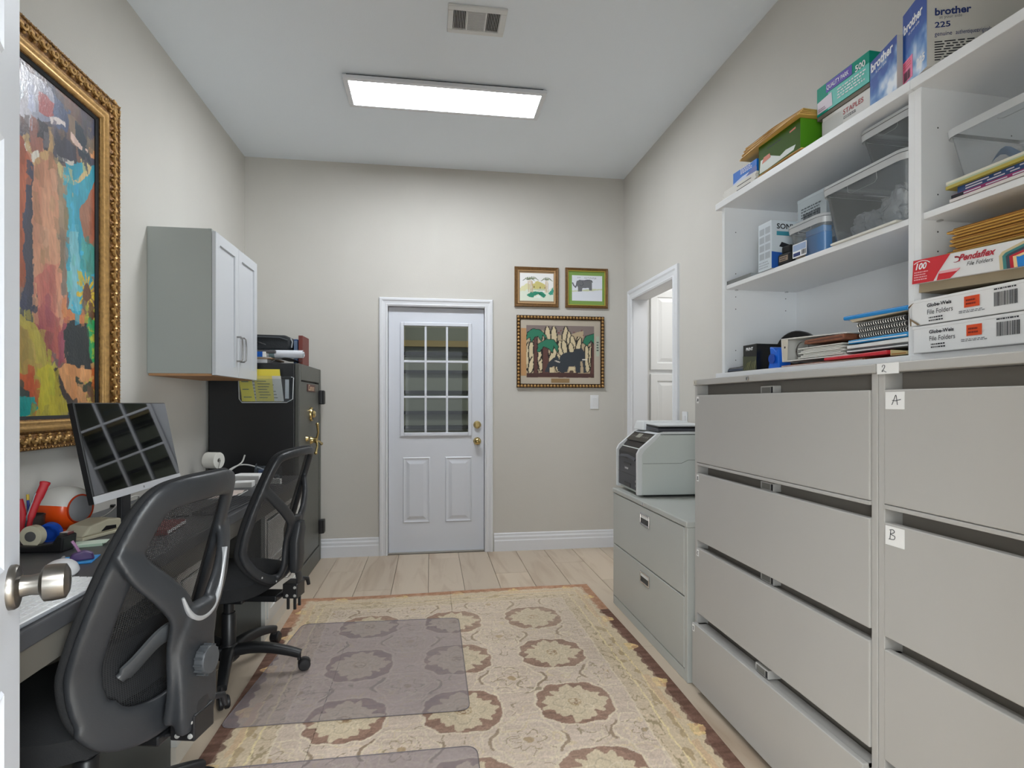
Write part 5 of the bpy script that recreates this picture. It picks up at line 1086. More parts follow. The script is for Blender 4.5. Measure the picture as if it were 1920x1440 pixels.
    for x, z, r in ((0.48, 0.86, 0.012), (0.51, 0.9, 0.008), (0.7, 0.88, 0.01), (0.81, 0.92, 0.009), (0.84, 0.82, 0.008)): col[(U-x)**2+(V-z)**2 < r*r] = (120, 40, 34)
    return col
M_brown = mat('brown_gilt', (116, 84, 46), 0.4, 0.25, noise=0.25, nscale=50)
small_picture('small tan-matted watercolour of palms, left of the upper two pictures', 0.694, 1.07, 2.046, 2.380, M_brown, 0.03, mat('tan_mount', (158, 132, 100), 0.8), (0.046, 0.042, 0.05, 0.05), art_palms, inner=mat('tan_bevel', (196, 158, 112), 0.5))
small_picture('small green-matted drawing of a grey elephant, right of the upper two', 1.130, 1.502, 2.046, 2.386, M_brown, 0.024, mat('green_mount', (128, 162, 84), 0.8), (0.058, 0.048, 0.062, 0.062), art_elephant, inner=mat('gold_bevel', (178, 158, 60), 0.4))
t, W, H = small_picture('larger gilt-framed elephant family picture below the two small ones', 0.712, 1.470, 1.366, 1.974, M_gdark, 0.033, mat('grey_mount', (190, 180, 164), 0.8), (0.082, 0.088, 0.086, 0.082), art_jungle, True)
dq(t, rect(0.036, 0.082, 0.10, 0.50), mat('tan_strip', (190, 146, 100), 0.7), 'tan_strip', 2, -0.008); dq(t, rect(W*0.39, W*0.6, 0.042, 0.078), mat('title_plate', (150, 122, 84), 0.5), 'title_plate', 2, -0.008)
dq(t, rect(W-0.07, W-0.042, 0.27, 0.44), mat('mint_note', (186, 196, 178), 0.7), 'side_note', 2, -0.008); lines(t, W-0.066, W-0.046, 0.31, 0.4, 4, M_ink, 3, -0.009)
# ================================================================ wall cabinet
wc = thing('wall_cabinet', 'grey two-door wall cabinet mounted above the desk', 'wall cabinet', (-1.133, 3.112, 1.378), LRZ); W, D, H = 0.70, 0.312, 0.768
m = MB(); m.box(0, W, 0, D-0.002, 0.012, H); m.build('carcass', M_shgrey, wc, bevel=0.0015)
box(0.012, W-0.012, 0.004, D-0.004, 0.0, 0.012).build('underside', M_wood, wc)
box(-0.0008, 0.02, -0.0008, 0.018, 0.012, H).build('face_frame', M_shgrey, wc)
for a, b, hs in ((0.0, W/2-0.0015, 1), (W/2+0.0015, W, -1)):
    m = MB(); y0 = -0.022
    def fr(i, y): return [(a+i, y, 0.004+i), (b-i, y, 0.004+i), (b-i, y, H-0.012-i), (a+i, y, H-0.012-i)]
    V = fr(0, -0.003)+fr(0, y0+0.0015)+fr(0.0015, y0)+fr(0.058, y0)+fr(0.0585, y0+0.009)+fr(0.066, y0+0.009)
    m._add(V, [(r*4+k, r*4+(k+1) % 4, (r+1)*4+(k+1) % 4, (r+1)*4+k) for r in range(5) for k in range(4)]+[(20, 21, 22, 23), (0, 1, 2, 3)])
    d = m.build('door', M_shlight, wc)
    x = b-0.03 if hs == 1 else a+0.03
    m = MB(); m.tube([(x, y0, 0.10), (x, y0-0.022, 0.10), (x, y0-0.03, 0.108), (x, y0-0.032, 0.15), (x, y0-0.032, 0.19), (x, y0-0.03, 0.232), (x, y0-0.022, 0.24), (x, y0, 0.24)], 0.005, 8); m.build('handle', mat('brushed_steel', (150, 148, 146), 0.3, 1.0), d, smooth=50)
# ================================================================ gun safe
M_safe = mat('safe_black', (30, 31, 33), 0.42); M_safef = mat('safe_lit_front', (84, 85, 80), 0.42, noise=0.06, nscale=60)  # same finish in two tones: front painted lighter where light falls
sf = thing('safe', 'tall black steel safe with brass dial in the far left corner', 'safe', (-0.862, 3.868, 0), LRZ); W, D, H = 0.735, 0.565, 1.500
box(0, W, 0.03, D, 0, H).build('body', M_safe, sf, bevel=0.008)
m = MB(); m.box(0, 0.05, 0, 0.03, 0, H); m.box(W-0.06, W, 0, 0.03, 0, H); m.box(0.05, W-0.06, 0, 0.03, H-0.11, H); m.box(0.05, W-0.06, 0, 0.03, 0, 0.12); m.build('door_frame', M_safef, sf, bevel=0.006)
box(0.058, W-0.072, 0.004, 0.03, 0.13, H-0.119).build('door', M_safef, sf, bevel=0.004)
for z in (0.27, 1.28): 
    m = MB(); m.lathe([(0.0, -0.055), (0.022, -0.055), (0.026, -0.05), (0.026, 0.05), (0.022, 0.055), (0, 0.055)], (W-0.05, -0.012, z), (0, 0, 1), 16); m.box(W-0.075, W-0.012, -0.036, 0.004, z-0.052, z+0.052); m.build('hinge', M_black, sf, bevel=0.004)
m = MB(); m.lathe([(0, 0.034), (0.02, 0.034), (0.024, 0.028), (0.03, 0.02), (0.047, 0.018), (0.052, 0.010), (0.052, 0)], (W*0.5, 0.003, 1.155), (0, -1, 0), 32); dl = m.build('dial', M_brass, sf, smooth=40)
m = MB(); m.lathe([(0.03, 0.0215), (0.045, 0.0195), (0.045, 0.019), (0.03, 0.019)], (W*0.5, 0.003, 1.155), (0, -1, 0), 32); m.build('dial_face', M_black, dl)
m = MB(); cx, cz = W*0.5, 0.965; m.lathe([(0, 0.05), (0.018, 0.048), (0.024, 0.04), (0.018, 0.02), (0.03, 0.0)], (cx, 0.003, cz), (0, -1, 0), 20)
for k in range(3):
    a = PI/2+k*2*PI/3+0.25; m.tube([(cx, -0.038, cz), (cx+0.06*math.cos(a), -0.052, cz+0.06*math.sin(a)), (cx+0.12*math.cos(a), -0.05, cz+0.12*math.sin(a))], [0.009, 0.0075, 0.010], 8); m.ball((cx+0.122*math.cos(a), -0.05, cz+0.122*math.sin(a)), 0.0125, 10)
m.build('spoke_handle', M_brass, sf, smooth=50)
m = MB(); m.lathe([(0, 0.016), (0.015, 0.016), (0.02, 0.0)], (W*0.3, 0.003, 0.985), (0, -1, 0), 16); m.build('key_lock', M_brass, sf, smooth=40)
box(W*0.34, W*0.70, 0.0, 0.004, 1.318, 1.37).build('badge', mat('badge_maroon', (84, 40, 36), 0.4), sf, bevel=0.001)
text('Cannon', 0.058, mat('badge_gold', (222, 186, 150), 0.35, 0.4), sf, (W*0.36, -0.0005, 1.327), XR_, UP_, 'badge_lettering', shear=0.3, sx=1.1, bold=0.02)
# ---- on the safe
def sthing(name, label, cat, x, y, z, rz=0.0, group=None): return thing(name, label, cat, (x, y, z), rz, group)
ZF = 1.5004
o = sthing('long_white_box', 'long flat white box on the safe under the black bag', 'box', -1.40, 3.885, ZF); box(0, 0.33, 0, 0.40, 0, 0.026).build('carton', mat('white_card2', (206, 206, 208), 0.6), o, bevel=0.003); box(-0.0008, 0.3308, -0.0008, 0.4, 0.019, 0.0268).build('lid', mat('white_card3', (190, 190, 192), 0.6), o, bevel=0.002)
o = sthing('wooden_tray', 'thin tan board lying on the long white box', 'board', -1.39, 3.88, ZF+0.0272, 0.01); box(0, 0.345, 0, 0.35, 0, 0.012).build('board', mat('tan_board', (170, 140, 110), 0.6), o, bevel=0.002); box(0, 0.345, -0.0006, 0, 0.008, 0.0125).build('edge_strip', mat('grey_edge', (196, 194, 190), 0.6), o)
o = sthing('blue_box', 'small royal blue box end peeking out beside the wall cabinet', 'box', -1.30, 3.872, ZF+0.0398); box(0, 0.22, 0, 0.038, 0, 0.034).build('carton', mat('royal_blue', (26, 96, 190), 0.4), o, bevel=0.002); box(0.205, 0.2212, -0.0008, 0.0385, 0.0, 0.0345).build('end_cap', M_paper, o)
o = sthing('laptop_bag', 'black fabric laptop bag lying on top of the safe', 'bag', -1.37, 3.965, ZF+0.092, 0.0); m = MB(); m.prism([(0, 0), (0.41, 0), (0.425, 0.03), (0.425, 0.082), (0.40, 0.104), (0.0, 0.110)], 'y', 0, 0.27); m.build('body', mat('bag_nylon', (34, 37, 40), 0.75, bump=0.3, bscale=120), o, bevel=0.02, seg=4)
m = MB(); m.tube([(0.01, -0.002, 0.093), (0.2, -0.004, 0.090), (0.36, -0.003, 0.086), (0.41, -0.002, 0.07)], 0.0035, 6); m.build('zip', mat('zip_grey', (84, 88, 92), 0.5), o); m = MB(); m.tube([(0.425, 0.02, 0.085), (0.437, 0.018, 0.06), (0.432, 0.016, 0.02)], 0.005, 6); m.build('strap_end', mat('zip_grey2', (150, 154, 158), 0.5), o)
for i, (x, y, r, z, L, lab, rz) in enumerate(((-1.20, 3.945, 0.026, 0.066, 0.345, 'longest rolled white plan on the safe', 0.0), (-1.14, 4.0, 0.018, 0.058, 0.27, 'thinner rolled plan behind the longest roll on the safe', 0.0))):
    o = sthing('rolled_plan', lab, 'rolled paper', x, y, ZF+z, rz, 'rolled plans on the safe'); m = MB()
    m.lathe([(r, 0), (r, L), (r-0.002, L), (r-0.002, 0.001)], (0, 0, 0), (1, 0, 0), 20); m.build('sheet', mat('plan_paper', (214, 216, 222), 0.6), o, smooth=50)
    m = MB(); m.lathe([(r*0.6, 0.0), (r*0.6, L+0.008), (r*0.55, L+0.008), (r*0.55, 0)], (0, 0, 0), (1, 0, 0), 16); m.build('inner_turn', mat('plan_paper2', (196, 200, 206), 0.6), o, smooth=50)
    if i == 0: m = MB(); m.lathe([(r+0.0008, 0.13), (r+0.0008, 0.165), (r-0.001, 0.165), (r-0.001, 0.13)], (0, 0, 0), (1, 0, 0), 20); m.build('band', mat('grey_teal', (112, 136, 140), 0.5), o, smooth=50)
o = sthing('black_cable', 'tangled black cable lying in front of the black bag', 'cable', -1.28, 3.905, ZF+0.110); m = MB(); r_ = random.Random(4)
m.tube(catmull([(0.10*r_.random()+0.014*k-0.05, 0.035*r_.random(), 0.006+0.028*r_.random()) for k in range(12)], 5), 0.0032, 6); m.build('lead', M_black, o, smooth=60)
m = MB(); m.box(0.14, 0.26, -0.012, 0.014, -0.044, -0.022); m.build('power_brick', mat('brick_grey', (84, 82, 84), 0.5), o, bevel=0.006)
o = sthing('clear_bag', 'clear plastic bag drooping over the front corner of the safe', 'plastic bag', -0.955, 3.875, ZF+0.0006); m = MB(); m.grid(lambda u, v: (-0.10+u*0.19, 0.02+0.12*v+0.008*math.sin(9*u), 0.004+0.032*(1-v*0.4)*abs(math.sin(3.0*u+1.5*v))+0.012*v), 12, 6); m.build('film', clear_mat('bag_film2', (216, 222, 228), 0.5, 0.15), o, smooth=60)
o = sthing('binder', 'upright navy blue binder behind the bag on the safe', 'binder', -0.935, 4.02, ZF); m = MB(); m.box(0, 0.03, 0, 0.26, 0, 0.175); m.build('cover', mat('navy_cover', (28, 66, 120), 0.45), o, bevel=0.006, seg=3); box(0.004, 0.026, -0.001, 0.25, 0.01, 0.165).build('pages', mat('pages_grey', (120, 140, 170), 0.7), o)
o = sthing('book', 'upright dark red book at the right on the safe', 'book', -0.896, 3.99, ZF); m = MB(); m.box(0, 0.028, 0, 0.2, 0, 0.198); m.build('cover', mat('dark_red_cover', (112, 50, 42), 0.5), o, bevel=0.003); box(0.004, 0.024, 0.004, 0.2005, 0.005, 0.1985).build('pages', M_paper, o)
# ---- wall pocket on the safe side with papers
wp = sthing('document_holder', 'clear acrylic document holder fixed to the black side of the safe', 'document holder', -1.215, 3.868, 1.242); M_acr = clear_mat('acrylic', (226, 230, 234), 0.06, 0.08); W = 0.305
m = MB(); m.box(0, W, -0.003, -0.001, 0, 0.17); m.box(0.0, W, -0.05, -0.003, 0, 0.003); m.hexa([(0, -0.052, 0), (W, -0.052, 0), (W, -0.049, 0), (0, -0.049, 0), (0, -0.075, 0.15), (W, -0.075, 0.15), (W, -0.072, 0.15), (0, -0.072, 0.15)]); m.build('pocket', M_acr, wp)
m = MB(); m.tube([(W, -0.004, 0.165), (W+0.018, -0.03, 0.16), (W+0.016, -0.045, 0.02), (W-0.02, -0.05, -0.002), (0.01, -0.052, -0.003), (-0.012, -0.035, 0.02), (-0.02, -0.025, 0.15)], 0.0032, 8); m.build('edge_rod', M_rim, wp, smooth=60)
M_yel = mat('yellow_paper', (240, 220, 78), 0.6); M_yel2 = mat('pale_yellow_paper', (224, 206, 104), 0.6)
def sheet(label, x0, x1, z0, z1, y, m_, name='document', slant=0.02, fold=0, printed=3):
    o = sthing(name, label, 'paper', -1.215, 3.868, 1.245, 0, 'papers in the document holder')
    mb = MB(); mb.hexa([(x0, y, z0), (x1, y, z0), (x1, y+0.0012, z0), (x0, y+0.0012, z0), (x0-slant, y-0.014, z1), (x1-slant, y-0.014, z1), (x1-slant, y-0.0128, z1), (x0-slant, y-0.0128, z1)]); mb.build('sheet', m_, o)
    if printed:
        mb = MB(); r = random.Random(int(x0*999)+7)
        for k in range(printed):
            f0 = 0.12+0.76*k/printed; f1 = f0+0.03; a = 0.12+0.1*r.random(); b = 0.6+0.25*r.random()
            def P(a_, f): return (x0+(x1-x0)*a_-slant*f, y-0.014*f-0.0008, z0+(z1-z0)*f)
            mb._add([P(a, f0), P(b, f0), P(b, f1), P(a, f1)], [(0, 1, 2, 3)])
        mb.build('print', mat('print_grey', (110, 112, 96), 0.7), o)
    return o
sheet('dark folder at the back right of the document holder', 0.10, 0.295, 0.0, 0.16, -0.012, mat('dark_folder', (44, 44, 46), 0.6), 'folder', 0.0, 0, 0)
sheet('thin white catalogue at the right end of the document holder', 0.268, 0.292, 0.02, 0.145, -0.022, mat('catalogue_white', (214, 216, 218), 0.5), 'catalogue', -0.004, 0, 0)
sheet('white form sheet with print at right in the document holder', 0.03, 0.262, 0.003, 0.168, -0.028, mat('form_white', (216, 212, 206), 0.7), 'document', 0.016, 0, 6)
sheet('long yellow sheet standing highest in the document holder', 0.0, 0.25, 0.002, 0.212, -0.022, M_yel, 'document', 0.012, 0, 0)
sheet('mustard yellow note sheet at the front centre of the document holder', 0.095, 0.205, 0.004, 0.168, -0.038, M_yel2, 'document', 0.012, 0, 7)
o = sheet('yellow folder leaning at the left end of the document holder', 0.012, 0.09, 0.003, 0.2, -0.043, M_yel, 'folder', 0.03, 0, 3)
# ================================================================ desk: continuous worktop and pedestals
DXF = -0.838; DZT = 0.76
wt = thing('desk_worktop', 'long dark slate worktop running along the left wall', 'worktop', (DXF, 0.45, 0), LRZ); WL = 3.848-0.45
box(0, WL, 0, -XL+DXF-0.002, DZT-0.042, DZT).build('top', M_slate, wt, bevel=0.004)
m = MB(); m.box(0, WL, 0.004, 0.024, DZT-0.105, DZT-0.042); m.build('apron', mat('taupe_apron', (98, 95, 88), 0.5), wt)
M_ped = mat('pedestal_pale_grey', (196, 196, 192), 0.4); M_pedside = mat('pedestal_shaded_side', (92, 92, 88), 0.5)  # carcass grey darkened to carry the shade on the unit's sides
def pedestal(label, y0, y1, rows):
    t = thing('drawer_pedestal', label, 'drawer unit', (DXF-0.012, y0, 0), LRZ, 'pale drawer units under the worktop'); W = y1-y0; H = DZT-0.106
    box(0, W, 0.02, 0.56, 0.0, H).build('carcass', M_pedside, t, bevel=0.001)
    m = MB(); m.box(0, 0.03, 0, 0.02, 0.07, H); m.box(W-0.03, W, 0, 0.02, 0.07, H); m.box(0.03, W-0.03, 0, 0.02, 0.07, 0.10); m.box(0.03, W-0.03, 0, 0.02, H-0.03, H); m.build('face_frame', M_ped, t, bevel=0.001)
    box(0, W, 0.004, 0.02, 0.0, 0.07).build('toe_board', mat('toe_board', (206, 200, 188), 0.5), t)
    n = rows; hh = (H-0.13-0.02)/n
    for k in range(n):
        z0 = 0.104+k*(hh+0.006); a, b, z1 = 0.034, W-0.034, z0+hh-0.004
        m = MB()
        def fr(i, y): return [(a+i, y, z0+i), (b-i, y, z0+i), (b-i, y, z1-i), (a+i, y, z1-i)]
        V = fr(0, 0.018)+fr(0, -0.004)+fr(0.002, -0.006)+fr(0.04, -0.006)+fr(0.041, 0.002)+fr(0.05, 0.002)
        m._add(V, [(r*4+q, r*4+(q+1) % 4, (r+1)*4+(q+1) % 4, (r+1)*4+q) for r in range(5) for q in range(4)]+[(20, 21, 22, 23)])
        d = m.build('drawer', M_ped, t)
        m = MB(); x = W/2; z = (z0+z1)/2; m.tube([(x-0.05, -0.006, z), (x-0.05, -0.028, z), (x-0.045, -0.032, z), (x+0.045, -0.032, z), (x+0.05, -0.028, z), (x+0.05, -0.006, z)], 0.0045, 8); m.build('handle', mat('brushed_steel', (150, 148, 146), 0.3, 1.0), d, smooth=50)
    return t
pedestal('pale grey drawer unit at the far end of the desk beside the safe', 3.05, 3.845, 2)
pedestal('pale grey drawer unit between the two chairs', 2.035, 2.262, 3)
pedestal('pale grey drawer unit at the near end of the desk', 0.47, 0.90, 3)
# ================================================================ monitor
mo = thing('monitor', 'widescreen monitor with thin silver chin on the desk, screen reflecting the room', 'monitor', (-1.175, 2.017, DZT+0.0005), LRZ, rot=None)
mo.rotation_euler = (0, 0, LRZ)
def mp_(x, y, z):  # screen-frame: tilt back 11 degrees about the lower edge at z=0.135
    a = math.radians(11); return (x, -0.083+y*math.cos(a)+z*math.sin(a), 0.141+z*math.cos(a)-y*math.sin(a))
def mbox(m, x0, x1, y0, y1, z0, z1): m.hexa([mp_(x0, y0, z0), mp_(x1, y0, z0), mp_(x1, y1, z0), mp_(x0, y1, z0), mp_(x0, y0, z1), mp_(x1, y0, z1), mp_(x1, y1, z1), mp_(x0, y1, z1)])
MWd, MHt = 0.636, 0.342
m = MB(); mbox(m, 0, MWd, 0.001, 0.022, 0.0, MHt); m.build('housing', M_black, mo, bevel=0.003)
m = MB(); mbox(m, 0.004, MWd-0.004, -0.0005, 0.002, 0.028, MHt-0.004); m.build('screen', mat('screen_glass', (6, 7, 8), 0.03, spec=1.0, coat=1.0), mo)
MATS['screen_glass'].node_tree.nodes['Principled BSDF'].inputs['Coat Roughness'].default_value = 0.02
m = MB(); mbox(m, 0, MWd, -0.001, 0.004, 0.0, 0.026); m.build('chin', mat('silver_plastic', (206, 208, 212), 0.35), mo, bevel=0.001)
m = MB(); mbox(m, MWd*0.5-0.004, MWd*0.5+0.004, -0.0016, 0, 0.009, 0.017); m.build('chin_emblem', mat('grey_emblem', (130, 132, 136), 0.3), mo)
m = MB(); m.hexa([(MWd*0.42, -0.05, 0.0), (MWd*0.58, -0.05, 0.0), (MWd*0.58, 0.02, 0.0), (MWd*0.42, 0.02, 0.0), (MWd*0.44, -0.05, 0.006), (MWd*0.56, -0.05, 0.006), (MWd*0.56, 0.02, 0.006), (MWd*0.44, 0.02, 0.006)])
mbx = MB(); m.box(MWd*0.42, MWd*0.62, -0.10, 0.07, 0.0, 0.008); m.hexa([(MWd*0.45, -0.02, 0.008), (MWd*0.55, -0.02, 0.008), (MWd*0.55, 0.0, 0.008), (MWd*0.45, 0.0, 0.008), (MWd*0.45, -0.02, 0.3), (MWd*0.55, -0.02, 0.3), (MWd*0.55, 0.0, 0.3), (MWd*0.45, 0.0, 0.3)]); m.build('stand', mat('stand_dark', (44, 46, 50), 0.35), mo, bevel=0.003)
# ================================================================ keyboards
def keyboard(label, loc, rz, body, keyc, L=0.43, Dp=0.125, numpad=True):
    t = thing('keyboard', label, 'keyboard', loc, rz); b = MB()
    b.hexa([(0, 0, 0), (L, 0, 0), (L, Dp, 0), (0, Dp, 0), (0, 0, 0.006), (L, 0, 0.006), (L, Dp, 0.014), (0, Dp, 0.014)]); b.build('tray', body, t, bevel=0.003)
    rows = [(0.0, 1.0)]; n = 5; kx = 21; kw = (L-0.012)/kx; kd = (Dp-0.012)/6; protos = {}
    for r in range(6):
        x = 0.006; y = 0.006+r*kd; c = 0
        while x < L-0.008:
            w = kw*(5.2 if (r == 0 and 4 <= c <= 4) else (1.5 if (c == 0 and r < 5) else 1)); w = min(w, L-0.006-x)
            if w < 0.006: break
            if abs(c-14) > 0.2 or True:
                key = round(w, 4)
                if key not in protos:
                    mb = MB(); mb.hexa([(0.0012, 0.0012, 0), (w-0.0012, 0.0012, 0), (w-0.0012, kd-0.0012, 0), (0.0012, kd-0.0012, 0), (0.0018, 0.0018, 0.004), (w-0.0018, 0.0018, 0.004), (w-0.0018, kd-0.0018, 0.0045), (0.0018, kd-0.0018, 0.0045)])
                    o = mb.build('key', keyc, t); protos[key] = o
                else:
                    o = protos[key].copy(); C.objects.link(o)
                o.location = (x, y, 0.0055+0.008*y/Dp)
            x += w; c += 1
    return t
keyboard('white keyboard near the open door on the desk', (-0.972, 1.205, DZT+0.0005), LRZ+math.radians(-5), mat('keyboard_white', (128, 131, 136), 0.4), mat('key_white', (240, 241, 242), 0.4), 0.42, 0.118)
for o_ in bpy.data.objects:
    if o_.name.startswith('keyboard'): kb1 = o_
kb1.location = (-0.853, 1.22, DZT+0.0005); kb1.rotation_euler = (0, 0, LRZ-0.02)
keyboard('dark grey keyboard beyond the near chair on the desk', (-0.868, 2.52, DZT+0.0005), LRZ+math.radians(-3), mat('keyboard_dark', (62, 64, 68), 0.4), mat('key_dark', (48, 49, 53), 0.5), 0.43, 0.13)
# ================================================================ things on the near desk
def dthing(name, label, cat, x, y, rz=0.0, z=DZT+0.0004, group=None): return thing(name, label, cat, (x, y, z), rz, group)
ms = dthing('computer_mouse', 'white mouse behind the white keyboard and door knob', 'mouse', -1.015, 1.71, 0.4); m = MB(); m.grid(lambda u, v: ((0.033*math.cos(2*PI*u))*math.sin(v*PI/2), (0.062*math.sin(2*PI*u))*math.sin(v*PI/2), 0.005+0.03*math.cos(v*PI/2)), 24, 8); m.lathe([(0.030, 0), (0.033, 0.006)], (0, 0, 0), (0, 0, 1), 24, (1, 1.85)); m.build('shell', mat('mouse_white', (230, 231, 233), 0.3), ms, smooth=60); ms.scale = (1.3, 1.3, 1.15); box(-0.003, 0.003, 0.02, 0.045, 0.026, 0.034).build('wheel', mat('wheel_grey', (150, 150, 152), 0.5), ms, bevel=0.002)
bp = dthing('mouse_mat', 'bright blue mat peeking out beside the white mouse', 'mouse mat', -1.06, 1.825, 0.25); box(-0.04, 0.06, -0.02, 0.075, 0, 0.003).build('mat', mat('sky_blue', (44, 140, 214), 0.5), bp, bevel=0.001); box(-0.035, 0.055, -0.015, 0.07, 0.003, 0.0034).build('mat_print', mat('sky_blue2', (80, 164, 224), 0.5), bp)
pl = dthing('hair_clip', 'small purple plastic clip lying on the blue mat', 'clip', -1.04, 1.845, 0.5, DZT+0.0042); m = MB(); m.prism([(-0.03, 0), (0.035, 0), (0.03, 0.02), (0.01, 0.03), (-0.02, 0.022)], 'y', -0.012, 0.012); m.build('jaw', mat('dark_purple', (84, 62, 110), 0.35), pl, bevel=0.005); m = MB(); m.tube([(0.0, 0, 0.02), (-0.012, 0.0, 0.045), (-0.02, 0, 0.06)], 0.004, 6); m.build('lever', mat('mauve_plastic', (160, 110, 150), 0.35), pl, smooth=50)
# tape dispenser
td = dthing('tape_dispenser', 'black desk tape dispenser with cream roll by the open door', 'tape dispenser', -1.245, 1.998, -0.08); m = MB(); m.prism([(-0.09, 0), (0.09, 0), (0.094, 0.05), (0.075, 0.056), (0.06, 0.03), (0.0, 0.02), (-0.05, 0.022), (-0.075, 0.04), (-0.092, 0.03)], 'y', -0.032, 0.032); m.build('base', M_black, td, bevel=0.005)
m = MB(); m.lathe([(0.016, -0.011), (0.034, -0.011), (0.034, 0.011), (0.016, 0.011), (0.016, -0.011)], (-0.02, 0, 0.048), (0, 1, 0), 28); m.build('tape_roll', mat('tape_cream', (206, 200, 176), 0.4), td, smooth=40); m = MB(); m.lathe([(0.0, -0.014), (0.016, -0.014), (0.016, 0.014), (0.0, 0.014)], (-0.02, 0, 0.048), (0, 1, 0), 20); m.build('roll_hub', mat('hub_grey', (90, 90, 90), 0.5), td); box(0.07, 0.095, -0.014, 0.014, 0.052, 0.060).build('cutter', M_chrome, td); text('Scotch', 0.012, M_whiteink, td, (0.03, -0.0325, 0.025), (1, 0, 0), (0, 0, 1), 'dispenser_lettering') if False else None
bt = dthing('blue_tape_roll', 'roll of blue tape leaning behind the black tape dispenser', 'tape', -1.285, 2.115, 0.3); m = MB(); m.lathe([(0.026, -0.009), (0.034, -0.009), (0.034, 0.009), (0.026, 0.009), (0.026, -0.009)], (0, 0, 0.034), (0.3, 1, 0.15), 28); m.build('tape', mat('blue_tape', (32, 84, 196), 0.4), bt, smooth=40); m = MB(); m.lathe([(0.022, -0.008), (0.026, -0.008), (0.026, 0.008), (0.022, 0.008), (0.022, -0.008)], (0, 0, 0.034), (0.3, 1, 0.15), 24); m.build('core', mat('core_red', (190, 50, 46), 0.5), bt, smooth=40)
# orange round speaker / pencil sharpener
sp = dthing('desk_sharpener', 'round orange and white electric desk sharpener with metal disc end', 'pencil sharpener', -1.35, 2.30, math.radians(72)); A = (0, -1, 0)
m = MB(); m.lathe([(0.0, -0.075), (0.05, -0.074), (0.07, -0.055), (0.079, -0.02), (0.08, 0.02), (0.074, 0.05), (0.058, 0.066), (0.05, 0.068)], (0, 0, 0.085), A, 40)
# cut shell in two colours by height: lower orange, upper white
def halfshell(up):
    mb = MB(); prof = [(0.0, -0.075), (0.05, -0.074), (0.07, -0.055), (0.079, -0.02), (0.08, 0.02), (0.074, 0.05), (0.058, 0.066), (0.05, 0.068)]; n = 24; V = []
    for r, h in prof:
        for k in range(n+1):
            a = (0.28+(PI-0.56)*k/n) if up else (PI-0.28+(PI+0.56)*k/n); V.append((r*math.cos(a), -h, 0.085+r*math.sin(a)+(0.0 if up else 0.0)))
    mb._add(V, [(i*(n+1)+k, i*(n+1)+k+1, (i+1)*(n+1)+k+1, (i+1)*(n+1)+k) for i in range(len(prof)-1) for k in range(n)]); return mb
halfshell(False).build('lower_shell', mat('vivid_orange', (236, 84, 24), 0.3), sp, smooth=60); halfshell(True).build('upper_shell', mat('shell_white', (222, 220, 214), 0.35), sp, smooth=60)
m = MB(); m.lathe([(0.0, 0.071), (0.044, 0.071), (0.05, 0.069), (0.052, 0.066), (0.05, 0.06)], (0, 0, 0.085), A, 40); m.build('end_disc', mat('spun_steel', (164, 166, 170), 0.4, 0.35), sp, smooth=40)
m = MB(); m.tube([(0.05*math.cos(a), -0.069, 0.085+0.05*math.sin(a)) for a in [2*PI*k/32 for k in range(32)]], 0.0035, 6, True); m.build('end_ring', mat('dark_orange', (196, 60, 20), 0.3), sp, smooth=60)
m = MB(); m.lathe([(0.045, 0), (0.05, 0.012)], (0, 0, 0), (0, 0, 1), 24); m.build('foot', mat('vivid_orange', (236, 84, 24), 0.3), sp)
# red stapler standing up, and pen cup
pc = dthing('pen_cup', 'small dark mesh pen cup between the door and orange sharpener', 'pen cup', -1.375, 2.165, 0); m = MB(); m.lathe([(0.034, 0), (0.038, 0.085), (0.036, 0.085), (0.032, 0.004), (0, 0.004)], n=24); m.build('cup', mat('cup_smoke', (70, 60, 58), 0.4), pc, smooth=40); m = MB(); m.tube([(0.037*math.cos(a), 0.037*math.sin(a), 0.085) for a in [2*PI*k/24 for k in range(24)]], 0.002, 6, True); m.build('rim', M_black, pc)
sc = dthing('plier_stapler', 'red plier stapler standing upright beside the pen cup', 'stapler', -1.352, 2.112, 0.6)
m = MB(); m.ribbon(catmull([(0.0, 0, 0.03), (0.006, 0, 0.08), (0.02, 0, 0.13), (0.04, 0, 0.185), (0.046, 0, 0.205)], 5), (0, 1, 0), [0.016]*6+[0.022]*6+[0.026]*5+[0.030]*3+[0.014], 0.018, 12); m.build('upper_handle', M_red, sc, smooth=60)
m = MB(); m.ribbon(catmull([(-0.016, 0, 0.0), (-0.018, 0, 0.05), (-0.014, 0, 0.10), (-0.022, 0, 0.15)], 5), (0, 1, 0), 0.02, 0.018, 12); m.build('lower_handle', M_red, sc, smooth=60)
m = MB(); m.prism([(-0.012, 0.02), (0.004, 0.02), (0.018, 0.12), (0.026, 0.165), (0.018, 0.168), (-0.006, 0.09)], 'y', -0.006, 0.006); m.build('jaw', mat('dark_steel2', (70, 72, 76), 0.3, 0.8), sc)
pe = dthing('pen', 'blue pen standing in the pen cup', 'pen', -1.385, 2.175, 0.0, DZT+0.006); m = MB(); m.tube([(0, 0, 0), (-0.01, 0.004, 0.13)], 0.004, 8); m.build('barrel', mat('pen_blue', (40, 60, 160), 0.3), pe, smooth=50); m = MB(); m.tube([(-0.01, 0.004, 0.13), (-0.0115, 0.0046, 0.15)], 0.0045, 8); m.build('cap', mat('pen_yellow', (220, 190, 60), 0.3), pe, smooth=50)
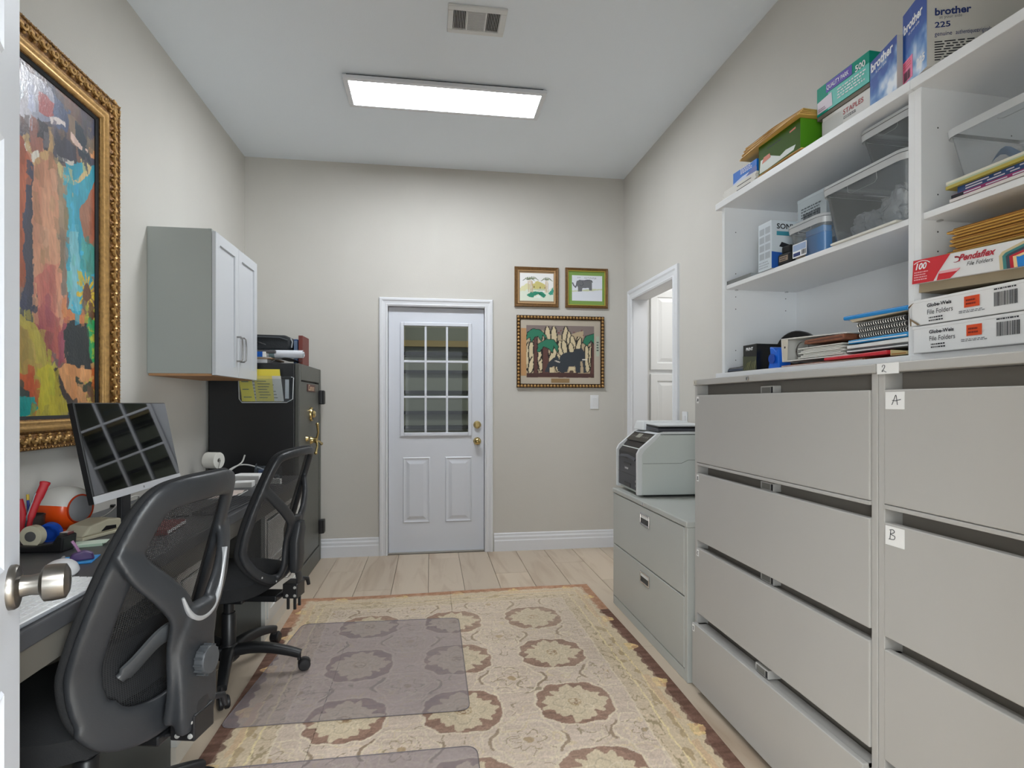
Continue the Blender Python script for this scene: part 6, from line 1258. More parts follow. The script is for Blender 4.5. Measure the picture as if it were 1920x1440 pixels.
# beige card imprinter / punch
hp = dthing('paper_punch', 'beige angular desk punch between the sharpener and monitor', 'paper punch', -1.205, 2.195, 1.25); m = MB(); m.prism([(-0.075, 0), (0.09, 0), (0.09, 0.012), (-0.075, 0.012)], 'y', -0.05, 0.05); m.build('base', mat('beige_plastic', (206, 200, 176), 0.45), hp, bevel=0.003); m = MB(); m.prism([(-0.07, 0.012), (0.085, 0.012), (0.085, 0.05), (0.03, 0.058), (-0.04, 0.045)], 'y', -0.045, 0.045); m.build('housing', mat('beige_plastic', (206, 200, 176), 0.45), hp, bevel=0.006); m = MB(); m.prism([(0.0, 0.018), (0.06, 0.018), (0.06, 0.03), (0.02, 0.034)], 'y', -0.047, -0.044); m.build('slot', M_black, hp)
mn = dthing('sticky_notes', 'pad of mint green notes beside the tape dispenser', 'note pad', -1.13, 2.055, 0.3); box(-0.045, 0.04, -0.03, 0.035, 0, 0.008).build('pad', mat('mint', (196, 222, 200), 0.6), mn); box(-0.04, 0.05, -0.028, 0.03, 0.008, 0.0088).build('top_note', mat('mint_top', (214, 230, 214), 0.6), mn)
cb = dthing('cable', 'white cable curling on the desk below the monitor', 'cable', -1.33, 2.45, 0); m = MB(); m.tube(catmull([(-0.12, -0.08, 0.003), (-0.06, 0.0, 0.004), (0.0, 0.06, 0.01), (0.03, 0.12, 0.05), (0.05, 0.2, 0.07), (0.03, 0.28, 0.05), (-0.02, 0.32, 0.01), (-0.1, 0.34, 0.003)], 6), 0.003, 6); m.build('lead', mat('cable_white', (206, 204, 198), 0.4), cb, smooth=60); m = MB(); m.box(-0.13, -0.1, 0.33, 0.35, 0, 0.012); m.build('plug', M_black, cb, bevel=0.003)
rc = dthing('red_notebook', 'dark red notebook under the monitor front edge', 'notebook', -0.985, 2.16, 0.1); box(-0.05, 0.05, 0, 0.2, 0, 0.02).build('cover', mat('maroon', (120, 34, 34), 0.5), rc, bevel=0.003); box(-0.049, 0.0505, 0.001, 0.2005, 0.004, 0.016).build('pages', M_paper, rc)
kc = dthing('key_ring', 'small bunch of black keys in front of the monitor stand', 'keys', -1.06, 2.5, 0.3); m = MB(); m.tube([(0.014*math.cos(a), 0.014*math.sin(a), 0.004) for a in [2*PI*k/16 for k in range(16)]], 0.0015, 5, True); m.build('ring', M_chrome, kc); m = MB(); m.box(0.01, 0.06, -0.006, 0.006, 0, 0.005); m.box(-0.005, 0.006, 0.01, 0.055, 0, 0.005); m.build('key', M_black, kc, bevel=0.002)
# ================================================================ things on the far desk
rh = dthing('wooden_block', 'dark red wooden block at the back of the far desk', 'block', -1.325, 3.50, 0.25); m = MB(); m.prism([(-0.075, 0), (0.075, 0), (0.066, 0.052), (-0.06, 0.052)], 'y', -0.04, 0.04); m.build('block', mat('mahogany', (96, 44, 26), 0.4, noise=0.15, nscale=20), rh, bevel=0.003); box(-0.074, 0.074, -0.0405, 0.0405, 0, 0.008).build('plinth', mat('mahogany_light', (150, 96, 60), 0.4), rh, bevel=0.002)
pr_ = dthing('paper_roll', 'white paper roll on a wire holder behind the near chair', 'paper roll', -1.32, 3.655, 0.4); A = Vector((0.75, -0.66, 0)).normalized()
m = MB(); m.lathe([(0.014, -0.04), (0.05, -0.04), (0.05, 0.04), (0.014, 0.04), (0.014, -0.04)], (0, 0, 0.124), A, 32); m.build('roll', mat('roll_white', (224, 222, 214), 0.7), pr_, smooth=40); m = MB(); m.lathe([(0.0, -0.03), (0.0125, -0.03), (0.0125, 0.03), (0, 0.03)], (0, 0, 0.124), A, 16); m.build('core', mat('core_dark', (50, 36, 26), 0.6), pr_)
m = MB(); m.tube([tuple(Vector((0, 0, 0.124))-A*0.05), tuple(Vector((0.0, 0.0, 0.124))+A*0.05), tuple(Vector((-0.02, -0.05, 0.08))+A*0.055), (0.0, -0.09, 0.002)], 0.002, 6); m.tube([tuple(Vector((0, 0, 0.124))-A*0.05), (-0.04, 0.08, 0.0)], 0.002, 6); m.build('wire_stand', mat('wire_grey', (150, 148, 142), 0.4, 0.8), pr_)
cb = dthing('cable', 'pale grey cable looping over the far desk towards the safe', 'cable', -1.27, 3.56, 0); m = MB(); m.tube(catmull([(0.0, 0.02, 0.006), (0.05, 0.10, 0.07), (0.10, 0.18, 0.086), (0.18, 0.22, 0.06), (0.26, 0.22, 0.02), (0.31, 0.20, 0.004)], 6), 0.0045, 8); m.build('lead', mat('cable_pale', (196, 196, 192), 0.4), cb, smooth=60); m = MB(); m.tube(catmull([(0.02, 0.04, 0.02), (0.06, 0.10, 0.07), (0.09, 0.17, 0.10), (0.10, 0.2, 0.145)], 5), 0.005, 8); m.build('loose_end', mat('cable_pale', (196, 196, 192), 0.4), cb, smooth=60)
bw = dthing('cable_pile', 'dark tangle of leads behind the near chair top', 'cable', -1.27, 3.30, 0); m = MB(); r_ = random.Random(9); m.tube(catmull([(0.16*r_.random()-0.05, 0.16*r_.random()-0.04, 0.006+0.035*r_.random()) for k in range(14)], 5), 0.005, 6); m.build('lead', M_black, bw, smooth=60)
ch = dthing('card_holder', 'clear acrylic card holder on the far desk against the safe', 'card holder', -1.10, 3.76, -0.1); M_acr2 = clear_mat('acrylic2', (180, 190, 200), 0.22, 0.06); m = MB(); m.box(0, 0.16, 0, 0.003, 0, 0.075); m.box(0, 0.16, -0.06, 0.0, 0, 0.003); m.hexa([(0, -0.06, 0), (0.003, -0.06, 0), (0.003, 0, 0), (0, 0, 0), (0, -0.012, 0.09), (0.003, -0.012, 0.09), (0.003, 0, 0.09), (0, 0, 0.09)]); m.box(0, 0.16, -0.063, -0.06, 0, 0.03); m.build('tray', M_acr2, ch); box(0.02, 0.1, -0.02, -0.002, 0.003, 0.05).build('cards', mat('cards_blue', (90, 104, 140), 0.6), ch)
for i, (x, y, a, b, hh, rz, lab, nm) in enumerate(((-1.05, 3.36, 0.10, 0.085, 0.03, 0.1, 'white spiral note pad on the far desk nearest the near chair', 'note_pad'), (-1.07, 3.52, 0.17, 0.12, 0.05, -0.15, 'thick stack of white forms on the far desk', 'paper_stack'), (-0.93, 3.47, 0.12, 0.02, 0.03, -0.3, 'thin white strip of paper at the far desk edge', 'paper_strip'))):
    o = dthing(nm, lab, 'paper', x, y, rz); box(-a/2, a/2, -b/2, b/2, 0, hh).build('sheets', M_paper, o, bevel=0.002); box(-a/2+0.004, a/2-0.002, -b/2+0.003, b/2-0.001, hh, hh+0.0012).build('top_sheet', mat('top_sheet', (240, 240, 238), 0.6), o)
o = dthing('magazine', 'open pale magazine lying behind the dark keyboard', 'magazine', -1.05, 2.95, 0.05); m = MB(); m.grid(lambda u, v: (-0.09+u*0.17, v*0.26, 0.004+0.008*math.sin(PI*v*2)**2), 4, 12); m.build('pages', mat('page_pinkish', (206, 192, 184), 0.5), o, smooth=60); box(-0.09, 0.08, 0, 0.26, 0, 0.003).build('cover', M_paper, o)
# ================================================================ rug
RX0, RX1, RY0, RY1 = -0.80, 1.05, 0.62, 3.66
def rug_pt(u, v):
    x = RX0+u*(RX1-RX0); y = RY0+v*(RY1-RY0)
    return x+0.006*np.sin(y*3.1)*(u > 0.5)-0.010*(u < 0.2)*np.sin(y*2), y+0.018*(u-0.5)*(v > 0.8)-0.012*np.sin(u*6)*(v > 0.9), 0.0102+0.0006*fbm(x*60, y*60, 3)
def rug_col(u, v):
    x = RX0+u*(RX1-RX0); y = RY0+v*(RY1-RY0)
    wx = (fbm(x*26, y*26, 1)-0.5)*0.02; wy = (fbm(x*26, y*26, 2)-0.5)*0.02; X, Y = x+wx, y+wy
    cream = np.array([206, 189, 174.]); beige = np.array([192, 173, 156.]); brown = np.array([138, 106, 92.]); dark = np.array([82, 60, 50.]); olive = np.array([188, 169, 142.]); straw = np.array([206, 187, 156.]); line = np.array([214, 200, 176.]); rust = np.array([158, 124, 106.])
    n = fbm(x*9, y*9, 5)[:, None]; col = beige*(1-n)+cream*n
    col = col+(fbm(x*6, y*90, 8)-0.5)[:, None]*26
    def put(k, c): col[k] = (np.zeros_like(col)+c)[k]
    # field: scrolling vines
    s = fbm(x*13, y*13, 21, 2); put((np.abs(s-0.5) < 0.017), line); s2 = fbm(x*10+7, y*10, 27, 2); put(np.abs(s2-0.42) < 0.012, np.array([206, 188, 158.])); put((np.abs(s2-0.62) < 0.014) & (fbm(x*30, y*30, 4) > 0.5), np.array([150, 134, 112.]))
    P = 0.457
    def cells(ox, oy):
        a = (X-ox)/P; b = (Y-oy)/P; return (a-np.round(a))*P, (b-np.round(b))*P
    # brown medallions
    dx, dy = cells(0.125, 2.69); r = np.hypot(dx, dy); a = np.arctan2(dy, dx)
    ro = 0.160+0.007*np.cos(4*a+PI)+0.004*np.cos(12*a); ri = 0.122+0.012*np.cos(4*a)+0.010*np.cos(11*a)+0.009*np.sin(17*a)
    infield = (x > -0.60) & (x < 0.80) & (y < 3.42)
    pt = fbm(x*20, y*44, 9); br = brown*0.55+rust*0.45; 
    ring = (r < ro) & infield; cc = np.where((pt > 0.55)[:, None], br*0.92, np.where((pt < 0.42)[:, None], brown*0.9, br)); col[ring] = cc[ring]
    put((np.abs(r-ro-0.006) < 0.004) & infield, line)
    put((r < ri) & infield, np.array([200, 184, 156.])); put((np.abs(r-0.07-0.02*np.cos(4*a)) < 0.003) & infield, np.array([172, 158, 134.])); put((np.abs(r-0.05-0.03*np.cos(4*a+PI)) < 0.003) & infield, line)
    put((r < 0.03) & (fbm(x*90, y*90, 11) > 0.56) & infield, np.array([140, 112, 86.])); put((np.abs(r-0.026) < 0.003) & infield, np.array([172, 150, 116.]))
    # cream medallions between
    dx, dy = cells(0.125+P/2, 2.69+P/2); r = np.hypot(dx, dy); a = np.arctan2(dy, dx); ro = 0.125+0.010*np.cos(6*a)
    put((np.abs(r-ro) < 0.004) & infield, line); put((np.abs(r-ro-0.012) < 0.006) & (np.cos(2*a+0.4) > 0.55) & infield, np.array([142, 122, 102.])); put((np.abs(r-0.085-0.012*np.cos(8*a)) < 0.003) & infield, np.array([214, 200, 172.])); put((np.abs(r-0.05-0.016*np.cos(6*a)) < 0.003) & infield, np.array([150, 134, 108.])); put((r < 0.018) & infield, np.array([168, 144, 112.]))
    # borders: distance from the nearest long or short edge
    d = np.minimum(np.minimum(X-RX0, RX1-X), np.minimum(RY1-Y, Y-RY0)); near_r = (RX1-X) <= np.minimum(X-RX0, RY1-Y)+0.001
    al = np.where((np.minimum(X-RX0, RX1-X) < np.minimum(RY1-Y, Y-RY0)), Y, X)
    b = d < 0.235; t = fbm(al*7, d*18, 31)[:, None]; bc = (olive*0.6+beige*0.4)*(1-t)+straw*t; bc = bc+(fbm(x*6, y*90, 8)-0.5)[:, None]*22; col[b] = bc[b]
    put(b & (np.abs(d-0.232) < 0.004), line); put(b & (np.abs(d-0.168) < 0.004), np.array([224, 208, 160.])); put(b & (np.abs(d-0.115) < 0.004), np.array([220, 200, 150.]))
    put(b & (d > 0.115) & (d < 0.168) & (fbm(al*22, d*40, 33) > 0.62), np.array([168, 146, 112.])); put(b & (d > 0.174) & (d < 0.228) & (np.abs(fbm(al*16, d*30, 35)-0.5) < 0.03), np.array([150, 134, 104.]))
    put(b & (d > 0.06) & (d < 0.112), straw*0.97); k = b & (d > 0.085) & (d < 0.112); put(k & (fbm(al*4, d*6, 36) > 0.45), np.array([200, 170, 136.]))
    ph = (al/0.36) % 1.0; pal = np.exp(-((ph-0.5)/0.1)**2); edge = 0.062-0.04*pal+0.006*np.sin(al*90)
    put((d < edge), dark*0.5+brown*0.5); pt2 = fbm(x*10, y*60, 41)[:, None]; oc = (dark*1.05)*(1-pt2)+(brown*0.98)*pt2; k = d < edge; col[k] = oc[k]
    far = np.clip((y-2.9)/0.6, 0, 1)*(d < edge); rr = np.array([172, 132, 106.])+(fbm(x*40, y*40, 6)-0.5)[:, None]*40; col = np.where((far > 0.5)[:, None], rr, col)
    k = (pal > 0.35) & (d < 0.085) & (d >= edge); pc = np.array([212, 184, 132.])*(0.82+0.36*fbm(al*70, d*70, 43))[:, None]; col[k] = pc[k]
    k = (pal > 0.3) & (d < 0.062) & (d >= edge) & (fbm(al*60, d*30, 44) > 0.5); put(k, np.array([190, 152, 116.]))
    fd = np.clip(0.16+0.34*(fbm(x*2.2, y*2.2, 71)-0.35)*1.6+0.22*np.clip((y-2.6)/1.0, 0, 1), 0, 0.55)[:, None]*(d > 0.05)[:, None]; col = col*(1-fd)+np.array([200, 185, 164.])*fd
    wear = fbm(x*3, y*3, 51)[:, None]; col = col*(0.94+0.12*wear); col = col*(0.93+0.14*vnoise(x*260, y*160, 61)[:, None])
    return col
M_rug = vcol_mat('woven_rug', 0.92, bump=0.35, bscale=420, spec=0.15)
rg = thing('rug', 'large faded beige and brown floral medallion rug on the oak floor', 'rug')
painted('pile', M_rug, rg, rug_pt, 430, 700, rug_col)
m = MB(); N = 40
top = [rug_pt(np.array([k/N]), np.array([1.0])) for k in range(N+1)]+[rug_pt(np.array([1.0]), np.array([1-k/N])) for k in range(1, N+1)]+[rug_pt(np.array([1-k/N]), np.array([0.0])) for k in range(1, N+1)]+[rug_pt(np.array([0.0]), np.array([k/N])) for k in range(1, N)]
top = [(float(np.ravel(a[0])[0]), float(np.ravel(a[1])[0])) for a in top]; n = len(top)
m._add([(x, y, 0.0006) for x, y in top]+[(x, y, 0.0105) for x, y in top], [(i, (i+1) % n, n+(i+1) % n, n+i) for i in range(n)]+[tuple(range(n))]); m.build('bound_edge', mat('rug_edge', (74, 56, 46), 0.9), rg)
# ================================================================ chair mats
def mat_film():
    m = bpy.data.materials.new('chair_mat_vinyl'); m.use_nodes = True; nt = m.node_tree; nt.nodes.clear()
    out = nt.nodes.new('ShaderNodeOutputMaterial'); tr = nt.nodes.new('ShaderNodeBsdfTransparent'); tr.inputs[0].default_value = (0.955, 0.94, 0.95, 1)
    p = nt.nodes.new('ShaderNodeBsdfPrincipled'); p.inputs['Base Color'].default_value = lin((186, 180, 183)); p.inputs['Roughness'].default_value = 0.3
    tc = nt.nodes.new('ShaderNodeTexCoord'); w_ = nt.nodes.new('ShaderNodeTexNoise'); w_.inputs['Scale'].default_value = 5; nt.links.new(tc.outputs['Object'], w_.inputs['Vector'])
    bp = nt.nodes.new('ShaderNodeBump'); bp.inputs['Strength'].default_value = 0.1; bp.inputs['Distance'].default_value = 0.01; nt.links.new(w_.outputs['Fac'], bp.inputs['Height']); nt.links.new(bp.outputs['Normal'], p.inputs['Normal'])
    mx = nt.nodes.new('ShaderNodeMixShader'); mx.inputs[0].default_value = 0.22; nt.links.new(tr.outputs[0], mx.inputs[1]); nt.links.new(p.outputs[0], mx.inputs[2]); nt.links.new(mx.outputs[0], out.inputs[0]); return m
M_vinylmat = mat_film()
def chair_mat(label, P):
    t = thing('chair_mat', label, 'chair mat', (0, 0, 0.0118), 0, 'clear vinyl chair mats on the rug'); cx = sum(p[0] for p in P)/4; cy = sum(p[1] for p in P)/4; t.location = (cx, cy, 0.0118)
    pts = []
    for i in range(4):
        a, b, c = Vector(P[i-1]), Vector(P[i]), Vector(P[(i+1) % 4]); r = 0.05; p = b+(a-b).normalized()*r; q = b+(c-b).normalized()*r
        for k in range(7): s = k/6; pts.append(((1-s)**2*p+2*s*(1-s)*b+s*s*q)-Vector((cx, cy)))
    MB().prism([(p.x, p.y) for p in pts], 'z', 0, 0.0022).build('vinyl_sheet', M_vinylmat, t)
    mb = MB(); mb.tube([(p.x, p.y, 0.0012) for p in pts], 0.0016, 5, True); mb.build('edge', mat('mat_edge', (110, 102, 104), 0.4), t)
chair_mat('grey translucent chair mat under the far chair', [(-0.79, 2.235), (0.155, 2.228), (0.157, 3.195), (-0.70, 3.225)])
chair_mat('grey translucent chair mat at the bottom edge under the near chair', [(-0.79, 0.95), (0.16, 0.95), (0.162, 1.995), (-0.78, 1.99)])
# ================================================================ task chairs
M_frame = mat('chair_frame_plastic', (44, 46, 49), 0.42, bump=0.05, bscale=300); M_base = mat('chair_base_plastic', (24, 25, 27), 0.4); M_seat = mat('seat_fabric', (22, 23, 25), 0.9, bump=0.3, bscale=400)
def weave():
    m = bpy.data.materials.new('mesh_fabric'); m.use_nodes = True; nt = m.node_tree; b = nt.nodes['Principled BSDF']; out = nt.nodes['Material Output']
    b.inputs['Base Color'].default_value = lin((30, 31, 33)); b.inputs['Roughness'].default_value = 0.6
    tc = nt.nodes.new('ShaderNodeTexCoord'); sx = nt.nodes.new('ShaderNodeSeparateXYZ'); nt.links.new(tc.outputs['Object'], sx.inputs[0])
    def mth(op, a, bb): 
        n = nt.nodes.new('ShaderNodeMath'); n.operation = op
        for i, q in enumerate((a, bb)):
            if q is None: continue
            if isinstance(q, (int, float)): n.inputs[i].default_value = q
            else: nt.links.new(q, n.inputs[i])
        return n.outputs[0]
    def hole(c, per, fr): return mth('LESS_THAN', mth('FRACT', mth('ADD', mth('DIVIDE', c, per), 100.0), None), fr)
    h = mth('MULTIPLY', hole(sx.outputs[0], 0.0056, 0.62), hole(sx.outputs[2], 0.0044, 0.55))
    tr = nt.nodes.new('ShaderNodeBsdfTransparent'); mx = nt.nodes.new('ShaderNodeMixShader'); nt.links.new(h, mx.inputs[0]); nt.links.new(b.outputs[0], mx.inputs[1]); nt.links.new(tr.outputs[0], mx.inputs[2]); nt.links.new(mx.outputs[0], out.inputs[0]); return m
M_weave = weave()
def chair(label, loc, rz, leg0, near, caster_dirs):
    t = thing('task_chair', label, 'chair', loc, rz, 'black mesh-back task chairs at the desk')
    # --- star base
    m = MB(); m.lathe([(0.0, 0.135), (0.032, 0.135), (0.040, 0.125), (0.045, 0.07), (0.03, 0.055), (0, 0.055)], n=24); m.build('hub', M_base, t, smooth=40)
    for k in range(5):
        a = leg0+k*2*PI/5; d = Vector((math.cos(a), math.sin(a), 0)); up = Vector((0, 0, 1))
        pts = catmull([d*0.03+up*0.103, d*0.10+up*0.112, d*0.18+up*0.108, d*0.26+up*0.092, d*0.315+up*0.076], 5)
        q = len(pts); m = MB(); m.ribbon(pts, (0, 0, 1), [0.058-0.022*i/(q-1) for i in range(q)], [0.05-0.016*i/(q-1) for i in range(q)], 12, e=0.55); lg_ = m.build('leg', M_base, t, smooth=45)
        ca = a+caster_dirs[k]; cdv = Vector((math.cos(ca), math.sin(ca), 0)); o = d*0.31; c = o+cdv*0.022; ax = Vector((-cdv.y, cdv.x, 0))
        m = MB(); m.tube([tuple(o+up*0.05), tuple(o+up*0.082)], 0.009, 8)
        for s in (-1, 1):
            m.lathe([(0.0, 0.0), (0.024, 0.0), (0.027, 0.003), (0.027, 0.014), (0.022, 0.019), (0, 0.020)], tuple(c+up*0.0275+ax*(s*0.003)), tuple(ax*s), 18)
        hood = [(0.029*math.cos(b), 0.029*math.sin(b)) for b in [0.25+j*(PI*0.95)/10 for j in range(11)]]
        V = []
        for s in (-0.012, 0.012): V += [tuple(c+cdv*p+up*(0.0275+z)+ax*s) for p, z in hood]
        m._add(V, [(j, j+1, 12+j, 11+j) for j in range(10)]); m.build('caster', M_black, lg_, smooth=40)
    # --- column and mechanism
    m = MB(); m.lathe([(0.030, 0.12), (0.030, 0.27), (0.026, 0.275), (0.022, 0.275), (0.022, 0.345), (0.0, 0.345)], n=24); m.build('gas_column', M_base, t, smooth=40)
    m = MB(); m.box(-0.075, 0.075, -0.10, 0.11, 0.335, 0.368); m.box(-0.05, 0.05, -0.24, -0.08, 0.338, 0.366); m.build('tilt_mechanism', M_base, t, bevel=0.006)
    m = MB(); m.tube([(0.07, 0.03, 0.35), (0.16, 0.03, 0.35), (0.2, 0.03, 0.345), (0.235, 0.03, 0.345)], [0.005, 0.005, 0.008, 0.007], 8); m.build('lever', M_base, t, smooth=50)
    # --- seat
    def seat(u, v, top):
        a = 2*PI*u; e = 0.62; cx = math.copysign(abs(math.cos(a))**e, math.cos(a)); sy = math.copysign(abs(math.sin(a))**e, math.sin(a)); r = v
        x, y = 0.245*cx*r, 0.235*sy*r+0.03; d = r**4
        if top: z = 0.478-0.028*d-0.010*math.exp(-(x*x+(y-0.03)**2)/0.02)-0.02*max(0, (y-0.16)/0.1)**2*r
        else: z = 0.382+0.014*d
        return (x, y, z)
    m = MB(); nu, nv = 40, 8; m.grid(lambda u, v: seat(u, max(v, 0.001), True), nu, nv); m.grid(lambda u, v: seat(u, max(v, 0.001), False), nu, nv)
    k = (nu+1)*(nv+1); b0 = nv*(nu+1); m.f += [(b0+i, b0+i+1, k+b0+i+1, k+b0+i) for i in range(nu)]
    m.build('seat', M_seat, t, smooth=70, bevel=0.0)
    # --- back: surface y = Y(x, z)
    def YB_(x, z): return -0.225-0.29*max(0, z-0.60)-0.02*max(0.0, 1-((z-0.62)/0.14)**2)*0-0.10*max(0, 0.56-z)+(1.25 if near else 1.0)*x*x
    def S(x, z, off=0.0): return Vector((x, YB_(x, z)+off, z))
    if near:
        half = [(0.0, 0.385), (0.10, 0.390), (0.18, 0.420), (0.228, 0.49), (0.242, 0.59), (0.240, 0.70), (0.229, 0.80), (0.213, 0.89), (0.190, 0.97), (0.155, 1.018), (0.095, 1.036), (0.0, 1.040)]
        fw = 0.072; ft = 0.030
    else:
        half = [(0.0, 0.425), (0.09, 0.434), (0.175, 0.487), (0.228, 0.565), (0.244, 0.66), (0.240, 0.76), (0.224, 0.865), (0.206, 0.95), (0.180, 0.998), (0.12, 1.016), (0.0, 1.022)]
        fw = 0.036; ft = 0.028
    loop = half+[(-x, z) for x, z in half[-2:0:-1]]
    inner = []
    P2 = catmull([(x, 0, z) for x, z in loop], 6, True); n = len(P2)
    # inset the centreline by half the bar width
    cz_ = 0.72
    cl = []
    for i in range(n):
        tg = (P2[(i+1) % n]-P2[i-1]).normalized(); nr = Vector((-tg.z, 0, tg.x))
        if nr.dot(Vector((0, 0, cz_))-P2[i]) < 0: nr = -nr
        cl.append(P2[i]+nr*fw/2)
    ctr = [S(p.x, p.z) for p in cl]
    nrm = [Vector((-2.2*p.x, 1, 0.20 if p.z > 0.6 else 0)).normalized() for p in cl]
    wd = [fw*(1.4 if (near and p.z < 0.50) else (1.0+0.25*max(0, (0.9-p.z)) if near else (1.1 if p.z < 0.55 else 1.0))) for p in cl]
    m = MB(); m.ribbon(ctr, nrm, wd, ft, 14, True, 0.7)
    # hourglass struts bulging rearwards into a spine
    sw = 0.066 if near else 0.046
    for s in (-1, 1):
        if near: path = [(s*0.195, 0.885, 0.0), (s*0.165, 0.82, -0.028), (s*0.112, 0.755, -0.052), (s*0.066, 0.69, -0.066), (s*0.052, 0.60, -0.07), (s*0.05, 0.50, -0.062), (s*0.05, 0.41, -0.04)]
        else: path = [(s*0.205, 0.865, 0.0), (s*0.155, 0.805, -0.026), (s*0.095, 0.745, -0.046), (s*0.045, 0.69, -0.056), (s*0.032, 0.60, -0.056), (s*0.034, 0.50, -0.04), (s*0.04, 0.445, -0.01)]
        pts = catmull([S(a, b, c) for a, b, c in path], 6); q = len(pts)
        nn = [Vector((0.0, 1, 0.2))]*q; m.ribbon(pts, nn, [sw*(1.15-0.25*min(1, 2*abs(i/(q-1)-0.5)))*1.05 for i in range(q)], 0.026, 12, e=0.7)
    if near:
        pts = [S(0, z, -0.07+0.02*max(0, 0.48-z)*4) for z in (0.70, 0.64, 0.58, 0.50, 0.42, 0.375)]; m.ribbon(pts, (0, 1, 0.1), [0.10, 0.145, 0.155, 0.155, 0.15, 0.13], [0.034, 0.046, 0.05, 0.05, 0.045, 0.034], 16, e=0.5)
    else:
        pts = [S(0, z, -0.056) for z in (0.72, 0.66, 0.6)]; m.ribbon(pts, (0, 1, 0.1), [0.05, 0.08, 0.07], 0.028, 12)
    bf = m.build('back_frame', M_frame, t, smooth=180)
    rmod = bf.modifiers.new('remesh', 'REMESH'); rmod.mode = 'VOXEL'; rmod.voxel_size = 0.0052; rmod.use_smooth_shade = True
    sm = bf.modifiers.new('smooth', 'SMOOTH'); sm.iterations = 7; sm.factor = 0.5
    # mesh panel inside the frame
    m = MB(); cen = Vector((0, 0, cz_)); rings = 14; V = []
    for r in range(rings+1):
        f = max(r/rings, 0.002)
        for p in cl: x, z = cen.x+(p.x-cen.x)*f, cen.z+(p.z-cen.z)*f; V.append(S(x, z, 0.012))
    m._add(V, [(r*n+i, r*n+(i+1) % n, (r+1)*n+(i+1) % n, (r+1)*n+i) for r in range(rings) for i in range(n)]); m.build('mesh_panel', M_weave, t, smooth=180)
    # fabric welt round the front of the frame
    m = MB(); m.tube([S(q.x+(p.x-q.x)*0.82, q.z+(p.z-q.z)*0.82, 0.013) for p, q in zip(P2, cl)], 0.010, 8, True); m.build('edge_welt', M_seat, t, smooth=180)
    if near:
        arc = [(-0.082, 0.735), (-0.066, 0.70), (-0.04, 0.672), (0.0, 0.660), (0.04, 0.672), (0.072, 0.71), (0.10, 0.765), (0.122, 0.81)]
        pts = catmull([S(a, b, -0.083+0.030*max(0, b-0.68)/0.1) for a, b in arc], 6); q = len(pts)
        m = MB(); m.ribbon(pts, (0, 1, 0.2), [0.005+0.013*math.sin(PI*i/(q-1)) for i in range(q)], 0.018, 10); m.build('silver_trim', mat('silver_trim', (176, 178, 180), 0.28, 0.35), t, smooth=60)
        c = S(0.0, 0.545, -0.095); m = MB(); prof = [(0.033, 0.0), (0.037, 0.004), (0.037, 0.022), (0.034, 0.028), (0.026, 0.029), (0.0, 0.027)]
        m.lathe(prof, tuple(c), (0, -1, 0.05), 28); kb = m.build('tension_knob', mat('knob_grey', (66, 69, 72), 0.4), t, smooth=30)
        m = MB()
        for k in range(14):
            a = 2*PI*k/14; m.tube([(c.x+0.0375*math.cos(a), c.y-0.003, c.z+0.0375*math.sin(a)), (c.x+0.0375*math.cos(a), c.y-0.024, c.z+0.0375*math.sin(a))], 0.0032, 6)
        m.build('knob_ribs', mat('knob_grey', (66, 69, 72), 0.4), kb, smooth=50)
        m = MB(); p = S(0.045, 0.435, -0.078); m.lathe([(0, 0.004), (0.006, 0.004), (0.007, 0)], tuple(p), (0, -1, 0), 14); m.build('screw', mat('screw_bright', (226, 226, 222), 0.2, 0.6), t)
        # adjustable lumbar pad seen through the lower window
        m = MB(); m.grid(lambda u, v: tuple(S((u-0.5)*0.34, 0.50+0.15*v-0.02*abs(u-0.5), 0.03+0.03*math.sin(PI*u))), 16, 6); m.grid(lambda u, v: tuple(S((u-0.5)*0.34, 0.50+0.15*v-0.02*abs(u-0.5), 0.014)), 16, 6); m.build('lumbar_pad', M_seat, t, smooth=60)
        m = MB(); m.ribbon(catmull([S(-0.135, 0.555, 0.0), S(-0.11, 0.58, -0.012), S(-0.07, 0.63, -0.03), S(-0.02, 0.645, -0.045)], 6), (0, 1, 0.1), [0.03]*3+[0.05]*16, 0.016, 10); m.build('lumbar_arm', mat('lumbar_grey', (66, 68, 70), 0.4), t, smooth=60)
    else:
        m = MB(); pts = [S(0, z, -0.075-0.012*math.sin(PI*(0.69-z)/0.22)) for z in (0.69, 0.66, 0.60, 0.54, 0.48, 0.465)]; m.ribbon(pts, (0, 1, 0), [0.05, 0.075, 0.085, 0.085, 0.08, 0.072], [0.03, 0.045, 0.05, 0.05, 0.044, 0.034], 16, e=0.55); m.build('spine_cover', M_frame, t, smooth=60)
        m = MB()
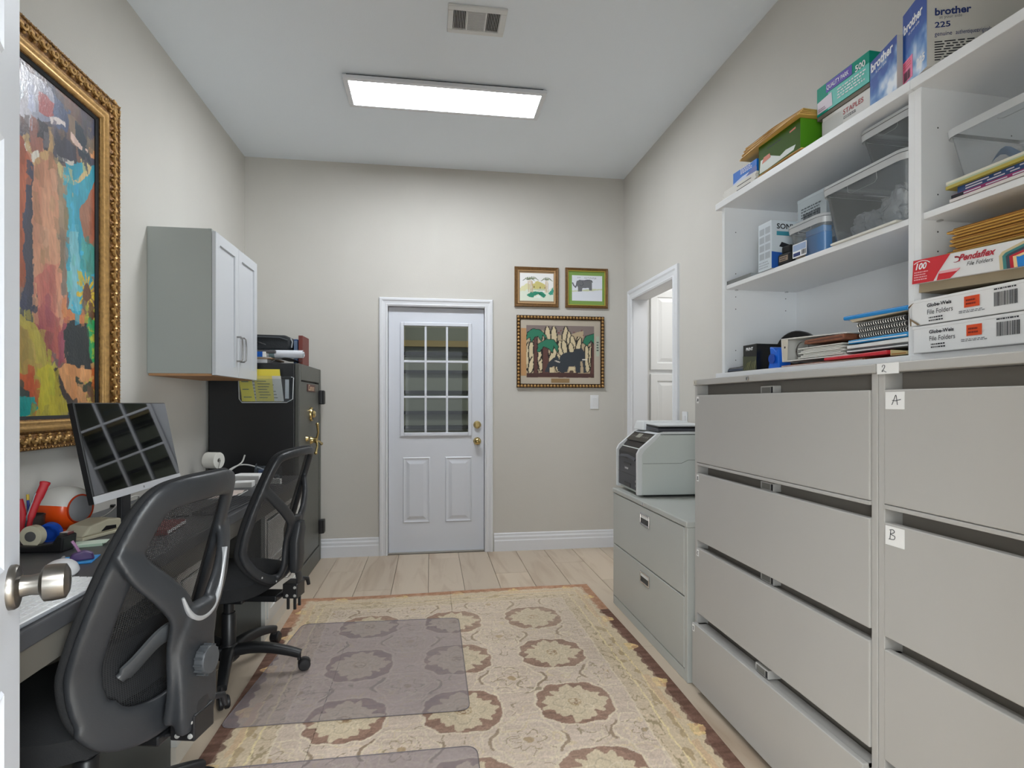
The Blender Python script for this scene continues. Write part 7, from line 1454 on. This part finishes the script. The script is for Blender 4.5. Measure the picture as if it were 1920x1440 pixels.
        for x, z in ((-0.15, 0.478), (-0.065, 0.437), (0.15, 0.478), (0.065, 0.437)): p = S(x, z, -0.0135); m.lathe([(0, 0.003), (0.0045, 0.003), (0.005, 0)], tuple(p), (0, -1, 0), 10)
        m.build('screws', mat('screw_bright', (226, 226, 222), 0.2, 0.6), t)
    # --- back support bar from under the seat
    m = MB(); yb = YB_(0, 0.47)-0.085
    m.ribbon(catmull([(0, -0.16, 0.352), (0, -0.22, 0.352), (0, yb+0.02, 0.372), (0, yb-0.004, 0.42), (0, yb+0.004, 0.47), (0, YB_(0, 0.56)-0.075, 0.56)], 6), [Vector((0, 0.0001, 1))]*0 or (0.0, 0.7, 0.7), 0.055, 0.012, 10); m.build('support_bar', mat('bar_steel', (52, 52, 54), 0.35, 0.4), t, smooth=60)
    m = MB(); m.box(-0.042, 0.042, yb-0.012, yb+0.055, 0.352, 0.418); bk_ = m.build('bracket_box', M_black, t, bevel=0.004)
    m = MB()
    for y, z in ((yb+0.0, 0.402), (yb+0.0, 0.366), (yb+0.035, 0.366)): m.lathe([(0, 0.004), (0.006, 0.003), (0.007, 0)], (-0.042, y, z), (-1, 0, 0), 10)
    m.build('bolts', mat('screw_bright', (226, 226, 222), 0.2, 0.6), bk_)
    for a_, b_, c_, d_ in () if near else ((-0.03, -0.02, yb, yb+0.012), (0.02, 0.03, yb, yb+0.012), (-0.03, -0.02, yb+0.03, yb+0.042)): box(a_, b_, c_, d_, 0.30, 0.352).build('bracket_fin', M_base, bk_, bevel=0.002)
    m = MB(); m.tube([(0.04, yb+0.02, 0.4), (0.07, yb+0.01, 0.41), (0.10, yb, 0.40), (0.105, yb-0.005, 0.37)], [0.008, 0.01, 0.01, 0.008], 8); m.build('bracket_knob', M_black, bk_, smooth=50)
    return t
ZM = 0.0142
chair('black mesh chair with a narrow frame, the farther one tucked at the desk', (-0.905, 2.69, ZM), math.radians(80), math.radians(-84), False, (0.3, 0.2, 0.9, -0.4, 0.3))
chair('black mesh chair with silver trim and round knob, nearest the camera', (-0.914, 1.645, ZM), math.radians(78), math.radians(-27), True, (0.3, 0.2, 0.9, -0.4, 0.3))
